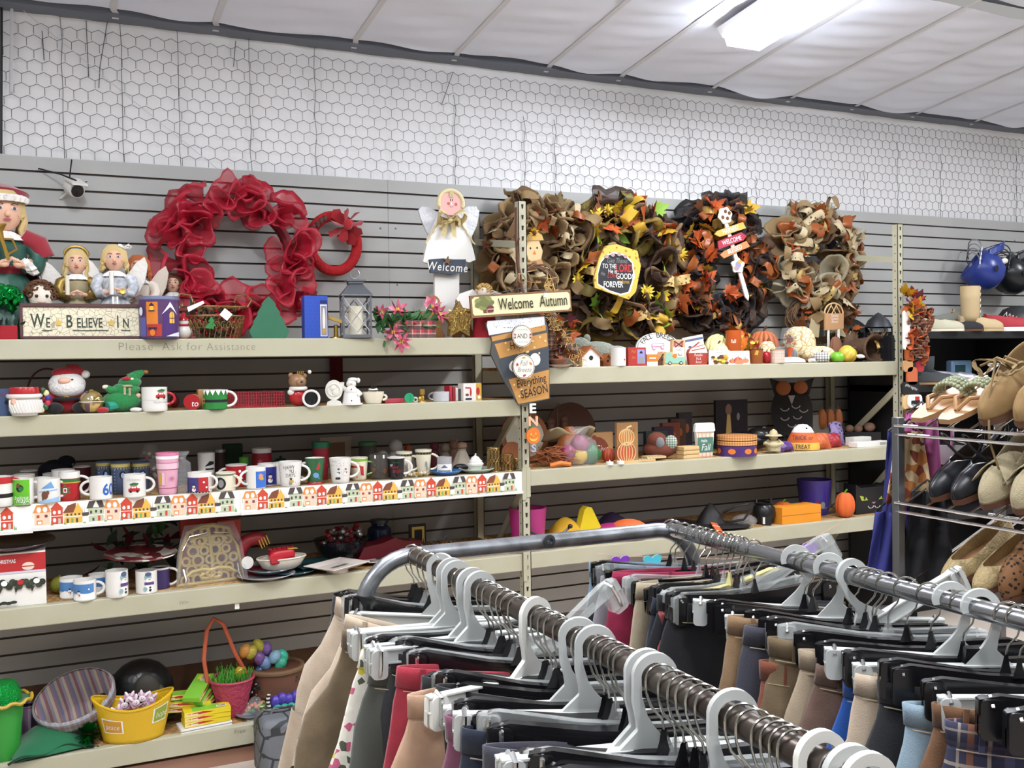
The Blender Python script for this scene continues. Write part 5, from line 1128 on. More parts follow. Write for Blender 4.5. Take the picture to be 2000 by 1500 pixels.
def truck(w,h):
 return[R(-w*.1,h*.3,w*.36,h*.95,pr('white')),R(-w*.1,h*.7,w*.36,h*.95,M('gingham_pink','c8948a',.6)),R(-w*.08,h*.74,-.0*w,h*.95,M('gingham_rust','a85a4a',.6)),R(w*.22,h*.74,w*.3,h*.95,MC['gingham_rust']),P([(-w*.05,h*.72),(w*.3,h*.96),(w*.33,h*.92),(-w*.02,h*.68)],MC['dark_wood']),P([(w*.3,h*.72),(-w*.05,h*.96),(-w*.08,h*.92),(w*.27,h*.68)],MC['dark_wood']),X('hello',w*.12,h*.56,h*.17,MC['letter_dark'],-.01,.8,.3),X('FALL',w*.14,h*.36,h*.17,MC['letter_dark'],0,.75),R(-w*.46,h*.08,w*.36,h*.32,M('truck_mint','8ab8a4',.5)),P([(-w*.44,h*.32),(-w*.16,h*.32),(-w*.2,h*.5),(-w*.38,h*.5)],MC['truck_mint']),E(-w*.05,h*.36,w*.09,h*.09,pr('orange')),E(-w*.26,h*.08,w*.07,h*.07,pr('black')),E(w*.2,h*.08,w*.07,h*.07,pr('black')),E(-w*.26,h*.08,w*.035,h*.035,pr('white')),E(w*.2,h*.08,w*.035,h*.035,pr('white'))]
panel('truck_block','wooden block of a mint truck before a plaid tag reading hello FALL','sign',1296,1343,663,713,.035,.022,'pale_wood',truck,stand='R1',poly=lambda w,h:[(-w*.48,0),(w*.4,0),(w*.4,h),(-w*.12,h),(-w*.14,h*.52),(-w*.4,h*.52),(-w*.48,h*.34)])
panel('envelope_sign','tilted white and blue card propped behind the red mug sign','card',1340,1380,656,700,.10,.008,'cardboard_white',lambda w,h:[R(-w*.48,h*.84,w*.48,h*.92,M('print_slate','5a6a86',.5)),E(-w*.2,h*.65,.01,.006,pr('slate')),E(w*.1,h*.6,.012,.006,pr('grey'))],tilt=-9,stand='R1')
def mugsign(w,h):return[P([(-w*.4,0),(w*.24,0),(w*.3,h*.52),(-w*.46,h*.52)],M('mug_rust','9c3a2c',.5)),P([(-w*.46,h*.52),(w*.3,h*.52),(w*.2,h*.84),(0,h),(-w*.2,h*.8),(-w*.38,h*.7)],M('whip_cream','e4d6c8',.5)),P([(-w*.35,h*.6),(w*.2,h*.72),(w*.2,h*.76),(-w*.35,h*.64)],MC['mug_rust']),P([(-w*.2,h*.76),(w*.12,h*.86),(w*.12,h*.89),(-w*.2,h*.79)],MC['mug_rust']),X('Pumpkin',-w*.08,h*.38,h*.17,pr('white'),-.01,.75,.2),X('Pie &',-w*.08,h*.22,h*.16,pr('white'),-.01,.75,.2),X('flannel',-w*.08,h*.07,h*.16,pr('white'),-.01,.75,.2),E(w*.38,h*.3,w*.1,h*.16,MC['mug_rust']),E(w*.37,h*.3,w*.05,h*.09,M('sign_gap','6a5a50',.7))]
panel('mug_sign','red mug-shaped block with swirled cream top and white script','sign',1343,1392,668,713,.025,.018,'mug_rust' if 'mug_rust' in MC else M('mug_rust','9c3a2c',.5).name,mugsign,stand='R1',poly=lambda w,h:[(-w*.42,0),(w*.26,0),(w*.3,h*.16),(w*.44,h*.16),(w*.48,h*.3),(w*.44,h*.46),(w*.3,h*.5),(w*.22,h*.84),(0,h),(-w*.2,h*.82),(-w*.44,h*.66),(-w*.48,h*.52)])
def sunphoto(w,h):
 random.seed(3);return[R(-w*.5,0,w*.5,h,MC['tag_white']),X('Autumn Skye',0,h*.78,h*.16,MC['letter_dark'],0,.62)]+[E(random.uniform(-.4,.4)*w,random.uniform(.1,.62)*h,w*.10,h*.09,MC[random.choice(('print_gold','print_yellow','petal_yellow','dark_wood'))])for i in range(26)]
carton('photo_block','small block with sunflower picture below the pale yellow pumpkin','block',1384,1425,684,'R1',.02,.03,'dark_wood',sunphoto)
def pumpcard(w,h):
 o=[X('Best Pumpkin',0,h*.78,h*.15,MC['letter_dark'],-.01,.65)]
 for i,(u,v,s_)in enumerate(((-.3,.22,.16),(.28,.24,.17),(-.05,.34,.18),(.0,.14,.2))):o+=[E(w*u,h*v,w*s_,h*s_*1.0,M('pump_peach','d07a5a',.6)if i%2 else M('pump_deep','b8563a',.6)),E(w*u,h*v,w*s_*.4,h*s_*.95,M('pump_peach','d07a5a',.6)),R(w*u-.002,h*(v+s_),w*u+.002,h*(v+s_)+.008,pr('brown'))]
 return o
panel('pumpkin_card','white card with three drawn pumpkins at the shelf edge','card',1422,1465,685,711,.012,.004,'cardboard_white',pumpcard,stand='R1',lean=-5)
p=spot(1554,'R1',.0);t=thing('lace_doily','crumpled white scalloped doily lying over the shelf edge','doily',(p.x,YF+.01,p.z+.002),0)
MB().lathe([(.001,.030),(.05,.028),(.085,.016),(.095,.001)],60,sy=.38,fn=lambda a,z:1+.10*abs(sin(a*8)),T=TR((0,.03,0))).build('lace',M('doily_white','f6f6f4',.8),t,solid=.002)
p=spot(1592,'R1',.05);fig('napkin_roll','small grey and white patterned cloth roll beside the doily','napkin',p,.03,[('cloth',M('grey_pattern','c8c8cc',.9,pat=spots('d8d8da','6a6c74',120,.3)),[('e',(-.6,0,.42),(.7,.5,.42)),('e',(.2,0,.5),(.5,.45,.5))]),('fold','white_cloth',[('e',(-.9,-.1,.3),(.35,.3,.3))])])
Yf=YF+.24;o=spot(1630,'R1',.24)
t=thing('fence_sign','small arched wooden plaque with white script on two legs','sign',o,0)
def FQ(px,py):q=onY(px,py,Yf)-o;return(q.x,q.z)
a,b=FQ(1612,645),FQ(1648,642);zt_=FQ(1630,612)[1];w=(b[0]-a[0])/2;cx=(a[0]+b[0])/2
MB().prism([(cx-w,a[1]),(cx+w,b[1]),(cx+w,zt_),(cx-w,zt_)],0,.012,M('plaque_tan','b48a62',.6)).build('board',None,t,smooth=False)
MB().tube([(cx+w*cos(rad(u)),.006,zt_+w*.85*sin(rad(u)))for u in range(0,181,12)],.0045,6).build('arch','pale_wood',t)
for u,v in((-.7,-.2),(-.2,.4),(.2,-.4),(.7,.2)):MB().tube([(cx+w*u,.006,zt_),(cx+w*v,.006,zt_+w*.8)],.003,5).build('arch_slat','pale_wood',t)
for s_ in(-.6,.5):MB().box(cx+w*s_-.006,cx+w*s_+.006,.002,.010,0,a[1]+.01).build('leg','white_paint',t,smooth=False)
mb=MB()
for i,s_ in enumerate(('Thankful','Grateful','Blessed')):mb.text(s_,.022,pr('white'),TR((cx,-.0008,zt_-.02-.018*i)),bold=-.01,shear=.25,sx=.75)
mb.build('lettering',None,t)
M('wicker_dark','4e3826',.8,bump=(60,1.0));p=spot(1690,'R1',.13);hh=hgt(1690,664,p)
t=thing('cornucopia','dark wicker cornucopia basket lying with its mouth to the front','basket',p,.2)
MB().lathe([(.001,-.30),(.02,-.27),(.05,-.18),(.085,-.06),(.10,.03),(.105,.05),(.09,.045),(.07,-.05),(.03,-.2),(.001,-.25)],30,None,TR((0,-.02,.075))@RX(90)@RZ(0),sx=1.1,sy=.72,fn=lambda a,z:1+.025*sin(a*15)*sin(z*120)).build('wicker','wicker_dark',t)
MB().tube([(.113*cos(2*pi*i/30),-.07,.075+.078*sin(2*pi*i/30))for i in range(30)],.009,8,closed=True).build('rim','wicker_dark',t)
p=spot(1684,'R1',.03);fig('white_gourd','small white shell-like gourd in the mouth of the cornucopia','gourd',(p.x,YF+.045,p.z+.02),.03,[('body','white_glaze',[('e',(0,0,.4),(.75,.5,.4)),('e',(.5,0,.3),(.4,.3,.25))]),('tip','print_grey',[('e',(-.8,0,.5),(.14,.12,.12))])])
p=spot(1737,'R1',.05);hh=hgt(1737,655,p);fig('black_vase','tall plain black vase beside the far slotted post','vase',p,hh,[('body','black_glaze',[('b',(0,0,.44),(.5,.4,.88))]),('lip','black_glaze',[('b',(0,0,.94),(.42,.34,.12))])],rz=0)
p=spot(1712,'R1',.12);t=thing('raffia_bundle','bundle of dried grasses tied with yellow raffia standing behind the black vase','dried grass',p,0);mb=MB();random.seed(9)
for i in range(40):mb.tube([(random.uniform(-.02,.02),0,.0),(.02,0,.09),(random.uniform(-.06,.09),random.uniform(-.02,.02),random.uniform(.14,.18))],.0014,4)
mb.build('grass',M('dry_grass','8a7046',.9),t);mb=MB();loop(mb,(.02,-.015,.09),(1,-.3,.2),.05,.02,None);loop(mb,(.02,-.015,.09),(-1,-.3,.3),.05,.02,None);mb.build('raffia_bow','straw',t)
p=spot(1716,'R1',.30);hh=hgt(1716,608,p)
fig('dark_lantern','dim dark metal lantern figure at the back by the far post','lantern',p,hh,[('base','dark_metal',[('b',(0,0,.06),(.6,.5,.12))]),('cage','dark_metal',[('t',[(.26*cos(a*pi/3),.22*sin(a*pi/3),.1),(.26*cos(a*pi/3),.22*sin(a*pi/3),.7)],.02)for a in range(6)]),('glass','smoke_glass',[('l',(0,0,.1),[(.2,0),(.22,.3),(.18,.58)])]),('roof','dark_metal',[('l',(0,0,.68),[(.27,0),(.2,.14),(.06,.26),(.001,.3)])])])
p=spot(1672,'R1',.36);hh=hgt(1672,588,p);t=thing('felt_hat','dark green felt hat standing on its brim at the back','hat',p,0);MB().lathe([(.001,-.10),(.06,-.10),(.075,0),(.13,.012),(.135,.008)],28,None,TR((0,0,.135))@RX(70)).build('crown',M('felt_dark_green','26332c',.9),t);MB().lathe([(.077,0),(.074,-.03)],28,None,TR((0,0,.135))@RX(70)).build('hat_band','black_paint',t)
# second shelf of the Christmas bay
carton('blue_box','blue patterned box at the photo edge behind the Santa mug','box',-14,20,760,'L2',.04,.06,M('blue_felt','3c4e70',.7).name,lambda w,h:[E(w*.3,h*.5,.01,.008,pr('black')),E(w*.1,h*.8,.012,.008,M('print_plum','5a4060',.6))])
p=spot(47,'L2',.02);hh=hgt(47,757,p);k=mpp(p)
t=thing('santa_mug','ceramic Santa head mug with a string of coloured lights as handle','mug',p,face(p));r=28*k
MB().lathe([(.001,0),(r*.8,0),(r,hh*.2),(r*.98,hh*.6),(r*.9,hh),(r*.82,hh),(r*.8,hh*.2)],30).build('body','white_glaze',t)
MB().lathe([(r*1.0,hh*.72),(r*.98,hh*.9),(r*.92,hh*1.01),(r*.84,hh)],30).build('hat','red_glaze',t)
MB().tube([(r*1.02*cos(2*pi*i/24),r*1.02*sin(2*pi*i/24),hh*.70)for i in range(24)],.009,8,closed=True).build('hat_trim','white_glaze',t)
mb=MB();mb.ell((-r*.55,-r*.72,hh*.5),(.018,.014,.022),12,8);mb.ell((-r*.66,-r*.86,hh*.46),(.008,.008,.008),8,6);mb.build('face','skin',t)
mb=MB()
for i in range(14):a=rad(-150+11*i);mb.tube([(r*.98*cos(a),r*.98*sin(a),hh*.55),(r*1.05*cos(a+.1),r*1.05*sin(a+.1),hh*.35),(r*.96*cos(a+.25),r*.96*sin(a+.25),hh*.12)],.008,6)
mb.build('beard','white_glaze',t)
for i,c in enumerate(('3c4e2e','d8cf9a','3a3a86','b83040','2c5a38','d8cf9a')):a=rad(70-30*i);MB().ell((r*1.0+r*.5*cos(a),0,hh*.55+hh*.36*sin(a)),(.011,.010,.013),12,8).build('light_bulb',M('bulb_'+c,c,.2),t)
p=spot(92,'L2',.30);t=thing('hoop_basket','dim tall dark hoop-handled basket behind the plush Santa','basket',p,0);hh=.185
MB().tube([(.075*cos(rad(a)),0,.08+.10*sin(rad(a)))for a in range(-30,211,12)],.004,6).build('hoop_handle','dark_wood',t);MB().lathe([(.05,0),(.07,.05),(.066,.05),(.046,.004)],24).build('bowl','wicker_dark',t)
M('plush_white','d8d4d0',.95,sheen=.5,bump=(110,.8));M('plush_red','a01824',.95,sheen=.4,bump=(110,.5));M('plush_green','1e7a3e',.95,sheen=.4,bump=(110,.5));M('plush_black','18181a',.95,sheen=.2)
p=spot(131,'L2',.10);hh=hgt(131,713,p)
fig('plush_santa','sitting plush Santa with big white beard and black boots','plush',p,hh,[('body','plush_red',[('e',(0,.05,.26),(.3,.22,.26)),('t',[(-.22,0,.38),(-.4,-.05,.26),(-.46,-.1,.2)],[.11,.1,.09]),('t',[(.22,0,.38),(.38,-.05,.26),(.42,-.1,.2)],[.11,.1,.09])]),('head','plush_white',[('e',(0,-.02,.60),(.36,.25,.27)),('e',(0,-.08,.52),(.34,.24,.2))]),('hat','plush_red',[('e',(-.02,.02,.84),(.27,.2,.13)),('t',[(0,.0,.92),(.2,.0,.92),(.30,-.02,.84)],[.1,.09,.06])]),('pompom','plush_white',[('e',(.36,-.04,.80),(.085,.08,.085))]),('nose','skin',[('e',(-.05,-.26,.68),(.12,.06,.07))]),('eye','print_black',[('e',(.10,-.24,.70),(.025,.02,.018))]),('belt','plush_black',[('r',(0,.03,.30),.29,.035)]),('buckle','gold_metal',[('o',(-.02,-.24,.32),.04,.012)]),('boot','plush_black',[('e',(-.24,-.26,.12),(.16,.16,.12))]),('boot','plush_black',[('e',(.24,-.26,.12),(.16,.16,.12))]),('mitten','plush_white',[('e',(-.47,-.12,.17),(.09,.08,.09))])])
p=spot(178,'L2',.03);hh=hgt(178,760,p);fig('glass_ornament','round gold and purple glass bauble resting before the plush Santa','ornament',p,hh,[('ball',M('bauble','a08a54',.12,metal=.7,pat=flakes(['a08c58','c8b070','6a5468','b8a880','8a7448','d8d0b0'],26)),[('e',(0,0,.48),(.48,.48,.48),28)]),('cap','gold_metal',[('l',(0,0,.92),[(.09,0),(.09,.06),(.02,.08)])]),('band','white_glaze',[('r',(0,0,.48),.474,.02)])])
p=spot(238,'L2',.06);hh=hgt(250,722,p)
fig('plush_tree','green plush Christmas tree doll slumped over with ribbon bow','plush',p,hh,[('body','plush_green',[('e',(0,0,.27),(.44,.3,.27)),('e',(.08,0,.52),(.33,.24,.18)),('e',(.18,0,.70),(.26,.2,.15)),('t',[(.2,0,.76),(.36,0,.88),(.50,0,.95)],[.16,.11,.05])]),('pompom','gingerbread',[('e',(.54,-.02,.94),(.06,.05,.045))]),('cap','plush_red',[('e',(.12,-.16,.79),(.12,.06,.05))]),('eye','print_white',[('e',(.22,-.18,.78),(.045,.03,.025))]),('hand','cream_glaze',[('e',(-.36,-.1,.60),(.075,.06,.055))]),('hand','skin',[('e',(.36,-.12,.38),(.06,.05,.06))]),('sleeve','plush_green',[('t',[(-.08,-.1,.5),(-.24,-.12,.52),(-.33,-.12,.58)],[.1,.09,.07])]),('ribbon','gold_satin',[('b',(.06,-.26,.50),(.05,.02,.18)),('b',(.17,-.26,.48),(.05,.02,.18)),('e',(.12,-.25,.62),(.12,.03,.03))]),('leg',M('teal_plush','2a8a74',.95),[('t',[(-.14,-.16,.18),(-.32,-.28,.14)],[.12,.1])]),('shoe','plush_red',[('e',(-.44,-.3,.07),(.15,.12,.07))]),('shoe','plush_white',[('e',(.30,-.26,.05),(.14,.12,.06))])])
mug('white mug with a red car carrying a tree, between plush tree and red bulb',277,325,756,'L2',.03,'white_glaze','R',1.0,lambda r,h:car(r*.55,h*.56,.045)+[R(-r*1.4,h*.47,r*1.4,h*.478,pr('grey')),X('HOLIDAY CHEER',r*.55,h*.34,.012,pr('grey'),0,.7)],hmat='red_glaze',hs=.8)
p=spot(340,'L2',.30);fig('red_bulb','dim red jar ornament at the back beside the car mug','ornament',p,.07,[('body',M('dim_red','6e1a20',.5),[('e',(0,0,.4),(.3,.3,.4))]),('cap','dark_metal',[('l',(0,0,.76),[(.12,0),(.1,.2),(.01,.24)])])])
p=spot(374,'L2',.04);hh=hgt(374,770,p);t=thing('bauble_sign','red bauble-shaped sign with white script leaning on a brown box','ornament',p,-.5)
MB().prism(arc2(0,hh*.5,hh*.56,hh*.5,360,18,24),0,.02,MC['red_glaze'],None,MC['kraft']).build('disc',None,t,smooth=False);mb=MB();mb.text('to',.035,pr('white'),TR((.012,-.001,hh*.22)),shear=.2);mb.build('lettering',None,t)
carton('brown_box','small brown box behind the green belted mug','box',387,410,761,'L2',.07,.05,'kraft')
mug('green elf mug with black belt and white zigzag rim',397,443,761,'L2',.03,'green_glaze','R',1.0,lambda r,h:[R(-r*1.4,h*.36,r*1.4,h*.5,pr('black')),R(-r*1.35,h*.30,-r*1.0,h*.56,pr('gold')),R(-r*1.28,h*.37,-r*1.07,h*.49,pr('black'))]+[P([(-r*1.3+r*.44*i,h*.99),(-r*1.3+r*.44*(i+1),h*.99),(-r*1.3+r*.44*(i+.5),h*.72)],pr('white'))for i in range(6)],inner='white_glaze',hmat='white_glaze',hs=1.25)
p=spot(505,'L2',.05);a,b=onY(456,780,YF+.05).x,onY(556,780,YF+.05).x;hh=hgt(505,767,p);w=(b-a)/2
t=thing('wire_tray','rectangular red wire mesh tray on the dim second shelf','tray',p,0)
for y,nm in((0,'front_grid'),(.16,'rear_grid')):
 mb=MB()
 for i in range(21):x=-w+2*w*i/20;mb.tube([(x,y,0),(x,y,hh)],.0016,4)
 for j in range(6):mb.tube([(-w,y,hh*j/5+.002),(w,y,hh*j/5+.002)],.0018,4)
 mb.build(nm,M('red_wire','9c2a34',.35),t)
mb=MB()
for i in range(11):y=.16*i/10;mb.tube([(-w,y,hh),(-w,y,.003),(w,y,.003),(w,y,hh)],.0016,4)
mb.build('floor_grid','red_wire',t)
p=spot(588,'L2',.04);hh=hgt(582,724,p)
fig('bear_mug','ceramic bear figurine holding a black and white mug','figurine',p,hh,[('body','red_glaze',[('e',(-.06,.05,.28),(.3,.24,.28))]),('head',M('bear_brown','8e6c4c',.35),[('e',(-.1,0,.70),(.25,.22,.22)),('e',(-.28,.02,.88),(.07,.05,.07)),('e',(.1,.02,.86),(.07,.05,.07)),('e',(-.02,-.2,.66),(.12,.09,.09))]),('nose','print_black',[('e',(.02,-.29,.69),(.04,.03,.03))]),('crown','gold_metal',[('t',[(-.1+.05*i,-.06,.9),(-.08+.05*i,-.08,.99)],.018)for i in range(4)]),('bell','white_glaze',[('e',(.24,-.02,.96),(.055,.05,.055))]),('scarf','white_glaze',[('r',(-.08,.0,.50),.2,.06),('e',(-.26,-.05,.40),(.12,.1,.1))]),('cup','black_glaze',[('l',(.27,-.08,.0),[(.001,0),(.2,.02),(.24,.2),(.22,.42),(.19,.42),(.17,.1)])]),('cup_rim','white_glaze',[('o',(.27,-.30,.22),.22,.035)])])
p=spot(652,'L2',.03);hh=hgt(652,742,p);fig('oval_plaque','white oval bisque plaque of mother and child on a foot','ornament',p,hh,[('plaque',M('bisque','d9d6cb',.6),[('p',arc2(0,.6,.34,.40,360,15,24),-.05,.05),('p',[(-.3,0),(.3,0),(.26,.14),(.1,.2),(-.1,.2),(-.26,.14)],-.1,.1)]),('relief','bisque',[('o',(0,-.06,.6),.24,.03),('e',(-.04,-.06,.68),(.12,.05,.12)),('e',(.06,-.06,.5),(.14,.06,.14)),('e',(.1,-.07,.58),(.07,.05,.07))])])
p=spot(686,'L2',.03);hh=hgt(686,738,p);fig('white_santa','white bisque waving Santa figurine beside the oval plaque','figurine',p,hh,[('body','white_glaze',[('l',(0,0,0),[(.36,0),(.34,.1),(.3,.4),(.2,.62),(.1,.66)]),('e',(0,-.16,.52),(.22,.14,.2)),('t',[(-.2,0,.55),(-.34,-.04,.68),(-.34,-.06,.84)],[.1,.09,.09]),('t',[(.2,0,.5),(.32,-.1,.4),(.2,-.2,.34)],[.1,.09,.08])]),('head','white_glaze',[('e',(0,-.02,.78),(.19,.18,.18))]),('hat','white_glaze',[('e',(.06,0,.93),(.2,.17,.09)),('e',(.26,0,.9),(.08,.08,.1))]),('nose','skin',[('e',(0,-.2,.78),(.05,.04,.04))]),('button','print_black',[('e',(0,-.3,.58),(.025,.02,.025))]),('button','print_black',[('e',(0,-.37,.16),(.025,.02,.025))]),('base','white_glaze',[('l',(0,0,0),[(.001,0),(.42,0),(.42,.06),(.001,.07)])])])
p=spot(729,'L2',.05);hh=hgt(729,770,p);t=mug('white footed snowman cup with black-hatted snowman behind the rim',707,750,765,'L2',.04,'cream_glaze','R',.62,None,flare=-.4,name='snowman_bowl',hs=.7)
hh=hgt(729,765,t.location);fg=MB().ell((0,.02,hh*1.0),(.024,.02,.022),14,8);fg.build('snowman_head','cream_glaze',t);mb=MB();mb.cyl(.016,hh*1.05,hh*1.5,14,None,TR((0,.02,0)));mb.cyl(.024,hh*1.05,hh*1.12,14,None,TR((0,.02,0)));mb.build('top_hat','black_glaze',t);mb=MB();mb.ell((-.012,-.002,hh*.06),(.012,.01,.008),8,5);mb.build('boot','black_glaze',t)
carton('red_stick_box','long flat pink-red packet lying beside the snowman cup','packet',752,790,779,'L2',.06,.05,M('pink_red','b0404c',.5).name)
p=spot(799,'L2',.03);t=thing('green_disc','green round plastic lid standing on edge','lid',p,face(p));r=10*mpp(p)*.95
MB().cyl(r,-.008,.008,26,None,TR((0,0,r))@RX(90)).build('disc',M('plastic_green','2a9a6c',.35),t);mb=MB();mb.tube([(r*.3*cos(a),-.0085,r+r*.75*sin(a))for a in[i*.3-1.4 for i in range(10)]],.0012,4);mb.build('groove','green_glaze',t)
p=spot(820,'L2',.03);hh=hgt(825,760,p);fig('brass_trinket','small brass trinkets with a white ring beside the green lid','trinket',p,hh,[('column','gold_metal',[('l',(.15,0,0),[(.3,0),(.28,.1),(.15,.2),(.2,.4),(.12,.5),(.22,.6),(.22,1),(.001,1)])]),('ring','white_glaze',[('o',(-.35,-.1,.2),.16,.07)]),('figure','gold_metal',[('e',(-.02,-.2,.25),(.16,.12,.22))])])
mug('square clear-grey storage jar with wire bail',845,877,765,'L2',.04,M('jar_grey','b4b4b8',.2).name,'L',1.0,None,name='storage_jar',cat='jar',hs=1.1,hmat='silver_metal')
for i,(a,b,c)in enumerate(((878,883,'b02c38'),(884,889,'8c2430'),(890,895,'d8cfc8'),(896,901,'4a4648'))):
 carton('greeting_book',('bright red','dark red','white','charcoal')[i]+' thin book standing in the row beside the printed white box','book',a,b,754+i*2,'L2',.05,.07,M('book_'+c,c,.5).name,group='thin books on the second shelf')
def boxart(w,h):return[R(-w*.5,0,w*.12,h,M('print_pale','d8d4d0',.5)),P([(-w*.4,h*.8),(-w*.1,h*.78),(-w*.1,h*.7),(-w*.4,h*.72)],pr('red')),E(-w*.3,h*.35,w*.1,h*.08,pr('brown')),E(-w*.1,h*.5,w*.05,h*.25,pr('red')),R(w*.2,0,w*.5,h,pr('gold')),E(w*.3,h*.55,w*.1,h*.22,pr('red')),R(-w*.4,h*.06,-w*.05,h*.16,pr('black')),E(w*.36,h*.2,w*.08,h*.1,MC['tag_white'])]
carton('printed_box','white box printed with a snowman scene at the end of the second shelf','box',905,940,749,'L2',.02,.07,'cardboard_white',boxart)
p=onY(657,718,YW-.03);t=thing('red_banner','dark red cloth hanging on the back wall behind the white figurines','banner',p,0)
MB().grid(lambda u,v:(-.033+.066*u,.004*sin(u*9),.09-.19*v),8,6).build('cloth',M('wine_cloth','5c1822',.9),t,solid=.003);MB().tube([(-.04,0,.092),(.04,0,.092)],.004,6).build('rod','dark_wood',t)
# mug shelf
def m3(label,a,b,pt,d,mat='white_glaze',hs='R',taper=1.0,art=None,**kw):return mug(label,a,b,pt,'L3',d,mat,hs,taper,art,**kw)
M('snow_blue','6a9ac8',.4)
mug('red-handled Santa belt mug cut off by the photo edge',-34,18,931,'L3',.02,'white_glaze','R',1,lambda r,h:[R(-r*1.5,h*.3,r*1.5,h*.44,pr('black')),R(-r*1.5,h*.78,r*1.5,h*1.0,pr('red'))],hmat='red_glaze',hs=1.2)
def elf(r,h):g=M('print_lime','5fae2c',.3);return[R(-r*1.45,h*.03,r*.62,h*.97,g),E(-r*.3,h*.64,r*.34,h*.14,pr('black')),E(-r*.2,h*.62,r*.2,h*.1,pr('green')),E(-r*.45,h*.76,r*.16,h*.09,pr('brown')),X('believe',-r*.2,h*.22,.022,pr('white'),-.01,.8,.3),X('magic',-r*.05,h*.1,.026,pr('white'),-.01,.8,.3)]
m3('bright lime green mug with a dark figure print and white handle',20,59,934,.02,art=elf)
def deerski(r,h):return[P([(-r*.7,h*.6),(r*.2,h*.9),(r*.5,h*.62)],MC['snow_blue']),P([(-r*.9,h*.5),(r*.8,h*.58),(r*.8,h*.52),(-r*.9,h*.44)],pr('sky')),E(-r*.35,h*.34,r*.3,h*.17,pr('brown')),E(-r*.1,h*.44,r*.14,h*.09,pr('brown')),R(-r*.6,h*.14,-r*.45,h*.26,pr('brown')),P([(-r*.9,h*.1),(r*.9,h*.25),(r*.9,h*.05),(-r*.9,h*.04)],pr('sky'))]
m3('white mug with blue mountains and a brown deer',69,111,934,.025,art=deerski)
m3('tall red mug with white rim, green band and wreath design',112,150,921,.05,'red_glaze',art=lambda r,h:[R(-r*1.5,h*.66,r*1.5,h*.76,pr('green')),P(star2(r*.7,6,.5,-r*.45,h*.38),M('print_holly','5a5a34',.4)),R(-r*.6,h*.3,-r*.25,h*.46,pr('white')),E(-r*.42,h*.38,r*.12,h*.06,pr('red')),R(-r*1.5,h*.62,r*1.5,h*.66,pr('gold'))],rim='white_glaze',hmat='white_glaze',lip=.78)
m3('white mug with big blue number 60 and handle turned away',171,213,931,.02,hs='L',art=lambda r,h:[X('60',r*.75,h*.22,.062,pr('blue'),.03,.85)])
m3('white mug with a red pickup and Christmas tree, handle to the dark blue cups',237,279,926,.02,art=lambda r,h:car(-r*.05,h*.28,.045)+[X('Christmas',-r*.1,h*.74,.016,pr('grey'),-.01,.8,.3)])
M('pink_tumbler','d9a0b4',.35);M('pink_lid','d27a9c',.35)
m3('tall pink lidded travel tumbler with snowflake bands',302,345,884,.03,'pink_tumbler',None,.78,lambda r,h:[R(-r*1.5,h*.86,r*1.5,h*.93,pr('white')),R(-r*1.5,h*.76,r*1.5,h*.772,M('print_rose','a0486c',.4)),R(-r*1.5,h*.60,r*1.5,h*.615,pr('rose')),R(-r*1.5,h*.62,r*1.5,h*.76,M('print_palepink','e2bcc8',.4)),R(-r*1.4,h*.16,r*1.4,h*.175,pr('rose')),R(-r*.85,h*.24,-r*.55,h*.54,pr('gold')),R(-r*.5,h*.24,-r*.25,h*.54,pr('palepink'))]+[P([(r*.35+r*.3*cos(a),h*.4+r*.3*sin(a)),(r*.35+r*.06*cos(a+1.5),h*.4+r*.06*sin(a+1.5)),(r*.35-r*.06*cos(a+1.5),h*.4-r*.06*sin(a+1.5))],M('print_snowflake','b8788e',.4))for a in[i*pi/4 for i in range(8)]],name='travel_tumbler',cat='tumbler',rim='pink_lid',lip=.93)
p=spot(352,'L3',.045);hh=hgt(352,884,p);t=thing('cellophane_bag','crinkled clear cellophane gift bag beside the pink tumbler','bag',p,0)
MB().lathe([(.03,0),(.035,hh*.4),(.03,hh*.75),(.012,hh*.85),(.03,hh*1.02)],22,fn=lambda a,z:1+.18*sin(a*5+z*30)).build('film','cellophane',t);MB().tube([(.014*cos(2*pi*i/14),.014*sin(2*pi*i/14),hh*.85)for i in range(14)],.003,6,closed=True).build('tie','silver_metal',t)
def bluered(r,h):return[R(-r*1.4,h*.06,-r*.1,h*.78,M('print_indigo','3a3a72',.4)),R(-r*.1,h*.06,r*.75,h*.78,pr('red'))]+snowman(-r*.5,h*.1,.024,'3a2a5a')+[E(r*.3,h*.55,.004,.004,pr('white')),E(r*.5,h*.3,.004,.004,pr('white'))]+[R(-r*1.4+r*.22*i,h*.04,-r*1.4+r*.22*i+r*.11,h*.1,pr('black'))for i in range(10)]
m3('white mug with red and purple snowman panel, just past the pink tumbler',363,409,922,.02,art=bluered,hs='R',hang=-30)
m3('cream mug with a dark round deer medallion and patterned rim',418,456,922,.03,'cream_glaze',art=lambda r,h:[E(-r*.6,h*.42,r*.62,h*.34,pr('black')),E(-r*.5,h*.42,r*.3,h*.22,pr('grey')),R(-r*1.5,h*.84,r*1.5,h*.93,M('print_sage','6a7464',.4))],hang=-35)
m3('red mug with snowflakes standing behind the cream deer mug',438,479,907,.15,'red_glaze','L',art=lambda r,h:[E(r*.3,h*.72,.006,.006,pr('white')),E(-r*.3,h*.5,.004,.004,pr('white')),E(r*.8,h*.25,.005,.005,pr('sky')),E(r*.5,h*.4,.003,.003,pr('white'))],inner='white_glaze',rim='white_glaze',lip=.95,hmat='white_glaze')
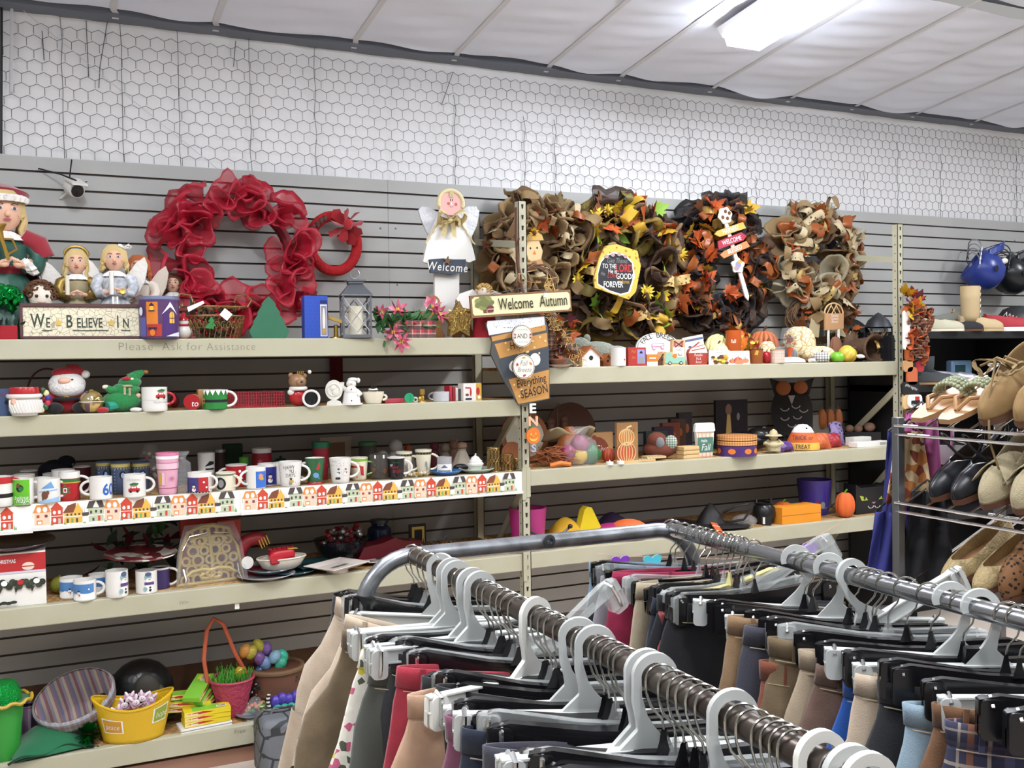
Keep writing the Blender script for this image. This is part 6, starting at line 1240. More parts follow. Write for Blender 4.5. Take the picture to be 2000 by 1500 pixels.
m3('white mug with a blue picture panel, handle facing the viewer',477,515,911,.03,art=lambda r,h:[R(0,h*.06,r*1.3,h*.8,M('print_cobalt2','3a6cc0',.4)),P(star2(r*.4,6,.5,r*.55,h*.55),pr('gold')),E(r*.5,h*.6,r*.2,h*.1,M('print_salmon','d08a7a',.4)),E(r*.6,h*.45,r*.25,h*.05,pr('gold'))],hs='L',hang=-150)
m3('deep blue snowman mug tucked behind the picture-panel mug',500,537,905,.11,'white_glaze',None,art=lambda r,h:[R(-r*1.5,h*.06,r*1.5,h*.86,M('print_royal','2a3288',.4))]+snowman(r*.3,h*.16,.030))
m3('white tapered mug lettered Happy You Days in black and gold',541,586,901,.03,taper=.82,art=lambda r,h:[X('HAPPY',-r*.12,h*.72,.022,pr('black'),0,.75,.1),X('*U',r*.12,h*.56,.022,pr('black'),0,.8),X('DAYS',r*.02,h*.40,.022,M('print_taupe','8a8474',.4),0,.75),P(star2(.007,5,.5,r*.05,h*.33),pr('black')),E(r*.08,h*.22,.010,.007,pr('gold')),E(0,h*.14,.007,.007,pr('grey'))]+[E(r*random.uniform(-.9,.9),h*random.uniform(.1,.9),.0016,.0016,pr('grey'))for i in range(24)],hs='R')
m3('white mug whose rim shows behind the Happy You Days mug',528,566,903,.12,'white_glaze',None)
m3('flared green cup with red and blue birds on a red foot',593,631,894,.04,M('cup_green','2e5c3a',.3).name,'L',.72,lambda r,h:[P([(r*.1,h*.6),(r*.5,h*.86),(r*.55,h*.66),(r*.3,h*.55)],pr('red')),E(r*.1,h*.36,r*.3,h*.1,MC['snow_blue'],-30),P([(r*.35,h*.3),(r*.5,h*.2),(r*.3,h*.24)],MC['snow_blue'])],inner='white_glaze',foot='red_glaze',hmat='white_glaze')
m3('white tapered latte mug with two small snowmen and grey dots',640,683,894,.03,taper=.78,art=lambda r,h:snowman(-r*.15,h*.3,.026,'38465a','38465a')+snowman(r*.45,h*.34,.022,'7a2028')+[E(r*random.uniform(-1.1,1.1),h*random.uniform(.68,.95),.0016,.0016,pr('grey'))for i in range(26)]+[R(-r*.3,h*.18,r*.0,h*.27,pr('black'))])
m3('round cream snowman mug with green striped handle and red scarf',680,716,893,.09,'cream_glaze','R',.8,lambda r,h:[R(-r*1.2,h*.84,r*1.4,h*.95,M('print_leaf','7aa83c',.4)),R(-r*1.0,h*.56,r*.2,h*.66,pr('red')),P([(r*.1,h*.64),(r*.5,h*.62),(r*.55,h*.2),(r*.2,h*.24)],pr('red')),E(-r*.4,h*.74,r*.35,h*.1,M('print_peach','d9b090',.4)),E(-r*.2,h*.16,.004,.004,pr('orange'))],hmat=M('stripe_green','3f7a34',.3,pat=stripes(['2f6a2c','2f6a2c','b8cc70'],60,2)).name)
random.seed(77)
for px,z in((717,0),):pass
m3('clear glass tumbler standing between the snowman mug and the black mug',718,760,887,.08,'smoke_glass',None,.9,lambda r,h:[R(-r*.5,h*.86,-r*.35,h*.99,pr('white')),R(r*.3,h*.86,r*.45,h*.99,pr('white')),E(-r*.6,h*.4,r*.2,h*.1,pr('brown')),E(r*.5,h*.35,r*.22,h*.12,pr('brown'))],name='glass_tumbler',cat='glass')
m3('black tapered mug with white rim and red script',754,788,892,.03,'black_glaze','R',.82,lambda r,h:[X('merry',-r*.3,h*.5,.02,pr('red'),-.01,.8,.3),X('so',-r*.6,h*.6,.02,pr('white'),-.01,.8,.3),X('bright',r*.1,h*.32,.022,pr('red'),-.01,.8,.3),X('seasons',-r*.1,h*.74,.014,pr('green'),-.01,.8,.3)],rim='white_glaze',hmat='white_glaze',lip=.94)
band=lambda r,h:[R(-r*1.5,h*.82,r*1.5,h*.92,M('print_olive_band','6a6a48',.4))]+[E(-r*1.3+r*.35*i,h*.87,r*.12,h*.03,pr('black'))for i in range(8)]+[E(r*.3,h*.45,r*.14,h*.12,pr('grey')),E(r*.35,h*.3,r*.1,h*.1,pr('grey'))]
m3('cream mug with dark patterned rim half hidden behind the black mug',770,803,882,.12,'cream_glaze','R',.8,band)
m3('tall cream mug with dark patterned rim, second of its pair',808,841,878,.10,'cream_glaze','R',.72,band)
m3('square glass candle jar with a bridge picture label',851,880,892,.05,M('jar_glass','b0aeb0',.1,alpha=.75).name,None,1.0,lambda r,h:[R(-r*1.3,h*.1,r*1.3,h*.62,pr('white')),R(-r*1.0,h*.12,r*.9,h*.3,pr('grey')),P([(-r*.5,h*.42),(r*.5,h*.42),(0,h*.6)],M('print_steel','6a6e80',.4))],name='candle_jar',cat='candle')
def plate(label,px,d,r,mat,z=0,tilt=0,sq=False,lv='L3',art=None,name='plate',rz=.2):
 p=spot(px,lv,d);p.z+=z;t=thing(name,label,'plate',p,(rad(tilt),0,rz))
 n=4 if sq else 40;MB().lathe([(.001,.002),(r*.6,.0),(r*.7,.004),(r,.018),(r*.99,.021),(r*.68,.008),(.001,.006)],n,None,RZ(45)if sq else None).build('dish',mat,t,smooth=not sq,bev=.004 if sq else 0)
 MB().lathe([(r*.975,.0175),(r*1.004,.0185),(r*.985,.0215)],n,None,RZ(45)if sq else None).build('rim',mat,t,smooth=not sq)
 if art:mb=MB();emit(mb,art(r),lambda u,v,o:Vector((u,v,.0066+o)));mb.build('print',None,t)
 return t
plate('shallow blue dish under the glass candle jar',868,.06,.075,M('plate_blue','3e6ea8',.25).name);plate('pale green plate under the white cupcake',928,.07,.085,M('plate_mint','a8b4a4',.25).name)
p=spot(926,'L3',.05);p.z+=.012;hh=hgt(926,872,p)-.0;fig('cupcake_ornament','white ceramic cupcake with swirled icing on the green plate','ornament',p,.075,[('cup',M('mint_white','cdd4c8',.3),[('l',(0,0,0),[(.001,0),(.36,0),(.46,.34),(.001,.34)],1,1,lambda a,z:1+.03*abs(sin(a*10)))]),('icing','white_glaze',[('l',(0,0,.33),[(.5,0),(.52,.1),(.42,.2),(.42,.28),(.30,.4),(.26,.5),(.06,.62),(.001,.66)],1,1,lambda a,z:1+.05*sin(a*6+z*120))]),('cherry','white_glaze',[('e',(.02,0,1.02),(.06,.06,.06))])])
p=spot(812,'L3',.03);t=thing('bead_pile','little heap of clear and gold beads in a bag beside the black mug','beads',p,0);mb=MB();random.seed(3)
for i in range(70):mb.ell((random.uniform(-.06,.06),random.uniform(0,.04),random.uniform(.006,.02)),.006,7,5,MC[random.choice(('gold_metal','clear_glass','cream_glaze'))])
mb.build('bead',None,t);t['kind']='stuff'
for i,(a,b,pt,l)in enumerate(((950,973,876,'tall gold filigree candle holder by the leaning brace'),(976,1001,888,'short gold filigree candle holder before the middle post'),(1001,1018,898,'smallest gold filigree bowl against the middle post'))):
 p=spot((a+b)/2,'L3',.06);k=mpp(p);r=(b-a)*k/2;hh=hgt((a+b)/2,pt,p);t=thing('candle_holder',l,'candle holder',p,0,'gold filigree candle holders')
 for z in(0,hh):MB().tube([(r*cos(2*pi*j/20),r*sin(2*pi*j/20),z+.002)for j in range(20)],.003,6,closed=True).build('hoop','gold_wire',t)
 mb=MB()
 for j in range(10):
  for s_ in(-1,1):mb.tube([(r*cos(a_),r*sin(a_),hh*f/6)for f in range(7)for a_ in[2*pi*j/10+s_*.5*sin(f*pi/6*2)]],.0022,5)
 mb.build('filigree','gold_wire',t)
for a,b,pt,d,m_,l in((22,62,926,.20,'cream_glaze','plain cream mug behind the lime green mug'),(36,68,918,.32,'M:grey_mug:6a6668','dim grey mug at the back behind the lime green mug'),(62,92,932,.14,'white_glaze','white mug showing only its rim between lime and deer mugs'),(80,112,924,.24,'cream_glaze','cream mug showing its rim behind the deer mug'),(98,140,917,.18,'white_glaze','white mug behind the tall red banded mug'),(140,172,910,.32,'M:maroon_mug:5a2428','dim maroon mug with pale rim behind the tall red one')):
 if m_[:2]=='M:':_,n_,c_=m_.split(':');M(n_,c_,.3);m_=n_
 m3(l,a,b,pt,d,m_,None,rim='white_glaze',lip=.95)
p=spot(103,'L3',.40);fig('dark_plush','dim navy plush lump at the back of the mug shelf','plush',p,.15,[('body',M('navy_plush','1c2030',.95),[('e',(0,0,.45),(.5,.4,.45)),('e',(.3,0,.8),(.25,.2,.2))]),('trim','print_grey',[('e',(.45,-.1,.75),(.06,.05,.05))])])
for i,(a,b,pt)in enumerate(((184,213,901),(213,249,903),(252,288,902))):
 m3(('first','middle','last')[i]+' of three tall dark blue penguin cups with yellow rims, '+('nearest the 60 mug','beside the 60 mug print','behind the red pickup mug')[i],a,b,pt,(.20,.15,.19)[i],M('cup_slate','4a5670',.4).name,None,.86,lambda r,h:[R(-r*1.5,h*.86,r*1.5,h*.96,M('print_wheat','b8a860',.4)),E(r*.2,h*.62,r*.34,h*.12,pr('black')),E(r*.25,h*.6,r*.2,h*.09,pr('sky'))]+[R(-r*1.4+r*.28*j,h*.80,-r*1.3+r*.28*j,h*.84,pr('wheat'))for j in range(10)]+[E(-r*.5,h*.1*j+.01,.002,.002,pr('sky'))for j in range(8)],name='paper_cup',cat='cup',group='blue penguin cups')
p=spot(292,'L3',.28);hh=hgt(292,868,p);t=thing('ornament_bag','clear bag with tiny red and white ornaments behind the pink tumbler','bag',p,0);MB().lathe([(.04,0),(.05,hh*.4),(.042,hh*.8),(.02,hh)],20,fn=lambda a,z:1+.1*sin(a*5)).build('film','cellophane',t);mb=MB()
for i in range(26):mb.ell((random.uniform(-.035,.035),random.uniform(-.03,.03),random.uniform(.02,hh*.85)),.008,8,6,MC[random.choice(('red_glaze','white_glaze','white_glaze'))])
mb.build('bauble',None,t)
m3('tall white cup with dark script, behind the snowman panel mug',383,416,884,.22,'white_glaze',None,.9,lambda r,h:[P([(-r*.2,h*.6),(r*1.0,h*.66),(r*1.0,h*.74),(r*.4,h*.76)],pr('black')),R(-r*.1,h*.5,r*1.0,h*.55,pr('black')),X('merry',r*.5,h*.36,.014,pr('grey'))],name='tall_cup',cat='cup')
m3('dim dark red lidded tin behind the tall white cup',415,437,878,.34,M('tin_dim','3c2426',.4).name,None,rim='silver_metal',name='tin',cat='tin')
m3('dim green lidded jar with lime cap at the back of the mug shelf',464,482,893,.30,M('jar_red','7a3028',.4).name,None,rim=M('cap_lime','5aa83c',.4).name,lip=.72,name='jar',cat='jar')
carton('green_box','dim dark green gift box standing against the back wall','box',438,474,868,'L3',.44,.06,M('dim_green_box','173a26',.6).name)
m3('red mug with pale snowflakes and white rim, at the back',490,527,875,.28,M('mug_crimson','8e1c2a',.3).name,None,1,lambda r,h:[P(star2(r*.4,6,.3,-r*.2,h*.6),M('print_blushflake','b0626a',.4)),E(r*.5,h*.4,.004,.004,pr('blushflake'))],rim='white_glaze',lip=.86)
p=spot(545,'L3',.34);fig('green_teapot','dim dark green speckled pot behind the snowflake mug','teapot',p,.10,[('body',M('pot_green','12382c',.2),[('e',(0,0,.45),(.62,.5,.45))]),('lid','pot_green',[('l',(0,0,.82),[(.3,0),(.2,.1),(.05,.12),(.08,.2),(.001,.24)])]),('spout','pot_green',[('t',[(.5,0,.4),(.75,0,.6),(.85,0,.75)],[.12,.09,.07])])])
m3('red paper-style travel cup with green lid behind the green flared cup',607,641,863,.20,M('cup_crimson','8e2430',.4).name,None,.74,lambda r,h:[X('noel',0,h*.45,.03,M('print_rosy','b46a74',.4),-.01,.8)],rim=M('lid_green','1f6a48',.4).name,lip=.84,name='travel_cup',cat='cup')
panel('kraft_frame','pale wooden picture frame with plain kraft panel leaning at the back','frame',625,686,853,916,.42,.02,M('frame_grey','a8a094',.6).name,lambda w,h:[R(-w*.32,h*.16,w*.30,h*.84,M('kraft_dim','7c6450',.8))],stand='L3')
m3('tall clear vase with green rim at the back behind the tumbler',697,734,863,.30,'smoke_glass',None,.8,None,rim=M('rim_green','3c7a4c',.3).name,lip=.9,name='glass_vase',cat='vase')
p=spot(764,'L3',.28);hh=hgt(768,856,p);fig('angel_figurine','pair of grey-white cherub figurines sitting behind the cream mugs','figurine',p,hh,[('large_cherub',M('plaster','a8a4a0',.7),[('e',(.1,0,.34),(.24,.2,.34)),('e',(.1,-.02,.78),(.2,.19,.2)),('t',[(.25,0,.5),(.36,-.1,.4),(.3,-.2,.3)],[.08,.07,.06])]),('small_cherub','plaster',[('e',(-.28,-.05,.22),(.18,.16,.22)),('e',(-.28,-.06,.52),(.15,.14,.14))]),('wing','plaster',[('e',(.0,.2,.5),(.06,.03,.2)),('e',(.28,.2,.5),(.06,.03,.2))])])
p=spot(795,'L3',.40);fig('nativity_figure','dim small seated figurine with terracotta hood at the back','figurine',p,.12,[('robe','plaster',[('l',(0,0,0),[(.3,0),(.26,.4),(.14,.7),(.001,.75)])]),('hood','terracotta',[('e',(0,0,.84),(.16,.16,.18))])])
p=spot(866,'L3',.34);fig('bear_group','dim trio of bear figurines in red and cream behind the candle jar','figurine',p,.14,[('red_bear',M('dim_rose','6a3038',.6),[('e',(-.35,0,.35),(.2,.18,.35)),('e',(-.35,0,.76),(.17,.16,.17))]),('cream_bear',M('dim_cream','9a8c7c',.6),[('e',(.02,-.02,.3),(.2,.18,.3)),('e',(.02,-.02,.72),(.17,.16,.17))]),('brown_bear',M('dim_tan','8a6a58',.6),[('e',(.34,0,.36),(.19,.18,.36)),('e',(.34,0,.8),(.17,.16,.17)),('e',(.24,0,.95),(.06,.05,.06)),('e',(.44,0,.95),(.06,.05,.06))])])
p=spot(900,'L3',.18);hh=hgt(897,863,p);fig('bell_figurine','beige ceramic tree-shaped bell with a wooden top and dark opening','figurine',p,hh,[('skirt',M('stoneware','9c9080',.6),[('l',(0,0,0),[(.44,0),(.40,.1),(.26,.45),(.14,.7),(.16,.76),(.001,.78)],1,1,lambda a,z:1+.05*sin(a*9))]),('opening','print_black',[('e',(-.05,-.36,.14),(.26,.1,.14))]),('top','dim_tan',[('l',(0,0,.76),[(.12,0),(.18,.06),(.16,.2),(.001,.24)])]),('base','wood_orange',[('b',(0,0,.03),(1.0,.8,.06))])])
# fourth shelf of the Christmas bay
def xmasbox(w,h):
 random.seed(1);g=[E(-w*.45+w*.9*i/22,h*.43+h*.05*sin(i*2),w*.045,h*.06,M('print_fir' if i%2 else 'print_fir2','3a3f30' if i%2 else '2a3024',.6))for i in range(23)]+[P([(w*(-.3+.2*i),h*.37),(w*(-.24+.2*i),h*.37),(w*(-.28+.2*i),h*.26)],pr('fir2')if 'print_fir2' in MC else M('print_fir2','2a3024',.6))for i in range(4)]
 return[R(-w*.5,h*.66,w*.5,h*.98,pr('red')),X('MERRY & BRIGHT',-w*.22,h*.86,.0,pr('white')),X('OUR CHRISTMAS',-w*.05,h*.82,h*.10,pr('white'),.012,.62),R(-w*.5,h*.62,w*.5,h*.66,M('print_lavender','c8c0cc',.5)),E(w*.28,h*.74,w*.08,h*.075,M('print_skin','e0c8b8',.5)),R(w*.2,h*.73,w*.36,h*.75,pr('red')),P([(-w*.4,h*.62),(-w*.1,h*.58),(-w*.15,h*.72),(-w*.35,h*.74)],pr('white')),E(-w*.3,h*.6,w*.1,h*.05,pr('red')),E(-w*.42,h*.68,w*.06,h*.07,pr('purple'))]+g+[E(-w*.42+w*.2*i,h*.46,w*.04,h*.05,pr('red')if i%2 else pr('white'))for i in range(5)]+[E(w*(-.45+.06*i),h*.09+h*.012*(i%2),w*.045,h*.03,pr('fir2'))for i in range(10)]
carton('garland_box','white and red printed Christmas garland box at the near end of the shelf','box',-70,90,1082,'L4',.03,.2,'cardboard_white',xmasbox)
q=spot(20,'L4',.13);hz=hgt(10,1082,spot(10,'L4',.03));
for i,(r,z,m_,l)in enumerate(((.15,.004,M('plate_smoke','8c8484',.2).name,'grey plate lying on top of the Christmas garland box'),(.16,.014,M('plate_dark','4a3a3c',.2).name,'dark shallow bowl nested on the plate above the garland box'))):plate(l,14,.14,r,m_,z=hz+z,lv='L4',tilt=3*i)
p=spot(107,'L4',.20);fig('lime_ornament','dull lime green round ornament behind the small blue mugs','ornament',p,.075,[('ball',M('dull_lime','8a8c34',.3),[('e',(0,0,.47),(.5,.5,.47))]),('cap','gold_metal',[('l',(0,0,.92),[(.1,0),(.09,.08),(.01,.1)])])])
def m4(label,a,b,pt,d,*ar,**kw):return mug(label,a,b,pt,'L4',d,*ar,**kw)
sky=lambda dx:(lambda r,h:[R(-r*1.35,h*.38,r*.85,h*.84,M('print_winter','4a7ab0',.4)),P([(-r*1.3,h*.2),(-r*.6,h*.42),(r*.2,h*.36),(r*.9,h*.42),(r*.9,h*.08),(-r*1.3,h*.08)],pr('white'))]+snowman(-r*.4+dx,h*.16,.024,'3a3038','8a4038')+[E(r*.3,h*.6,.003,.003,pr('white'))])
m4('small blue sky snowman cup, middle of the three little ones at the rear',108,150,1128,.10,'white_glaze',None,1,sky(.012))
m4('small blue sky snowman cup in front with its handle to the right',135,177,1132,.03,'white_glaze','R',1,sky(-.006))
m4('small blue sky snowman cup peeking behind the white snowman mug',165,199,1121,.14,'white_glaze',None,1,sky(-.008))
def bigsnow(dx):return lambda r,h:[E(r*.7+dx,h*.25,r*.42,h*.22,M('print_snowbody','eeeae4',.4)),E(r*.62+dx,h*.76,r*.34,h*.17,M('print_teal','8aa8a8',.4)),E(r*.66+dx,h*.88,r*.3,h*.1,M('print_slateblue','4a5a7a',.4)),E(r*.7+dx,h*.62,r*.28,h*.1,pr('snowbody')),R(r*.3+dx,h*.42,r*1.2+dx,h*.54,M('print_violet','54407a',.4)),E(r*.36+dx,h*.24,r*.18,h*.1,pr('teal')),E(r*.8+dx,h*.3,.004,.004,pr('black')),E(r*.8+dx,h*.18,.005,.005,pr('black')),E(r*.75+dx,h*.66,.005,.002,pr('orange'))]
m4('white mug with a snowman in purple scarf, beside the little blue cups',198,240,1114,.03,'white_glaze',None,1,bigsnow(0))
m4('white mug with a purple-scarfed snowman under the red printed plate',257,297,1114,.04,'white_glaze',None,1,bigsnow(-.02))
m4('dark purple mug with white handle behind the snowman mug',286,322,1108,.10,M('mug_purple','3a2c5a',.3).name,'R',1,None,rim='white_glaze',hmat='white_glaze',hs=1.3)
t=plate('red and white leaf-patterned plate balanced on the snowman mugs',268,.14,.145,M('plate_redleaf','b8a8a0',.3,pat=flakes(['6a2028','c8beb4','7a2c30','d8d0c8','8a8478','5a2a2c'],22)).name,z=.128,tilt=4,lv='L4')
p=spot(330,'L4',.30);t=thing('holly_spray','dim spray of dark green leaves and red poinsettia at the back of the fourth shelf','flowers',p,0);mb=MB();random.seed(6)
for i in range(60):leaf(mb,(random.uniform(-.3,.12),random.uniform(-.04,.06),random.uniform(.03,.22)),(random.uniform(-1,1),-.4,random.uniform(-.5,1)),.09,MC[random.choice(('dark_green','dark_green','wine_cloth','green_leaf'))],leaf2(1,.24))
mb.build('leaf_spray',None,t);MB().tube([(-.28,0,.004),(-.1,0,.08),(.1,0,.18)],.004,6).build('stem','dark_green',t)
M('bag_red','a83426',.5);M('filigree_gold','a8904c',.45,metal=.4)
for i,(a,b,pt,d,ti,l)in enumerate(((352,446,1004,.24,-4,'tall red paper gift bag behind the gold filigree stand'),(352,392,1060,.15,8,'smaller orange-red gift bag leaning to the near side of the gold stand'),(424,470,1016,.17,6,'red gift bag leaning behind the far side of the gold stand'))):
 carton('gift_bag',l,'bag',a,b,pt,'L4',d,.04,'bag_red',lambda w,h:[E(w*.1,h*.7,w*.1,w*.1,M('print_salmon2','c05a44',.5))],group='red gift bags')
p=spot(404,'L4',.09);hh=hgt(404,1030,p);k=mpp(p);w=128*k/2
t=thing('filigree_trivet','gold cut-out filigree letter holder wrapped in cellophane','letter holder',p,.12)
t.rotation_euler=(rad(-7),0,.12)
pl=[(-w,0),(w,0),(w*.86,hh*.6),(w*.6,hh*.92),(w*.15,hh),(-w*.2,hh),(-w*.62,hh*.9),(-w*.84,hh*.6)]
mb=MB()
def ringp(cx,cz,r,rt=.007,sq=1):mb.tube([(cx+r*cos(2*pi*j/18),0,cz+r*sq*sin(2*pi*j/18))for j in range(18)],rt,6,closed=True)
mb.tube([(x,0,z+.006)for x,z in pl],.009,8,closed=True)
for j in range(6):
 for i in range(5):
  cz=hh*(.09+.165*j);ww=w*(1-.5*(cz/hh)**2.2);cx=-ww*.78+ww*1.56*i/4+(ww*.2 if j%2 else 0)
  if abs(cx)<ww*.92:ringp(cx,cz,.021 if(i+j)%2 else .016,.0065)
for sx in(-1,1):
 mb.tube([(sx*(w*.2+w*.55*(1-q/10)*cos(q*.75)),0,hh*.15+hh*.13*(1-q/12)*sin(q*.75))for q in range(11)],.010,8)
 mb.tube([(sx*(w*.25+w*.3*(1-q/10)*cos(q*.75)),0,hh*.75+hh*.1*(1-q/12)*sin(q*.75))for q in range(11)],.008,8)
mb.tube([(0,0,0),(.01,0,hh*.4),(0,0,hh)],.008,8);mb.build('filigree','filigree_gold',t)
MB().grid(lambda u,v:((-1.08+2.16*u)*w*(1-.3*v*v),-.022-.006*sin(u*14+v*9),hh*1.06*v),24,16).build('wrapping','cellophane',t)
for sx in(-1,1):MB().tube([(sx*w*.86,-.03,hh*.62),(sx*w*.62,-.03,hh*.86),(sx*w*.1,-.03,hh*.9)],.0025,6).build('chrome_clip','chrome',t)
for sx in(-1,1):MB().tube([(sx*w*.82,-.012,.07),(sx*w*.80,-.035,.03),(sx*w*.86,-.055,-.0)],.0035,6).build('stand_leg','chrome',t)
p=spot(482,'L4',.16);hh=hgt(478,1040,p);t=thing('swirl_decoration','red and gold striped swirl decoration with a white round tip','ornament',p,.1)
mb=MB();mb.tube([(.02+.07*cos(a_),.0,hh*.45+.075*sin(a_))for a_ in[rad(60+12*i)for i in range(22)]],[.03]*22,12);mb.build('swirl',M('swirl_red','8c2428',.4),t)
mb=MB();[mb.tube([(.03+.011*i,-.03,hh*.82+.006*i),(.045+.011*i,-.03,hh*.62+.006*i)],.003,5)for i in range(4)];mb.build('gold_stripe','print_gold',t)
MB().lathe([(.001,0),(.026,0),(.028,.006),(.026,.012),(.001,.012)],22,None,TR((-.03,-.05,hh*.36))@RX(90)).build('white_tip','white_glaze',t)
MB().tube([(-.02,-.045,hh*.33),(.03,-.03,hh*.28)],.01,8).build('stalk','silver_metal',t)
pa=spot(543,'L4',.10);r=48*mpp(pa);pa.z+=.03
t=thing('oval_dish','white fluted oval baking dish holding the red box','dish',pa,.1)
MB().lathe([(.001,.002),(r*.62,0),(r*.8,.012),(r,.048),(r*.99,.052),(r*.76,.016),(.001,.008)],60,sy=.62,fn=lambda a,z:1+.015*abs(sin(a*12))).build('bowl',M('dish_white','cfc8b8',.25),t);MB().tube([(r*cos(2*pi*i/48),r*.62*sin(2*pi*i/48),.05)for i in range(48)],.004,6,closed=True).build('rim','dish_white',t)
for i,(px,rr_,z,d,m_,l)in enumerate(((512,.125,.0,.08,'plate_smoke','grey scalloped plate beneath the white oval dish'),(520,.10,.017,.11,M('plate_bluegrey','6a7078',.2).name,'blue-grey plate directly under the white oval dish'),(566,.10,.0,.10,M('glass_teal','2c4a50',.15).name,'dark teal glass dish showing under the white square plate'),(722,.13,.0,.20,M('plate_marble','9c9890',.3,pat=flakes(['3a3634','b8b4ac','8a8680','c8c4bc','4a4642'],30)).name,'grey marbled scalloped plate behind the white square plate'))):plate(l,px,d,rr_,m_,z=z,lv='L4')
t=thing('red_box','glossy red embossed tin sitting in the white oval dish','tin',(pa.x,pa.y,pa.z+.03),.1);mb=MB();mb.lathe([(.001,0),(.10,0),(.108,.03),(.104,.05),(.09,.056),(.001,.058)],4,None,RZ(45),sy=.62);mb.build('body',M('tin_gloss_red','a8202c',.22),t,smooth=False,bev=.01)
mb=MB()
for i in range(6):mb.ell((-.05+.02*i,0,.058),(.008,.02,.005),8,5)
mb.build('embossing','tin_gloss_red',t);MB().box(.02,.06,-.045,-.02,.058,.0595).build('gold_tag','print_gold',t)
p=spot(652,'L4',.06);
t=plate('white square plate with a dark tree picture hanging over the shelf edge',652,.05,.165,M('plate_offwhite','c8beb6',.25).name,z=.016,sq=True,lv='L4',rz=.55,art=lambda r:[P([(-r*.35+r*.1*i,-r*.08),(-r*.27+r*.1*i,r*.12),(-r*.2+r*.1*i,-r*.08)],M('print_moss','5a5444',.5))for i in range(7)])
for o in t.children:o.scale=(1,.78,1)
MB().lathe([(.03,-.0155),(.05,-.0155),(.05,.003),(.03,.003)],20).build('foot','plate_offwhite',t)
p=spot(660,'L4',.30);t=thing('glass_bowl','dark glass bowl full of small shiny ornaments at the back','bowl',p,0);MB().lathe([(.001,0),(.06,.002),(.11,.05),(.13,.10),(.127,.10),(.10,.045),(.001,.01)],36).build('bowl',M('glass_dark','1c2026',.06,alpha=.6),t);mb=MB();random.seed(4)
for i in range(90):a_=random.uniform(0,6.28);q_=random.uniform(0,.1);mb.ell((q_*cos(a_),q_*sin(a_),random.uniform(.05,.15)),random.uniform(.008,.015),9,6,MC[random.choice(('silver_metal','plate_dark','smoke_glass','wine_cloth','red_glaze'))])
mb.build('ornament',None,t)
p=spot(605,'L4',.2);t=thing('dark_tray','flat dark blue-green tray at the back behind the square plate','tray',p,.2);MB().lathe([(.001,0),(.12,0),(.14,.02),(.135,.02),(.115,.006),(.001,.006)],4,None,RZ(45)).build('tray','glass_teal',t,smooth=False,bev=.006);MB().lathe([(.141,.018),(.143,.022),(.133,.022)],4,None,RZ(45)).build('rim','glass_teal',t,smooth=False)
p=spot(758,'L4',.30);t=thing('fluted_pan','dim red silicone tree-shaped baking pan at the back','pan',p,.1);MB().prism([(x*1.6,z)for x,z in((-.12,0),(.12,0),(.11,.03),(.09,.06),(.03,.07),(.0,.09),(-.04,.07),(-.10,.06))],-.05,.05,M('pan_red','6c1420',.4)).build('pan',None,t,bev=.01);MB().prism([(-.2,0),(.2,0),(.2,.008),(-.2,.008)],-.07,.07,MC['pan_red']).build('flange',None,t,smooth=False)
p=spot(736,'L4',.42);fig('blue_jar','dim dark blue jar against the back wall','jar',p,.16,[('body',M('jar_navy','1e2a44',.2),[('l',(0,0,0),[(.001,0),(.34,0),(.4,.3),(.36,.7),(.24,.8),(.24,.9),(.001,.9)])]),('lid','dark_metal',[('l',(0,0,.88),[(.28,0),(.28,.1),(.001,.12)])])])
panel('small_picture','small black picture frame with yellow mat at the back','frame',800,832,1024,1052,.40,.015,'black_paint',lambda w,h:[R(-w*.36,h*.1,w*.4,h*.9,pr('yellow')),R(-w*.22,h*.24,w*.26,h*.78,MC['black_paint'])],stand='L4')
p=spot(840,'L4',.22);t=thing('foil_garland','tangle of dark blue and silver foil garland before the yellow frame','garland',p,0);mb=MB();random.seed(8)
for i in range(70):leaf(mb,(random.uniform(-.09,.10),random.uniform(-.03,.05),random.uniform(.0,.05)),(random.uniform(-1,1),random.uniform(-1,1),random.uniform(0,.5)),.04,MC[random.choice(('silver_metal','jar_navy','jar_navy','plate_dark'))],leaf2(1,.1))
mb.build('foil_strip',None,t);MB().tube([(-.1,0,.01),(0,.02,.02),(.1,0,.01)],.004,5).build('cord','jar_navy',t)
p=spot(930,'L4',.2);t=thing('red_mat','dull dark red placemat lying behind the rack tube','placemat',p,.1);MB().box(-.16,.2,-.1,.15,.001,.006).build('cloth','wine_cloth',t,smooth=False);MB().box(-.16,.2,-.102,-.095,.001,.008).build('hem','burgundy_velvet',t,smooth=False)
# bottom shelf of the Christmas bay
M('bucket_green','2f8c34',.4);M('sequin_green','12a040',.2,metal=.6,bump=(200,1));M('felt_green','14603c',.9,sheen=.3)
t=mug('green plastic bucket at the photo edge on the bottom shelf',-50,26,1372,'L5',.08,'bucket_green',None,.72,None,name='bucket',cat='bucket')
p=t.location;hh=hgt(-12,1372,p)
t=thing('sequin_hat','green sequin hat with a gold braided brim sitting in the green bucket','hat',(p.x+.0,p.y,p.z+hh),0);MB().lathe([(.001,.085),(.05,.075),(.068,.04),(.07,.004)],28,fn=lambda a,z:1+.02*sin(a*30+z*900)).build('crown','sequin_green',t);MB().tube([(.105*cos(2*pi*i/40),.095*sin(2*pi*i/40),.006+.006*sin(i*1.6))for i in range(40)],.007,6,closed=True).build('braid',M('braid_gold','b89a34',.5),t);MB().lathe([(.07,.004),(.10,.002)],30).build('brim','felt_green',t)
p=spot(75,'L5',.12);t=thing('felt_hat','crumpled dark green felt hat lying beside the green bucket','hat',p,.2)
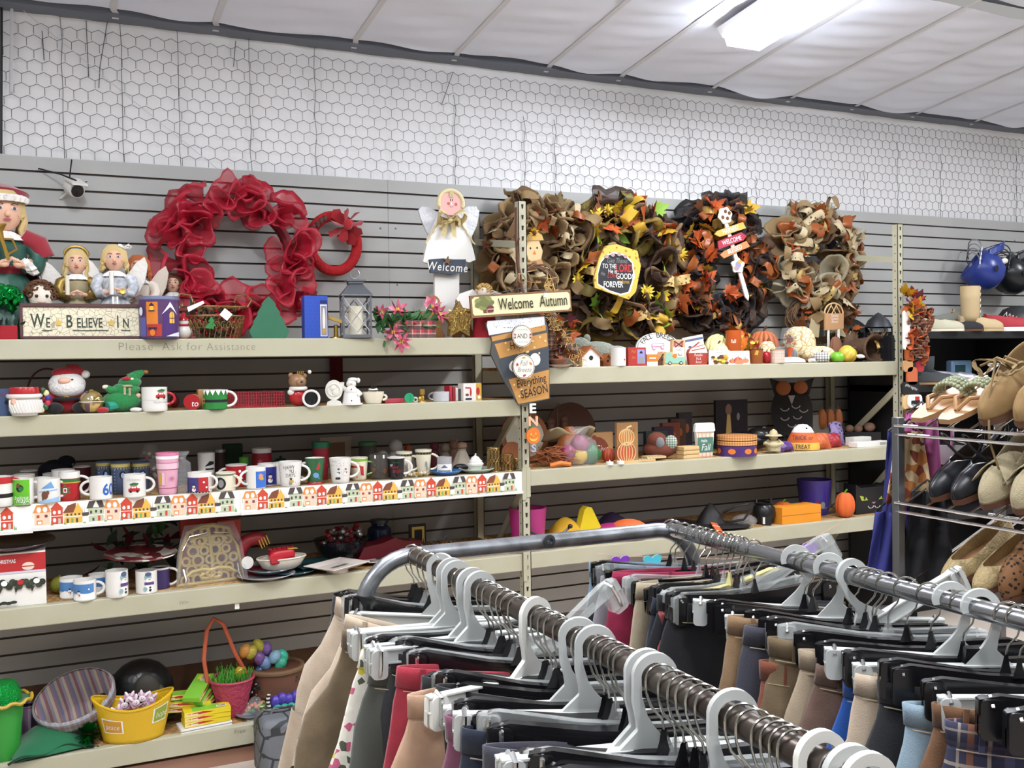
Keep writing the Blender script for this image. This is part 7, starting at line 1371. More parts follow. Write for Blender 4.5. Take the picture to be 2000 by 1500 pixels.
MB().grid(lambda u,v:((u-.5)*.30*(1-.2*v),(v-.5)*.24,.010+.075*sin(pi*u)**.7*sin(pi*v)**.6+.012*sin(u*9+v*6)*sin(pi*u)*sin(pi*v)),24,18).build('crown','felt_green',t);MB().grid(lambda u,v:((u-.5)*.33,-.12+.02*v-.01*sin(u*8),.004+.022*sin(pi*u)+.010*sin(u*12)),20,3).build('brim',M('felt_shadow_green','1c3a2a',.9),t,solid=.003)
p=spot(32,'L5',.32);t=thing('cloth_bag','dim lilac striped cloth bag behind the green felt hat','bag',p,0);MB().lathe([(.10,0),(.11,.05),(.09,.10),(.06,.12)],24,sy=.6,fn=lambda a,z:1+.06*sin(a*7)).build('cloth',M('lilac_stripe','6a5468',.9,pat=stripes(['6a5068','8a7c8c','5a4a60'],30,0)),t);MB().tube([(.06*cos(2*pi*i/20),.036*sin(2*pi*i/20),.12)for i in range(20)],.005,6,closed=True).build('drawstring','lilac_stripe',t)
p=spot(152,'L5',.24);hh=hgt(152,1300,p);t=thing('lined_basket','round basket lined with pastel striped cloth, tilted toward the viewer','basket',(p.x-.01,p.y,p.z+.045),(rad(22),rad(-16),0))
st=M('pastel_stripe','9c8480',.9,pat=stripes(['a08c80','7c5a60','8c8490','b0a48c','8a6c78','6a7084'],16,0));ck=M('pastel_check','a89890',.9,pat=plaid('b0a498',[(0,.4,'7c6068',.6),(.5,.8,'7a8494',.6)],26))
MB().lathe([(.001,.012),(.10,.012),(.125,.06),(.150,.145)],40,fn=lambda a,z:1+.02*sin(a*18)).build('lining',st,t,solid=.004)
MB().lathe([(.153,.148),(.162,.14),(.158,.105),(.150,.09)],40,fn=lambda a,z:1+.02*sin(a*20)).build('cuff',ck,t,solid=.003)
MB().lathe([(.001,0),(.108,0),(.134,.05),(.151,.10)],40).build('shell',M('pink_wicker','a0707c',.8,bump=(70,.8)),t)
p=spot(155,'L5',.05);t=thing('tinsel_ball','glittering green tinsel ball before the yellow tub','tinsel',p,0);mb=MB();random.seed(3)
for i in range(420):
 a_,b_=random.uniform(0,6.28),random.uniform(-1.3,1.5);d_=Vector((cos(a_)*cos(b_),sin(a_)*cos(b_),sin(b_)));c_=Vector((0,0,.05));e_=d_.cross(Vector((.3,.5,.8))).normalized()*.002
 mb.add([c_+d_*.015+e_,c_+d_*.015-e_,c_+d_*random.uniform(.038,.052)-e_,c_+d_*.05+e_],[(0,1,2,3)])
mb.build('strand',M('tinsel_green','12802c',.15,metal=.8),t)
p=spot(262,'L5',.30);hh=hgt(262,1279,p);fig('dark_wig','dark shiny black hooded mask lying behind the yellow tub','mask',p,hh,[('hood',M('vinyl_black','18191a',.3,bump=(18,.6)),[('e',(0,0,.46),(.48,.4,.46)),('e',(-.36,-.05,.28),(.36,.3,.28))]),('face',M('mask_grey','38342e',.6),[('e',(.08,-.34,.5),(.2,.1,.28)),('e',(.24,-.3,.4),(.12,.1,.2))]),('green_trim','tinsel_green',[('e',(0,-.3,.10),(.5,.14,.08))])])
p=spot(245,'L5',.07);k=mpp(p);hh=hgt(245,1366,p);rt,rb=74*k,54*k
t=thing('yellow_tub','yellow oval plastic tub with handles and floral paper patches','tub',p,-.12)
M('tub_yellow','d0a81e',.35)
wav=lambda a:.018*cos(2*a)
vs=[];
def tubf(u,v):a=2*pi*u;r=rb+(rt-rb)*v;return(r*cos(a),r*.62*sin(a),hh*v+wav(a)*v*v*1.2)
MB().grid(tubf,56,10).build('shell','tub_yellow',t,solid=.003);MB().disc(rb,.002,40,sy=.62).build('bottom','tub_yellow',t)
MB().tube([Vector(tubf(i/56,1))for i in range(56)],.005,6,closed=True).build('rim','tub_yellow',t)
mb=MB()
for sx in(0,.5):q=Vector(tubf(sx,.86));mb.add([q+Vector((.003*(1 if sx==0 else-1),.030*cos(a_),.016*sin(a_)))for a_ in[i*pi/8 for i in range(16)]],[tuple(range(16))])
mb.build('handle_slot','print_black',t)
for u0,u1,v0,v1,m_,tx in((.60,.71,.30,.68,M('patch_orange','c08a2c',.6),'peace'),(.84,.93,.46,.86,M('patch_green','8a9a34',.6),'hope')):
 mb=MB();g=lambda u,v,o:Vector(tubf(u,v))*1+Vector((cos(2*pi*u),.62*sin(2*pi*u),0)).normalized()*o
 for e_,mm in((0,MC['white_cloth']),(.007,m_)):mb.add([g(u0+e_+(u1-u0-2*e_)*i/6,v,.003+e_*.1)for v in(v0+e_*4,v1-e_*4)for i in range(7)],[(i,i+1,i+8,i+7)for i in range(6)],mm)
 vs,fs=text_geo(tx,-.01,.3);mb.add([g((u0+u1)/2+x*.032,(v0+v1)/2-.08+z*.22,.0055)for x,z in vs],fs,MC['white_cloth'])
 mb.build('paper_patch',None,t)
mb=MB()
for i,(px,z)in enumerate(((-.05,.8),(-.03,.93),(.0,.84),(.015,1.0),(.04,.88),(.055,.95),(.025,1.08),(-.012,1.06))):
 tt=thing('bunny_ornament','pink and white felt bunny in the yellow tub, '+('nearest the striped basket','just above the nearest one','front one in the middle','centre one with raised ears','front one toward the candy boxes','at the candy box end','rear one sticking up highest','rear one behind the others')[i],'ornament',(p.x+px*1.1,p.y-.02+.02*(i%3),p.z+hh*z-.03),(0,random.uniform(-.5,.5),0),'felt bunnies in the yellow tub')
 pk,wh=M('bunny_pink','d0a0c0',.8),M('bunny_white','e8dce0',.8)
 MB().prism(rr(.044,.042,.008,3,0,.02),0,.006,pk).build('card',None,tt,smooth=False)
 mb=MB();mb.ell((0,-.003,.018),(.015,.004,.013),14,8)
 for sx in(-1,1):mb.ell((sx*.011,-.003,.040),(.006,.003,.014),10,6,None,TR((sx*.011,0,.04))@RY(25*sx)@TR((-sx*.011,0,-.04)))
 mb.build('bunny',wh,tt);mb=MB();mb.ell((-.005,-.007,.021),.0016,6,4);mb.ell((.005,-.007,.021),.0016,6,4);mb.ell((0,-.007,.015),(.003,.001,.002),6,4);mb.build('face','print_purple',tt)
M('candy_yellow','d8c020',.4);M('candy_green','7ab83c',.4);M('candy_cream','dccb7a',.4)
def candy(px,py,d,z,rz,lab_,tilt=0,g=False):
 q=spot(px,'L5',d);t=thing('candy_box',lab_,'candy box',(q.x,q.y,q.z+z),(0,rad(tilt),rad(rz)),'yellow and green candy boxes')
 MB().box(-.095,.095,0,.075,0,.020).build('carton','candy_green' if g else 'candy_yellow',t,smooth=False,bev=.001)
 mb=MB();T=flat(0)
 emit(mb,[R(-.093,.001,-.02,.019,MC['candy_cream']),P([(-.09,.012),(-.02,.018),(.03,.012),(-.03,.008)],pr('red')),X('Sweets',-.055,.007,.011,pr('white'),.01,.9,.2)],T,.0002,.0003)
 emit(mb,[R(-.06,.008,.07,.066,MC['candy_green']),R(.05,.015,.085,.06,MC['candy_yellow']),R(.04,.02,.08,.045,pr('white'))]+[R(.044+.005*i,.022,.0465+.005*i,.043,pr('black'))for i in range(7)],lambda u,v,o:Vector((u,v,.020+o)),.0002,.0003)
 mb.build('print',None,t,smooth=False)
for i in range(3):candy(392,1400,.03,.018+.0205*i,4-2*i,('lowest','middle','top')[i]+' candy box of the front stack at the shelf edge')
q=spot(392,'L5',.025);t=thing('white_box','flat white carton under the front candy stack','box',(q.x,q.y,q.z),.1);MB().box(-.11,.1,0,.1,0,.016).build('carton','cardboard_white',t,smooth=False);MB().box(-.11,.1,-.001,0,.006,.009).build('seam','print_grey',t,smooth=False)
for i in range(2):candy(352,1370,.10,.06+.0205*i,-6+4*i,('lower','upper')[i]+' candy box leaning against the yellow tub',3+3*i)
for i in range(3):candy(392+10*i,1345,.14+.015*i,.082+.024*(2-i),62-6*i,('uppermost','middle','lowest')[i]+' green-topped candy box fanned toward the pink basket',-14,True)
candy(345,1355,.13,.105,14,'single candy box tipped on top beside the yellow tub handle',8)
p=spot(440,'L5',.16);t=thing('easter_basket','pink woven Easter basket with tall orange handle and green paper grass','basket',p,0);hh=.16
MB().lathe([(.001,0),(.055,0),(.095,hh)],36,fn=lambda a,z:1+.03*sin(a*14)*(1 if int(z/.02)%2 else-1)).build('weave',M('weave_pink','a83c54',.6,bump=(60,.8)),t)
MB().tube([(.095*cos(2*pi*i/30),.095*sin(2*pi*i/30),hh)for i in range(30)],.006,6,closed=True).build('rim','weave_pink',t)
MB().tube([(-.10,0,hh-.02),(-.115,0,hh+.10),(-.10,.0,hh+.22),(-.07,0,hh+.27),(-.03,0,hh+.24),(.02,.02,hh+.1),(.07,.04,hh-.0)],.009,8).build('handle',M('handle_orange','b85a3c',.6),t)
mb=MB();random.seed(5)
for i in range(140):a_=random.uniform(0,6.28);q_=.08*random.random()**.5;mb.tube([(q_*cos(a_),q_*sin(a_),hh-.03),(q_*cos(a_)+random.uniform(-.03,.03),q_*sin(a_)+random.uniform(-.03,.03),hh+random.uniform(.0,.05))],.0018,3,cap=False)
mb.build('paper_grass',M('grass_green','4c9a34',.6),t)
p=spot(430,'L5',.30);t=thing('orange_hoop','second orange hoop handle lying behind the pink basket','handle',p,0);MB().tube([(-.12,0,.10),(.0,.01,.13),(.10,0,.14),(.13,.02,.2),(.11,.02,.24),(.05,.02,.16)],.008,8).build('hoop','handle_orange',t);MB().lathe([(.001,0),(.06,0),(.08,.1)],24).build('bowl',M('dim_orange_bowl','7c3c2c',.6),t)
p=spot(350,'L5',.24);t=thing('egg_pack','cellophane pack of pastel plastic eggs behind the candy boxes','eggs',p,0);MB().grid(lambda u,v:((u-.5)*.22,(v-.5)*.14,.02+.06*sin(pi*u)*sin(pi*v)+.006*sin(u*18)*sin(v*14)),18,12).build('wrapping','cellophane',t)
for i,(x,c)in enumerate(((-.07,'c0506a'),(-.03,'d8a838'),(.01,'4aa05a'),(.05,'8a5a9a'),(.08,'b84a7a'))):MB().ell((x,.01*(i%2),.03),(.026,.022,.022),14,9).build('egg',M('egg_'+c,c,.3),t)
EG=[(478,1272,'b8803a','amber'),(490,1275,'a8983c','olive yellow'),(520,1268,'7a5a9a','violet'),(507,1287,'6a4a7c','plum'),(518,1296,'6a84a8','slate blue'),(536,1284,'7ca0b4','pale blue'),(548,1296,'3c9a7c','sea green'),(510,1312,'3c7ab0','bright blue'),(468,1314,'b89a2c','mustard'),(505,1262,'b0a840','lime yellow'),(552,1282,'3ca890','turquoise')]
p0=spot(515,'L5',.22);t0=thing('egg_net','net of black and white garland holding up the pile of plastic eggs','garland',p0,0);mb=MB();random.seed(12)
for i in range(240):
 f=i/240;a_=f*9;c_=Vector((-.10+.26*f+.03*sin(a_*3),-.06-.02*cos(a_*2),.055+.05*cos(a_)**2+.01*random.random()));mb.ell(c_+Vector((random.uniform(-.02,.02),random.uniform(-.015,.015),random.uniform(-.03,.03))),.0055,6,4,MC[random.choice(('white_glaze','print_black','print_black','pot_green'))])
mb.build('bead',None,t0);t0['kind']='stuff'
fig('brown_nest','dim brown twig nest under the plastic eggs','nest',p0,.1,[('bowl','dark_wood',[('l',(.3,.1,0),[(.001,0),(.9,0),(1.3,.6),(1.2,1.6),(.001,1.7)])]),('rim','twig',[('r',(.3,.1,1.6),1.2,.12)])],0)
for px,py,c,n in EG:
 q=onY(px,py,YF+.20+.02*(py%3));t=thing('plastic_egg',n+' plastic Easter egg in the pile above the black and white garland','egg',q,(0,rad((px*7)%80-40),0),'pile of plastic eggs');r=.026
 MB().lathe([(r*sin(pi*i/12)*(1 if i>6 else .97),-r*1.25*cos(pi*i/12)*(1.1 if i>6 else .95))for i in range(13)],20).build('shell',M('egg_'+c,c,.18),t);MB().tube([(r*.995*cos(2*pi*i/20),r*.995*sin(2*pi*i/20),0)for i in range(20)],.0012,5,closed=True).build('seam','egg_'+c,t)
p=spot(545,'L5',.08);t=thing('blue_egg_tray','purple and teal moulded plastic egg tray behind the grey bag','tray',p,0);mb=MB()
for i in range(4):mb.ell((-.045+.03*i,0,.05+.008*(i%2)),(.024,.022,.03),14,9,M('tray_violet','4a3a94',.15))
for i in range(4):mb.ell((-.04+.03*i,-.03,.025),(.022,.02,.022),14,9,M('tray_teal','2c9a84',.15))
mb.build('shell',None,t);MB().box(-.08,.08,-.05,.03,.001,.004).build('base','tray_teal',t,smooth=False)
p=spot(512,'L5',.06);t=thing('striped_curl','black and white striped curls with green beads before the egg tray','garland',p,0);MB().tube([(.0+.004*sin(i),-.0,.01+.012*i)for i in range(8)],.008,8).build('striped_curl',M('stripe_bw','cccccc',.6,pat=stripes(['16161a','d8d4c8'],60,2)),t);MB().tube([(-.025+.01*sin(i*1.1),-.005,.008+.008*i)for i in range(8)],.007,8).build('green_curl',M('stripe_gw','4a7a34',.6,pat=stripes(['2c4a24','c8d4a0','4a7a34'],50,2)),t)
p=spot(485,'L5',.13);t=thing('candy_bag','clear bag of brown sweets behind the white saucer','bag',p,0);MB().grid(lambda u,v:((u-.5)*.12,(v-.5)*.08,.01+.06*sin(pi*u)*sin(pi*v)**.6+.005*sin(u*22)*sin(v*17)),16,12).build('film','cellophane',t);mb=MB()
for i in range(24):mb.ell((random.uniform(-.04,.04),random.uniform(-.025,.025),random.uniform(.012,.04)),.010,8,5,MC[random.choice(('kraft','terracotta','green_leaf'))])
mb.build('sweet',None,t)
plate('thin grey saucer under the clear bag of sweets',476,.09,.065,'plate_bluegrey',lv='L5')
p=spot(484,'L5',.03);t=thing('price_card','small white price card lying at the shelf edge by the grey bag','card',(p.x,p.y+.01,p.z),.1);MB().box(-.03,.03,0,.022,.0005,.002).build('card','tag_white',t,smooth=False);MB().box(-.02,.01,.006,.009,.002,.0024).build('print','print_grey',t,smooth=False)
p=onY(545,1480,YF-.16);t=thing('grey_bag','dark grey stone-patterned bag standing in front of the bottom shelf','bag',(p.x+.02,YF-.16,0),0);ht=onY(545,1392,YF-.16).z
MB().box(-.11,.11,-.09,.09,0,ht).build('body',M('stone_grey','5c5f63',.6,pat=crackle('63666a','2c2e31',11,.045),bump=(12,.6)),t,bev=.03);MB().tube([(-.05,0,ht-.003),(-.04,0,ht+.02),(.04,0,ht+.02),(.05,0,ht-.003)],.006,8).build('handle','stone_grey',t)
# second and third shelf of the autumn bay
def fg(name,label,cat,px,pt,lv,d,parts,**k):p=spot(px,lv,d);return fig(name,label,cat,p,hgt(px,pt,p),parts,**k)
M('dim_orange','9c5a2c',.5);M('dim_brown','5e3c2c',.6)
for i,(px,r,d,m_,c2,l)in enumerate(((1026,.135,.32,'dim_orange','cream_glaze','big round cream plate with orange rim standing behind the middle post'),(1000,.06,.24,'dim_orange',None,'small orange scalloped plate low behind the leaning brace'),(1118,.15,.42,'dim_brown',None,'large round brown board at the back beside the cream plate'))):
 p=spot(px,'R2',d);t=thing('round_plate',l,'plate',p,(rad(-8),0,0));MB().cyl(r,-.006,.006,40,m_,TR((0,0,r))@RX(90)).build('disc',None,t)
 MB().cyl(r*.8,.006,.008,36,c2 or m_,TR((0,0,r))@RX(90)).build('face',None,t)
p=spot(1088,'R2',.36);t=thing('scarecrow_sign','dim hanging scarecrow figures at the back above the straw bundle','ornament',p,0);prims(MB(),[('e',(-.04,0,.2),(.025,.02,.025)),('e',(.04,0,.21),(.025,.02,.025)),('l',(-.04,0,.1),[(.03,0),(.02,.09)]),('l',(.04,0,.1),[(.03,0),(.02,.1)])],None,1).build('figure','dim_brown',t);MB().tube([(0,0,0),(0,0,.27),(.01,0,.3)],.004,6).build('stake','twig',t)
p=spot(1088,'R2',.06);t=thing('raffia_bundle','tangle of orange-brown raffia beside the middle post','raffia',p,0);mb=MB();random.seed(1)
for i in range(150):c=Vector((random.uniform(-.09,.09),random.uniform(0,.1),random.uniform(.012,.08)));mb.tube([c,c+Vector((random.uniform(-.06,.06),random.uniform(-.03,.03),random.uniform(-.01,.03))),c+Vector((random.uniform(-.1,.1),random.uniform(-.03,.03),random.uniform(-.01,.02)))],.0016,3,cap=False)
mb.build('strand',M('raffia_orange','9a5a34',.8),t);MB().tube([(-.05,-.01,.01),(.0,-.025,.022),(.06,-.01,.01)],.012,8).build('orange_band','orange_paint',t)
p=spot(1137,'R2',.05);t=thing('gift_bag','cellophane bag of crumpled yellow, green and magenta tissue','bag',p,0)
for c,x,z,r in(('c8a83c',.0,.045,.05),('2e6b3c',.075,.05,.052),('8c2450',-.055,.06,.045),('8a3a5a',.01,.10,.05)):MB().grid(lambda u,v:((x+r*sin(pi*v)*cos(6.283*u)*(1+.12*sin(u*25+v*9))),.05+r*.8*sin(pi*v)*sin(6.283*u),max(.002,z-r*cos(pi*v)*(1+.08*sin(u*19)))),22,12).build('tissue',M('tissue_'+c,c,.4),t)
MB().lathe([(.09,.0),(.105,.06),(.08,.12),(.03,.15),(.06,.19)],30,None,TR((.01,.05,0)),sy=.7,fn=lambda a,z:1+.08*sin(a*7+z*40)).build('film','cellophane',t)
p=spot(1118,'R2',.13);t=thing('burlap_cloth','crumpled pale burlap hat brim above the tissue bag','cloth',(p.x,p.y+.05,p.z),0);MB().grid(lambda u,v:(-.13+.26*u,-.05+.1*v,.17+.02*sin(u*9+v*4)-.04*v),16,8).build('brim','linen',t,solid=.004);MB().lathe([(.07,0),(.05,.16),(.02,.19)],20).build('crown','dim_orange',t)
panel('box_sign','tan box sign with a rust pumpkin and the word Give','sign',1136,1197,845,890,.22,.03,'kraft',lambda w,h:[E(-w*.05,h*.36,w*.42,h*.5,M('rust_print','84442e',.6)),E(-w*.1,h*.84,w*.07,h*.08,MC['rust_print']),X('Give',w*.12,h*.28,h*.4,pr('white'),-.01,.8,.25)],stand='R2')
pumpkin('small red-orange wooden pumpkin behind the tea lights',1174,1200,872,'R2',.13,M('wood_pumpkin','a8482c',.5).name,8,stem='kraft')
p=spot(1222,'R2',.045);hh=hgt(1222,833,p);t=thing('pumpkin_cutout','two stacked wooden pumpkins with cream ribs on a small base','ornament',p,0)
for z,r,h_,m_ in((.28,.29,.28,'b85030'),(.70,.24,.22,'c07a34')):
 MB().prism(arc2(0,z*hh,r*hh,h_*hh,360,12,30),0,.014,M('cut_'+m_,m_,.6)).build('pumpkin',None,t,smooth=False)
 mb=MB();[mb.tube([(q*r*hh*cos(rad(a)),-.001,z*hh+h_*hh*sin(rad(a)))for a in range(-90,91,15)],.0032,6)for q in(-1,-.66,-.33,0,.33,.66,1)];mb.build('rib','pale_wood',t)
MB().tube([(0,-.001,.92*hh),(.01,-.001,.98*hh),(.03,-.001,hh)],.005,6).build('stem','pale_wood',t);MB().box(-.05,.06,-.015,.03,0,.01).build('base','pale_wood',t,smooth=False)
for px,l in((1189,'white battery tea light nearer the tissue bag'),(1210,'white battery tea light under the stacked pumpkins')):p=spot(px,'R2',.008);fig('tea_light',l,'candle',p,.026,[('cup','white_paint',[('l',(0,0,0),[(.001,0),(.7,0),(.72,.6),(.5,.62),(.001,.55)])]),('flame','white_paint',[('l',(0,0,.5),[(.14,0),(.16,.2),(.001,.55)])])])
panel('wooden_plaque','tall kraft wooden plaque with dark script behind the stacked pumpkins','sign',1205,1246,825,886,.20,.02,'kraft',lambda w,h:[X('grateful',0,h*.72,h*.2,pr('brown'),-.01,.7,.25),R(-w*.3,h*.3,w*.3,h*.32,pr('brown'))],stand='R2')
for i,(x,z)in enumerate(((1262,0),(1283,.012))):p=spot(x,'R2',.05);t=thing('wood_plaque',('lower','upper')[i]+' little chevron-edged wood plaque lying flat before the fox','plaque',(p.x,p.y,p.z+z),-.1);MB().box(-.06,.05,0,.07,0,.010).build('board','pale_wood',t,smooth=False);MB().box(-.055,.045,.004,.06,.010,.0115).build('chevron',M('chevron','8a8450',.6,pat=stripes(['4a4c34','d0c89a'],60,0)),t,smooth=False)
fg('fox_plush','brown felt fox with grey muzzle and green gingham scarf','plush',1287,843,'R2',.14,[('body',M('fox_brown','6c3a2c',.9),[('e',(0,0,.35),(.6,.4,.35)),('e',(-.1,-.1,.72),(.36,.3,.28))]),('muzzle','felt_grey',[('e',(.02,-.36,.62),(.16,.1,.2))]),('scarf',M('gingham_green','5a7a64',.8,pat=plaid('c8ccc0',[(0,.5,'2c5a44',.6)],80)),[('e',(.42,-.2,.62),(.24,.14,.26))])])
for i in range(5):carton('game_box',('lowest','second','middle','fourth','top')[i]+' dim Halloween book in the slanted pile behind the fox','book',1262+16*i,1304+12*i,842-8*i if i<4 else 806,'R2',.30+.02*i,.03,M(('book_teal','book_plum','book_rust','book_brown','book_night')[i],('2c3c3a','3a2838','7a3c28','4a3428','2c2a30')[i],.5).name,lambda w,h:[E(w*.1,h*.6,w*.16,h*.12,MC['dim_orange']),E(-w*.15,h*.55,w*.1,h*.08,MC['dim_orange'])],group='slanted pile of books')
for i in range(3):p=spot(1350,'R2',.035);t=thing('wood_slice',('bottom','middle','top')[i]+' plain wooden block of the stack before the Hello Fall cup','wood block',(p.x,p.y,p.z+.022*i),.05*i);MB().box(-.052,.052,0,.07,0,.020).build('block','pale_wood',t,smooth=False,bev=.002);MB().box(-.046,.046,-.0006,0,.004,.006).build('grain','kraft',t,smooth=False)
panel('cup_sign','white lidded cup cut-out with green band reading Hello Fall','sign',1357,1398,826,893,.06,.02,'cardboard_white',lambda w,h:[R(-w*.36,0,w*.34,h*.7,M('gingham_peach','d0a890',.6,pat=plaid('dcc8b4',[(0,.3,'b86a4c',.5)],40))),R(-w*.38,h*.14,w*.37,h*.58,M('band_green','4a7466',.6)),X('Hello',-w*.06,h*.44,h*.13,pr('white'),0,.8),X('Fall',0,h*.2,h*.28,pr('white'),-.01,.85,.25),R(-w*.42,h*.72,w*.42,h*.74,MC['twine'])],stand='R2',poly=lambda w,h:[(-w*.34,0),(w*.34,0),(w*.42,h*.74),(w*.48,h*.76),(w*.44,h*.96),(w*.36,h),(-w*.36,h),(-w*.44,h*.96),(-w*.48,h*.76),(-w*.42,h*.74)])
p=spot(1438,'R2',.06);k=mpp(p);r=38*k;t=thing('ribbon_tin','round purple tin with pumpkins, wrapped in orange gingham ribbon','tin',p,face(p));hh=hgt(1438,849,p)
MB().lathe([(.001,0),(r,0),(r,hh*.5),(.001,hh*.5)],40).build('tin',M('tin_purple','3a2a5e',.4),t);mb=MB();g=round_(r);emit(mb,[E(r*u,hh*.25,r*.2,hh*.13,pr('orange'))for u in(-1.1,-.25,.6,1.2)],g);mb.build('print',None,t)
for z0,z1 in((.52,.74),(.76,1.0)):MB().lathe([(.001,hh*z0),(r*1.0,hh*z0),(r*1.02,hh*(z0+.02)),(r*1.02,hh*(z1-.02)),(r*.9,hh*z1),(.001,hh*z1)],40).build('ribbon_roll',M('ribbon_gingham','c88a50',.7,pat=plaid('dca868',[(0,.5,'9c5a30',.6)],75)),t)
fg('scarecrow_figurine','cream resin scarecrow figurine holding a bundle','figurine',1510,838,'R2',.04,[('body',M('resin_cream','b8ac88',.6),[('l',(0,0,.1),[(.28,0),(.3,.2),(.2,.42),(.001,.46)]),('t',[(-.14,0,.1),(-.16,-.05,0)],.12),('t',[(.14,0,.1),(.16,-.05,0)],.12),('t',[(-.18,0,.5),(-.34,-.1,.4),(-.14,-.24,.36)],.09),('t',[(.18,0,.5),(.34,-.1,.4),(.14,-.24,.36)],.09)]),('head','resin_cream',[('e',(0,-.02,.68),(.18,.17,.16))]),('hat','resin_cream',[('l',(0,0,.74),[(.36,-.02),(.3,.03),(.18,.04),(.14,.18),(.03,.26),(.001,.26)])]),('bundle','resin_cream',[('e',(0,-.26,.36),(.2,.12,.12))])])
t=fg('candy_corn','plush candy corn lettered Trick or Treat in white, orange and yellow','plush',1567,828,'R2',.10,[('base','face_yellow',[('l',(0,0,0),[(.001,0),(.62,.02),(.64,.12),(.6,.3)],1,.6)]),('middle',M('corn_orange','d0602a',.7),[('l',(0,0,0),[(.6,.3),(.52,.5),(.42,.68)],1,.6)]),('tip','white_cloth',[('l',(0,0,0),[(.42,.68),(.32,.86),(.16,.98),(.001,1)],1,.6)]),('eye','print_black',[('e',(.14,-.17,.84),(.04,.03,.04))])])
mb=MB();hh=hgt(1567,828,t.location);[mb.text(s_,hh*.24,pr('black'),TR((0,-hh*y_,hh*z_))@RX(-15),bold=.01,sx=.8)for s_,y_,z_ in(('TRICK or',.40,.42),('TREAT',.44,.08))];mb.build('lettering',None,t)
for px,pt,d,c,l in((1545,862,.03,'5a3a7c','purple foil packet leaning at the shelf edge beside the candy corn'),(1612,846,.04,'c8643c','cellophane bag of orange sweets'),(1640,846,.09,'a03038','red and white candy bag beside the orange sweets'),(1645,823,.16,'8a7cae','lilac spotted packet standing behind the sweet bags')):
 p=spot(px,'R2',d);hh=hgt(px,pt,p);t=thing('candy_bag',l,'bag',p,.2);w=.06 if c!='c8643c' else .09
 MB().grid(lambda u,v:((u-.5)*2*w,.03-.028*sin(pi*v)*sin(pi*u)+.004*sin(u*23+v*5)+.02*v,max(.002,hh*v*(1-.15*abs(u-.5)))),16,12).build('front',M('pack_'+c,c,.25,bump=(50,.8),pat=spots('9484b4','3c3454',40,.3)if c=='8a7cae' else None),t);MB().grid(lambda u,v:((u-.5)*2*w,.035+.02*sin(pi*v)*sin(pi*u)+.02*v,max(.002,hh*v*(1-.15*abs(u-.5)))),10,8).build('rear','pack_'+c,t)
for i,(a,b,pt,d,l)in enumerate(((1675,1738,863,.03,'flat white carton with barcode at the far end of the shelf'),(1668,1702,854,.12,'second white carton lying behind the barcode carton'))):carton('carton',l,'box',a,b,pt,'R2',d,.07,'cardboard_white',(lambda w,h:[R(w*(.2+.025*j),h*.3,w*(.21+.025*j),h*.85,pr('black'))for j in range(8)])if i==0 else None)
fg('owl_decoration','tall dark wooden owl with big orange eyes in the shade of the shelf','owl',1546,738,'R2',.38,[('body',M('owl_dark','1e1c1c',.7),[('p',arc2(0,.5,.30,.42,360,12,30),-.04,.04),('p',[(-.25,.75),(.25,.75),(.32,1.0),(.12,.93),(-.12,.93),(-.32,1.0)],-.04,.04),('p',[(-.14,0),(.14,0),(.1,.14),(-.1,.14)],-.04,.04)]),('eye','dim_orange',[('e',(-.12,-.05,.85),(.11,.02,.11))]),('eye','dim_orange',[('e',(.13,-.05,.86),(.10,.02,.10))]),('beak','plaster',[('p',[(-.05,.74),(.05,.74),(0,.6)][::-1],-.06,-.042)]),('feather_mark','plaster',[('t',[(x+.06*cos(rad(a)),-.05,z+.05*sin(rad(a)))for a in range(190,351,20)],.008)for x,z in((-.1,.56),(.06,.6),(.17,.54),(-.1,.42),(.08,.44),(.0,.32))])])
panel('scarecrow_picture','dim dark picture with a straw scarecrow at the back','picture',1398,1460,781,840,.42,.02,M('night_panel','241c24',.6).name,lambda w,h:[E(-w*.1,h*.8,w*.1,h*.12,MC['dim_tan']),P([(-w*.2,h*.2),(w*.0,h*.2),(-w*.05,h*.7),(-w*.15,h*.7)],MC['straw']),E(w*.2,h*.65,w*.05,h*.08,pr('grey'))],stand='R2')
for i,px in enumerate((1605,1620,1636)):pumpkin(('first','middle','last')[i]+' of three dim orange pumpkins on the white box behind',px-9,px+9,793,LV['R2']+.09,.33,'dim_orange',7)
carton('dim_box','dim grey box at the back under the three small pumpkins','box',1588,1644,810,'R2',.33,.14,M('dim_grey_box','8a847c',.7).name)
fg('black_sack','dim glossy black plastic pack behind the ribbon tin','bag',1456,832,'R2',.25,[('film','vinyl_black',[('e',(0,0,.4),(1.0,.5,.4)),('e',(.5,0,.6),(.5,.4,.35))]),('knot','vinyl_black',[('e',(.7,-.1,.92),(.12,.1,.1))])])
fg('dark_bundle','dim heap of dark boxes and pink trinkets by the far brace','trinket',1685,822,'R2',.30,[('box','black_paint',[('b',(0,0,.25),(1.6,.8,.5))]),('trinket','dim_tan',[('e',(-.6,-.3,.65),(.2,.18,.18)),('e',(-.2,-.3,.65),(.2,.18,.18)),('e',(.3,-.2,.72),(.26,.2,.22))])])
mug('magenta plastic bucket behind the middle post',990,1064,991,'R3',.12,M('bucket_pink','a02c6c',.4).name,None,.82,None,name='bucket',cat='bucket',rim='bucket_pink',lip=.93)
p=spot(1060,'R3',.10);t=thing('bail_strap','black plastic handle hanging on the magenta bucket','handle',(p.x-.02,p.y-.09,p.z+.11),0);MB().tube([(-.12+.24*i/12,-.02*sin(pi*i/12),-.045*sin(pi*i/12))for i in range(13)],.006,6).build('strap','black_plastic',t);MB().ell((.11,-.01,0),.012,10,6).build('grip_end','black_plastic',t)
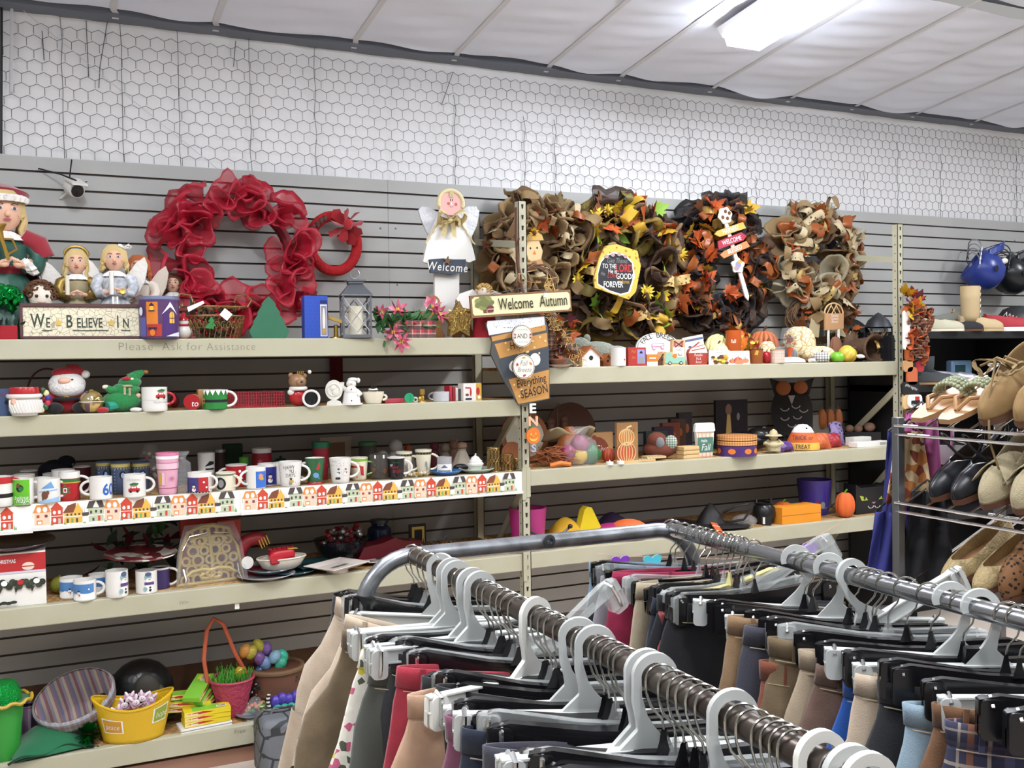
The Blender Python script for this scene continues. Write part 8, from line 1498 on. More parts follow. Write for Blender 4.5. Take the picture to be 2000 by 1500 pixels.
for i,(px,pt,d,c,l)in enumerate(((1105,1010,.16,'c89a24','crumpled mustard yellow cloth bag beside the magenta bucket'),(1195,1000,.34,'3a2a4c','dim purple cloth heap behind the yellow triangle'),(1300,1016,.34,'40244c','dim dark violet cloth lying across the third shelf'))):
 p=spot(px,'R3',d);hh=hgt(px,pt,p);t=thing('cloth_heap',l,'cloth',p,0);w=(.12,.10,.18)[i];MB().grid(lambda u,v:((u-.5)*2*w,(v-.5)*.16,.004+hh*(sin(pi*u)*sin(pi*v))**.6*(.85+.15*sin(u*11+v*7))),26,16).build('cloth',M('heap_'+c,c,.85),t,smooth=2);MB().tube([(-w,-.085,.006),(0,-.09,.012),(w,-.085,.006)],.004,5).build('hem','heap_'+c,t)
panel('yellow_triangle','bright yellow felt triangle pillow with blunt corners','pillow',1126,1178,989,1048,.10,.05,M('felt_yellow','d8be1e',.85).name,poly=lambda w,h:[(-w*.5,0),(w*.5,0),(w*.48,h*.3),(w*.08,h*.96),(-w*.08,h),(-w*.2,h*.9)],stand='R3')
fg('candy_pillow','pink and orange rounded plush lying behind the rack tube','plush',1208,1013,'R3',.08,[('pink_half','bucket_pink',[('e',(-.4,0,.4),(.9,.6,.4))]),('orange_half','corn_orange',[('e',(.4,0,.5),(.9,.62,.48))])])
fg('black_hat','black witch hat brim and straps heaped before the back wall','hat',1385,982,'R3',.16,[('brim','black_paint',[('l',(0,0,0),[(.001,.02),(1.6,.1),(1.5,.14),(.5,.2)],1,.6)]),('crown','black_paint',[('l',(0,0,.15),[(.6,0),(.4,.4),(.1,.8),(.001,.85)],1,.7)]),('strap','black_paint',[('t',[(.5,0,.6),(1.0,-.2,.9),(1.5,-.2,1.0)],.05),('t',[(.8,-.3,.3),(1.3,-.4,.4),(1.6,-.4,.8)],.05)])])
p=spot(1395,'R3',.02);t=thing('orange_ruler','long orange strap lying across the third shelf','strap',(p.x,p.y,p.z+.03),(rad(12),0,rad(60)));MB().box(-.24,.10,-.018,.018,0,.006).build('strap','corn_orange',t,smooth=False);MB().box(-.02,-.014,-.019,.019,.0,.0075).build('hole_mark','print_white',t,smooth=False)
fg('clear_bag','clear bag with dark beads before the black cauldron','bag',1452,1004,'R3',.06,[('film','cellophane',[('e',(0,0,.5),(.9,.6,.5))]),('bead','smoke_glass',[('e',(-.4+.2*i,0,.3+.1*(i%2)),(.16,.16,.16))for i in range(5)])])
t=fg('cauldron','black plastic cauldron bucket with white price stickers','bucket',1490,969,'R3',.12,[('body','vinyl_black',[('l',(0,0,0),[(.001,0),(.3,.02),(.42,.3),(.38,.6),(.3,.7),(.36,.78),(.3,.76)])]),('tag','print_black',[('b',(.08,-.44,.16),(.34,.03,.34))]),('label','tag_white',[('b',(0,-.46,.17),(.08,.02,.24))]),('ear','vinyl_black',[('l',(-.26,0,.7),[(.08,0),(.001,.3)])]),('ear','vinyl_black',[('l',(.26,0,.7),[(.08,0),(.001,.3)])])])
carton('orange_bag','flat bright orange fabric bag lying on its side','bag',1528,1604,989,'R3',.03,.12,M('fabric_orange','dc8a1e',.8,bump=(14,.5)).name,lambda w,h:[R(-w*.5,h*.5,w*.5,h*.53,MC['dim_orange'])])
pumpkin('orange jack-o-lantern pail behind the orange fabric bag',1508,1548,975,'R3',.16,'corn_orange',8,stem='print_lime')
mug('purple plastic Halloween bucket with small ghosts',1556,1622,936,'R3',.24,M('bucket_violet','41358c',.35).name,None,.8,lambda r,h:[E(r*u,h*.3,r*.16,h*.1,pr('grey'))for u in(-.7,-.2,.5)]+[E(r*.15,h*.32,r*.14,h*.09,pr('red'))],name='bucket',cat='bucket',rim='bucket_violet',lip=.7)
p=spot(1616,'R3',.1);t=thing('bail_wire','thin black handle hanging down before the purple bucket','handle',(p.x,p.y,p.z),0);MB().tube([(-.13+.25*i/12,0,.05+.10*(i/12-.35)**2*2)for i in range(13)],.005,6).build('wire','black_plastic',t);MB().ell((.12,0,.135),.009,8,6).build('joint','black_plastic',t)
pumpkin('orange pumpkin decoration with lime green stem beside the black cat',1630,1668,955,'R3',.06,'corn_orange',6,stem='print_lime')
t=panel('cat_box','black cat face box with green eyes and pink ears','box',1672,1740,950,1004,.09,.10,'black_paint',lambda w,h:[P([(-w*.4,h*.7),(-w*.22,h*.62),(-w*.16,h*.5),(-w*.34,h*.5)],M('cat_green','a8b83c',.5)),P([(w*.38,h*.7),(w*.24,h*.64),(w*.14,h*.5),(w*.32,h*.52)],MC['cat_green']),E(-w*.26,h*.6,w*.03,h*.08,pr('black')),E(w*.26,h*.6,w*.03,h*.08,pr('black')),P([(-w*.06,h*.42),(w*.06,h*.42),(0,h*.34)],M('cat_pink','b07a8a',.5))]+[E(s_*w*.09+w*.07*cos(a),h*.27+h*.07*sin(a),w*.012,h*.016,pr('white'))for s_ in(-1,1)for a in[pi+i*pi/6 for i in range(7)]],stand='R3',poly=lambda w,h:[(-w*.5,0),(w*.5,0),(w*.5,h*1.12),(w*.36,h*.98),(-w*.36,h*.98),(-w*.5,h*1.12)])
t=thing('heart_garland','string of glitter hearts, two purple and one teal, tied to the third beam','garland',onY(1250,1085,YF-.02),0)
o=t.location;H2=lambda s:[(s*.9*(sin(a)**3),s*(.72*cos(a)-.28*cos(2*a)-.1*cos(3*a)))for a in[2*pi*i/24 for i in range(24)]][::-1]
for px,py,c,n in((1211,1100,'6a2aa0','purple'),(1274,1098,'3aa4b8','teal'),(1582,1072,'6a2aa0','purple')):
 q=onY(px,py,YF-.02)-o
 lab(MB().prism([(q.x+x,q.z+z)for x,z in H2(.060)],-.004,.004,M('heart_'+n,c,.35),None,M('heart_edge_'+n,'b0a0d0' if n=='purple' else '8cc8d0',.4)).build('heart',None,t,smooth=False),n+' heart')
MB().tube([onY(px,py,YF-.015)-o for px,py in((1163,1080),(1205,1086),(1300,1088),(1420,1092),(1560,1068),(1640,1022))],.0015,5).build('string',M('string_pink','c8a090',.8),t)
# clothes rack in front
RZ0=EYE-.41;RX1,RX2,RY0,RY1=.70,1.35,.42,1.99
M('worn_tube','9a9da0',.34,metal=.85,var=(22,'77797b'));M('brown_tube','5f5750',.33,metal=.75,var=(14,'463c36'));M('steel_tube','a2a4a6',.22,metal=.95)
rk=thing('garment_rack','double-rail tubular steel garment rack crowded with hangers','clothes rack',(1.0,1.2,0),0)
def onr(mb,n,m):return(setattr(mb,'v',[(x-1.0,y-1.2,z)for x,y,z in mb.v]),mb.build(n,m,rk))[1]
TR_=.0165
for y in(RY1,RY0):
 pts=[(.59,y,.03),(.59,y,RZ0-.11)]+[(.70+.11*cos(rad(a)),y,RZ0-.11+.11*sin(rad(a)))for a in range(170,85,-10)]+[(1.0,y,RZ0)]+[(1.31+.11*cos(rad(a)),y,RZ0-.11+.11*sin(rad(a)))for a in range(90,-1,-10)]+[(1.42,y,.03)]
 onr(MB().tube(pts,.018,14),'end_frame','worn_tube')
 for x in(.59,1.42):onr(MB().tube([(x,y,.06),(x,y,0)],.024,12),'foot','black_plastic')
onr(MB().tube([(RX1,RY0,RZ0),(RX1,RY1,RZ0)],TR_,18),'rail','brown_tube');onr(MB().tube([(RX2,RY0,RZ0),(RX2,RY1,RZ0)],TR_,18),'rail','steel_tube')
q=onY(1072,1056,RY1-.018)
onr(MB().lathe([(.014,0),(.014,.005),(.007,.006),(.006,.001)],14,None,TR(q)@RX(90)),'bolt_hole','dark_metal')
M('hook_wire','b6b4ac',.18,metal=1);M('hanger_black','161618',.22);M('hanger_frost','cfd2cf',.25,alpha=.72);M('hanger_white','d6d5ce',.3);M('hanger_clear','d2d6d4',.04,alpha=.30);M('hanger_yellow','d8cf90',.25,alpha=.75);M('spring_steel','c8c8c6',.15,metal=1)
def wire_hook(t):
 p=[(.0205*cos(rad(a)),0,.0025+.0205*sin(rad(a)))for a in range(-25,181,12)]+[(-.0205,0,-.012),(-.015,0,-.030),(-.002,0,-.046),(0,0,-.056),(0,0,-.078)]
 MB().tube(p,.0017,6).build('hook','hook_wire',t)
def clip(t,m,sx,x,z,w=.032,h=.058):
 MB().prism(rr(w,h,.008,3,sx*x,z-.012),-.012,-.003,m).build('clip',None,t,bev=.0015)
 MB().prism(rr(w,h,.008,3,sx*x,z-.012),.003,.012,m).build('clip',None,t,bev=.0015)
 s=MB();s.tube([(sx*x,-.0125,z-.030),(sx*x,-.0155,z-.010),(sx*x,-.014,z+.012),(sx*x,0,z+.018),(sx*x,.0135,z+.006)],.0036,6);s.build('spring','spring_steel',t)
def proto(k):
 nm={'k':'black plastic clip hanger with steel hook','c':'clear plastic clip hanger with steel hook','p':'frosted white plastic hanger with a broad hook','w':'solid white plastic hanger with a broad hook','y':'yellowed plastic clip hanger'}[k]
 t=thing('hanger',nm,'hanger',(0,0,-9));m={'k':'hanger_black','c':'hanger_clear','p':'hanger_frost','w':'hanger_white','y':'hanger_yellow'}[k]
 if k in 'kcy':
  wire_hook(t)
  MB().lathe([(.006,-.060),(.010,-.072),(.019,-.088)],4,None,RZ(45),sy=.5).build('neck',m,t,smooth=False)
  MB().prism([(-.19,-.105),(-.19,-.083),(-.16,-.076),(-.05,-.086),(.05,-.086),(.16,-.076),(.19,-.083),(.19,-.105),(.14,-.104),(.04,-.112),(-.04,-.112),(-.14,-.104)][::-1],-.007,.007,m).build('bar',None,t,bev=.002)
  MB().prism([(-.13,-.099),(-.05,-.106),(.05,-.106),(.13,-.099),(.13,-.090),(.05,-.094),(-.05,-.094),(-.13,-.090)],-.0085,-.007,m).build('bar_rib',None,t)
  for sx in(-1,1):clip(t,m,sx,.172,-.098)
 else:
  out=[(.030*cos(rad(a)),.004+.030*sin(rad(a)))for a in range(-20,181,12)];inn=[(.0195*cos(rad(a)),.0025+.0195*sin(rad(a)))for a in range(-20,181,12)]
  MB().prism(out+[(-.029,-.03),(-.024,-.05),(-.022,-.064),(-.05,-.092),(.03,-.092),(.0,-.06),(-.010,-.045),(-.018,-.02)]+inn[::-1],-.0045,.0045,m).build('hook',None,t,bev=.0018)
  MB().prism([(-.20,-.112),(.20,-.112),(.20,-.090),(-.20,-.090)],-.0025,.0025,m).build('bar',None,t)
  for z in(-.090,-.113):MB().box(-.20,.20,-.008,.008,z-.002,z+.002).build('flange',m,t,bev=.001)
  for sx in(-1,1):clip(t,m,sx,.184,-.102,.028,.050)
 return t
PRO={k:proto(k)for k in 'kcpwy'};used=set()
NM={'k':'black clip hanger','c':'clear clip hanger','p':'frosted white hanger','w':'solid white hanger','y':'yellowed hanger'}
def hook(k,rail,y,yaw,tilt=0,label=None,group=None):
 t=PRO[k]
 if k in used:t=copy_thing(t)
 used.add(k);f=180 if rail==RX2 else 0
 t.location=(rail,y,RZ0);t.rotation_euler=(0,rad(tilt),rad(f-yaw))
 t['label']=label or 'one of the many %ss packed along the %s rail'%(NM[k],'brown front' if rail==RX1 else 'bright rear')
 t['group']=group or '%ss on the %s rail'%(NM[k],'front' if rail==RX1 else 'rear');return t
def ry(px,rail):return(onX(px,1090+(px-815)*.452 if rail==RX1 else 1035+(px-1300)*.25,rail)).y
SEQ1='806k45 818k45 832c44 843k44 862p42 882p10 892p8 904c6 913k6 922p4 937p2 953k36 964c38 980k40 992k40 1004c40 1016k38 1045w-12 1062k34 1076c36 1088k38 1106k38 1130p22 1144k24 1163p20 1178k26 1189k28 1203c30 1218k30 1228k30 1262p12 1278p12 1293k26 1318c30 1337k32 1353k32 1373k30 1392c28 1430p14 1452k26 1474k28 1505c28 1523k28 1541k28 1557k26 1602w6 1640k20 1662p12 1695w10'
SEQ2='1310k22 1318c22 1335k18 1352k12 1366c6 1378k2 1390k-4 1402k-8 1414c-12 1424y-16 1436k-8 1442k-4 1450c-2 1472k10 1555p36 1572k36 1586k38 1620p40 1660k42 1690k42 1702c42 1712k40 1735c40 1770k40 1815k38 1858p36 1880k34 1915p34 1968k34 1992k34 2060k34 2110p34 2190k32 2245k30'
import re
HY={}
for rail,sq in((RX1,SEQ1),(RX2,SEQ2)):
 for i,e in enumerate(sq.split()):
  a,k,yw=re.match(r'(\d+)([a-z])(-?\d+)',e).groups();y=ry(int(a),rail)
  h_=hook(k,rail,y,float(yw),(i*37%7-3)*.7);HY.setdefault(rail,[]).append((y,float(yw)))
lab(hook('c',RX1,ry(1000,RX1),-4,-30),'clear hanger on the front rail tipped so one end sticks up above it')['group']='tipped hangers'
hook('p',RX2,ry(1665,RX2),-165,-26,'frosted white hanger on the rear rail with one end tipped up toward the shoe rack','tipped hangers')
hook('c',RX2,ry(1440,RX2),20,30,'clear acrylic hanger tipped down steeply between the two rails','tipped hangers')
t=thing('size_marker','black hanger size marker reading 16 on the rear rail','size marker',(RX2-.002,ry(1905,RX2),RZ0-.083),(0,0,rad(-34)))
MB().prism([(-.020,-.022),(.020,-.022),(.015,.020),(-.015,.020)],-.010,.010,MC['hanger_black']).build('block',None,t,bev=.002);mb=MB();mb.text('16',.022,pr('grey'),TR((.003,-.0103,-.010)),sx=.8);mb.build('lettering',None,t)
# trousers
def trousers(label,mat,rail,y,yaw,a=.17,drop=.125,ln=.95,inside=None,seed=1,band=None,fl=1.0,loops=True):
 t=thing('trousers',label,'trousers',(rail,y,RZ0-drop),(0,0,rad(-yaw)),'trousers on the %s rail'%('front' if rail==RX1 else 'rear'));random.seed(seed)
 ph=[random.uniform(0,6.28)for _ in range(4)];N=36;b0=random.uniform(.017,.024)
 def ring(z,aa,bb,cx=0):return[(cx+aa*cos(2*pi*i/N)*(1+.02*sin(z*30+ph[0])),bb*sin(2*pi*i/N)+.007*min(1,-z*8)*sin(5*cos(2*pi*i/N)+z*14+ph[1])+.004*sin(z*40+i*.9+ph[2])*min(1,-z*8),z)for i in range(N)]
 mb=MB();R_=[]
 for z,aa,bb in((-.030,a,b0),(-.06,a*1.03,b0*1.15),(-.11,a*1.08,b0*1.4),(-.17,a*1.13*fl,b0*1.6),(-.23,a*1.17*fl,b0*1.7),(-.28,a*1.18*fl,b0*1.6)):R_.append(ring(z,aa,bb))
 mb.add(sum(R_,[]),[(j*N+i,j*N+(i+1)%N,(j+1)*N+(i+1)%N,(j+1)*N+i)for j in range(len(R_)-1)for i in range(N)])
 for sx in(-1,1):
  L=[ring(z,a*w*fl,b0*1.5,sx*a*.6*fl*(1+.15*(-z-.28)))for z,w in((-.27,.60),(-.40,.56),(-.55,.52),(-.75,.47),(-ln,.46))]
  mb.add(sum(L,[]),[(j*N+i,j*N+(i+1)%N,(j+1)*N+(i+1)%N,(j+1)*N+i)for j in range(len(L)-1)for i in range(N)])
 mb.build('legs',mat,t,smooth=2)
 W_=[ring(z,a+.002,b0+.0025)for z in(0,-.012,-.034)];mb=MB();mb.add(sum(W_,[]),[(j*N+i,j*N+(i+1)%N,(j+1)*N+(i+1)%N,(j+1)*N+i)for j in range(2)for i in range(N)]);mb.build('waistband',band or mat,t,smooth=2,solid=.003)
 if loops:
  for u in(-.8,-.35,.55):MB().box(a*u-.004,a*u+.004,-b0*(1-u*u)**.5-.007,-b0*(1-u*u)**.5-.004,-.040,.001).build('belt_loop',mat,t)
 MB().tube([(x,-b0*1.25*max(0,1-(x/a)**2)**.5-.004,-.038-.0*x)for x in[a*(i/8-1)*.96 for i in range(17)]],.0009,4).build('stitching',M('stitch','a89a80',.9)if not inside else inside,t)
 return t
def cl(n,c,c2=None,**k):return M('cloth_'+n,c,.9,sheen=.15,var=(18,c2 or c),bump=(420,.25,.004),**k).name
C_={n:cl(n,*c.split())for n,c in{'khaki':'b9a894 ac9b86','beige':'c2b09a b5a38d','olive':'6e5f48 5c4e3a','grey_green':'4a4e48','black':'1a1b1f','navy':'1e2434','red':'a02c3c 8c2434','tan':'b7967c a6866c','mauve':'7c4a60 6c3e54','denim':'7c92a4 66809a','pale_grey':'9c98a0 8c8890','magenta':'8c1c40 7c1636','sand':'aa9c84 9a8c74','salmon':'b4545a a44a50','charcoal':'3c3c46','camel':'8f7354 7e6448','moss':'75644a 64543c','rust_cord':'7c4632 683a28','blue':'1f3f86 1a3674','brown':'6e564a 5e483c','royal':'1c4f9c','stone':'a3937c 94846e','ice':'8fa4b0 8096a4','suede':'745238 644630','scarlet':'b83a40'}.items()}
M('cloth_floral','d8d4c8',.9,pat=flakes(['dcd8cc','dcd8cc','e2ded2','c8b83c','4c5444','dcd8cc','d8d4c8','b85a78'],75));M('cloth_plaid','3a3a50',.9,pat=plaid('34364c',[(0,.1,'8a5a3a',.7),(.3,.36,'a89c8c',.7),(.55,.7,'5a5c78',.5),(.86,.9,'a89c8c',.6)],11))
P1=[(812,45,'black',.17,.12,'black leggings on the first hanger by the rack end frame'),(826,46,'khaki',.185,.125,'pale khaki trousers hanging farthest out beside the shelf'),(866,34,'beige',.175,.128,'beige trousers under the frosted hanger next to the pale khaki pair'),(888,22,'olive',.19,.138,'olive brown trousers with a curved pocket between beige and floral pairs'),(912,12,'cloth_floral',.17,.14,'white floral trousers with yellow flowers'),(930,8,'grey_green',.168,.15,'grey-green trousers tucked behind the black jeans'),(958,36,'navy',.19,.13,'navy jeans showing a blue side seam'),(986,40,'black',.185,.125,'black jeans under the glossy black clip hanger'),(1004,22,'red',.165,.135,'red jeans behind the tan cargo trousers'),(1030,-4,'tan',.19,.138,'tan cargo trousers on the solid white hanger'),(1070,34,'black',.18,.13,'black trousers in front of the tan cargo pair'),(1104,36,'black',.18,.13,'second black pair past the tan cargo trousers'),(1150,24,'mauve',.18,.14,'mauve corduroy trousers at the bottom of the photo'),(1195,27,'navy',.18,.14,'dark navy trousers beside the mauve pair'),(1240,24,'charcoal',.18,.14,'charcoal trousers under the middle of the front rail'),(1330,30,'black',.18,.14,'black trousers low under the front rail'),(1420,22,'navy',.18,.14,'navy trousers under the near half of the front rail'),(1530,26,'black',.18,.14,'black trousers nearest the camera on the front rail')]
P2=[(1306,24,'denim',.16,.12,'light blue jeans at the far end of the rear rail'),(1316,22,'black',.17,.13,'black trousers behind the pale grey pair'),(1326,17,'pale_grey',.165,.14,'pale grey trousers with an open rolled waist'),(1346,6,'magenta',.17,.115,'magenta red trousers on the rear rail'),(1381,-4,'sand',.168,.12,'sand coloured trousers next to the magenta pair'),(1405,-8,'navy',.17,.14,'navy trousers before the salmon pair'),(1428,0,'salmon',.16,.16,'salmon pink trousers low behind the front rail'),(1455,14,'black',.175,.13,'black trousers with a pale waist edge on the rear rail'),(1478,16,'black',.17,.14,'second black trousers on the rear rail, before the camel pair'),(1630,32,'camel',.17,.13,'camel brown trousers on the rear rail'),(1665,34,'charcoal',.17,.14,'charcoal trousers with grey side panel beside the camel pair'),(1735,38,'moss',.18,.145,'moss brown trousers with an open curled waistband'),(1700,30,'rust_cord',.17,.19,'rust corduroy trousers hanging low before the moss pair'),(1800,40,'stone',.18,.15,'stone khaki trousers with a horizontal seam'),(1830,42,'blue',.17,.16,'bright blue trousers behind the wrinkled brown pair'),(1838,40,'brown',.18,.165,'wrinkled brown trousers in the middle of the rear rail'),(1890,40,'royal',.17,.17,'royal blue trousers with a round open waist'),(1945,38,'beige',.185,.15,'beige trousers held by the glossy black clip'),(1985,38,'black',.18,.15,'black trousers behind the beige clipped pair'),(2045,34,'ice',.18,.165,'icy pale blue trousers with dark inside'),(2108,34,'suede',.18,.15,'brown suede trousers beside the navy plaid pair'),(2140,32,'cloth_plaid',.18,.165,'navy plaid trousers with orange stripes'),(2230,30,'scarlet',.16,.22,'scarlet red trousers low at the photo edge')]
for rail,PP in((RX1,P1),(RX2,P2)):
 for i,(px,yw,m_,a,dr,l)in enumerate(PP):trousers(l,C_.get(m_,m_),rail,ry(px,rail)-.004,yw,a*.84+.053,dr-.034+(.042,.052,.04,.03,.03,.025,.02,.02,0)[min(i,8)if rail==RX1 else 8],seed=i*7+int(rail*10),fl=1.06 if m_ in('khaki','beige','olive','tan')else 1.0).rotation_euler.y=rad((10,15,13,11,9,7,6,5)[i]if rail==RX1 and i<8 else 3)
# beyond the rack: black shoe shelf, helmets, chrome shoe rack
BX0,BX1,BY=4.60,6.9,4.36;BZ=(EYE+.135,EYE-.185,EYE-.56,EYE-.98)
bs=thing('shoe_shelf','low black shelf unit of shoes beyond the far slotted post','shelving',(BX0,BY,0),0)
M('black_wood','1c1c1e',.45)
for z in BZ:MB().box(0,BX1-BX0,0,.42,z-.045,z).build('shelf_board','black_wood',bs,smooth=False,bev=.003)
for x in(0,1.13,BX1-BX0-.03):MB().box(x,x+.03,.01,.41,0,BZ[0]-.045).build('side_panel','black_wood',bs,smooth=False)
MB().box(0,BX1-BX0,.42,.43,0,BZ[0]).build('rear_panel','black_wood',bs,smooth=False)
def shoe(name,label,loc,rz,L,w,mat,ht,hh,op,lining='kraft',pitch=0,sole='dark_wood',group=None,st=.014,shaft=0,laces=None,heel=0):
 t=thing(name,label,'shoe',loc,(rad(pitch),0,rad(rz)),group);sm=lambda q:q*q*(3-2*q)
 W_=lambda q:w/2*max(.0,sin(pi*min(.965,max(0,q*.965))))**.5*(1-.2*q);H_=lambda q:ht*(.30+.70*min(1,q*5)**.5)+(hh-ht)*sm(min(1,max(0,(q-.2)/.7)))
 lift=lambda q:heel*sm(max(0,(q-.35)/.65))
 mb=MB()
 for sx in(-1,1):
  def f(u,v):
   q=u**1.5;g=0 if q<op else min(1,(q-op)/.10)**.5*(1 if q<.97 else max(0,(1.0-q)/.03)*.4+.6);ph=v*(pi/2)*(1-.42*g)
   return(sx*W_(q)*cos(ph)**(.7+.3*(1-g)),-L/2+L*q,st+lift(q)+H_(q)*sin(ph))
  mb.grid(f,30,10)
 mb.build('upper',mat,t,smooth=2,solid=.003)
 pl=[(W_(i/20)*1.06,-L/2-.004+(L+.008)*i/20,lift(i/20))for i in range(21)];n=21
 mb=MB();mb.add([(s_*x,y,z+dz)for dz in(0,st)for s_ in(-1,1)for x,y,z in pl],[(i,i+1,n+i+1,n+i)for i in range(20)]+[(2*n+i,3*n+i,3*n+i+1,2*n+i+1)for i in range(20)]+[(i,2*n+i,2*n+i+1,i+1)for i in range(20)]+[(n+i,n+i+1,3*n+i+1,3*n+i)for i in range(20)]);mb.build('sole',sole,t)
 mb=MB();mb.add([(s_*x*.92,y,z+st+.002)for s_ in(-1,1)for x,y,z in pl[2:]],[(i,i+1,19+i+1,19+i)for i in range(18)]);mb.build('insole',lining,t)
 if heel>.02:MB().box(-w*.28,w*.28,L*.26,L*.47,0 if heel<.05 else 0,heel+.003).build('heel',sole,t,bev=.004)
 if shaft:MB().lathe([(w*.40,hh*.6),(w*.42,hh),(w*.46,shaft*.7),(w*.47,shaft)],28,None,TR((0,L*.24,0)),sy=1.25).build('shaft',mat,t,solid=.003)
 if laces:
  mb=MB()
  for i in range(6 if shaft else 4):
   z0=hh*.7+i*(shaft-hh*.7)/6 if shaft else ht*.9+hh*.1*i;y0=L*.24-w*.58 if shaft else-L*.5+L*(op-.12+.07*i);mb.tube([(-w*.2,y0+.004,z0+st*.6),(0,y0-.007,z0+st+.012),(w*.2,y0+.004,z0+st*.6)],.0022,5)
  mb.build('lace',laces,t)
 return t
def bp(px,i,dy=.03):q=onY(px,700,BY+dy);return(q.x,q.y,BZ[i])
M('boot_tan','b9a27a',.6);M('suede_black','202024',.8);M('shoe_grey','7c7c72',.6);M('canvas_pale','b8b49c',.7);M('sneaker_red','a02a34',.7);M('leopard_print','a8895c',.6,pat=spots('b4946a','3c2a1c',60,.32));M('silver_shoe','8e9096',.3,metal=.4)
shoe('ankle_shoe','pale canvas low shoe beside the autumn garland on the black shelf',bp(1838,0),60,.27,.10,'canvas_pale',.05,.085,.42,'black_paint',sole='cream_glaze')
shoe('ankle_shoe','black suede shoe lying behind the pale canvas one',bp(1822,0,.2),70,.27,.10,'suede_black',.05,.10,.45,'black_paint')
shoe('heeled_shoe','black peep shoe beside the leopard flat',bp(1880,0,.05),60,.25,.085,'suede_black',.045,.06,.4,'black_paint')
shoe('heeled_shoe','grey open shoe propped up at the back of the black shelf',(bp(1862,0,.18)[0],BY+.18,BZ[0]+.06),60,.25,.085,'shoe_grey',.05,.08,.35,'black_paint',-20)
shoe('flat_shoe','leopard print flat leaning between black shoe and tan boot',(bp(1893,0,.14)[0],BY+.14,BZ[0]+.05),60,.25,.08,'leopard_print',.04,.05,.4,'kraft',20)
shoe('tall_boot','tall tan lace-up boot on the black shelf below the blue helmet',bp(1916,0,.06),60,.27,.10,'boot_tan',.06,.10,.5,'kraft',0,'boot_tan',None,.016,.285,'cream_glaze')
for i,(px,dy,l)in enumerate(((1968,.04,'red sneaker with thick white sole in front of the black dome helmet'),(2015,.10,'second red sneaker at the photo edge'))):shoe('sneaker',l,bp(px,0,dy),62,.29,.11,'sneaker_red',.06,.10,.45,'suede_black',0,'white_paint','red sneakers',.026,0,'white_paint')
for i,(px,dy,l)in enumerate(((1808,.03,'grey felt ankle boot nearer the autumn garland on the second black board'),(1826,.05,'second grey felt ankle boot of the pair'))):shoe('ankle_boot',l,bp(px,1,dy),55,.25,.095,M('boot_slate','45484a',.85).name,.05,.09,.5,'black_paint',0,'kraft','grey ankle boots',.012,.17)
shoe('sneaker','silver grey sneaker on the second black board',bp(1868,1),60,.27,.10,'silver_shoe',.05,.08,.42,'black_paint',0,'white_paint');shoe('sneaker','black sneaker behind the silver one',bp(1846,1,.12),60,.27,.10,'suede_black',.05,.08,.42,'black_paint')
q=bp(1880,1,.20);t=thing('blister_pack','pale blue plastic package behind the silver sneaker','package',q,.2);MB().box(-.12,.12,0,.05,0,.14).build('pack',M('pack_blue','7c9cbc',.2),t,bev=.012);MB().box(-.09,.03,-.003,0,.05,.11).build('label','glass_teal',t,smooth=False)
q=bp(1990,0,.2);t=thing('dome_helmet','matte black dome helmet standing behind the red sneakers','helmet',q,0);MB().lathe([(.17,.0),(.175,.03),(.16,.09),(.11,.15),(.05,.172),(.001,.176)],34,sy=.8).build('shell',M('matte_black','2a2b2d',.45),t);MB().tube([(.175*cos(2*pi*i/30),.14*sin(2*pi*i/30),.008)for i in range(30)],.009,8,closed=True).build('rim','black_plastic',t)
for px,py,m_,l,st_ in((1917,526,M('helmet_blue','2c3c84',.28).name,'blue batting helmet with wire face guard hung on the slat wall','tag_white'),(1972,535,M('helmet_black','1f2124',.25).name,'black batting helmet with wire face guard hung beside the blue one','pack_blue')):
 q=onY(px,py,YW-.17);t=thing('batting_helmet',l,'helmet',q,(0,rad(-12),0));r=.128
 T=Vector((.50,-.50,-.70)).to_track_quat('Z','Y').to_matrix().to_4x4()
 MB().lathe([(r*.90,-.075),(r*1.0,-.03),(r*1.03,.01),(r*.97,.06),(r*.76,.11),(r*.4,.14),(.001,.147)],36,None,T).build('shell',m_,t,smooth=2,solid=.004)
 MB().grid(lambda u,v:(-.02+.16*u+.02*v,-.075-.05*sin(pi*u),.085+.055*v+.03*u-.05*(u-.5)**2),12,5).build('visor',m_,t,smooth=2,solid=.006)
 MB().ell((.085,-.115,.03),(.028,.020,.020),14,8).build('sticker',st_,t);MB().lathe([(.016,0),(.02,.004),(.001,.006)],14,None,TR((-.03,-.137,.0))@RX(90)).build('ear_hole','black_paint',t)
 for k in range(4):MB().tube([(-.13+.012*k+.10*(i/10)*1.3,-.10*cos(pi*i/10),.05+.028*k+.075*sin(pi*i/10))for i in range(11)],.004,6).build('guard_wire','silver_metal' if st_=='tag_white' else 'dark_metal',t)
 MB().tube([(.02,.165,.13),(.02,.0,.13),(.06,-.14,.155)],.004,6).build('wall_hook','chrome',t)
SX_=1.9;sz=[onX(1850,y,SX_).z for y in(838,997,1165)];ya,yb=onX(1748,900,SX_).y,.95
sr=thing('shoe_rack','chrome wire shoe rack with sloping shelves at the photo edge','shoe rack',(SX_,ya,0),0)
for y in(0,yb-ya):
 for x in(.0,.36):MB().box(x,x+.022,y-.011,y+.011,0,sz[0]+.02).build('post',M('chrome_dull','77787a',.3,metal=.8),sr,bev=.002)
for z in sz:
 mb=MB()
 for dz,dx in((0,0),(-.022,.004),(.145,.33)):mb.tube([(dx,.0,z+dz),(dx,yb-ya,z+dz)],.0042,8)
 mb.build('shelf_bar','chrome',sr);mb=MB()
 for i in range(14):y=(yb-ya)*(i+.5)/14;mb.tube([(0,y,z),(.33,y,z+.145)],.0028,6)
 mb.build('shelf_wire','chrome',sr)
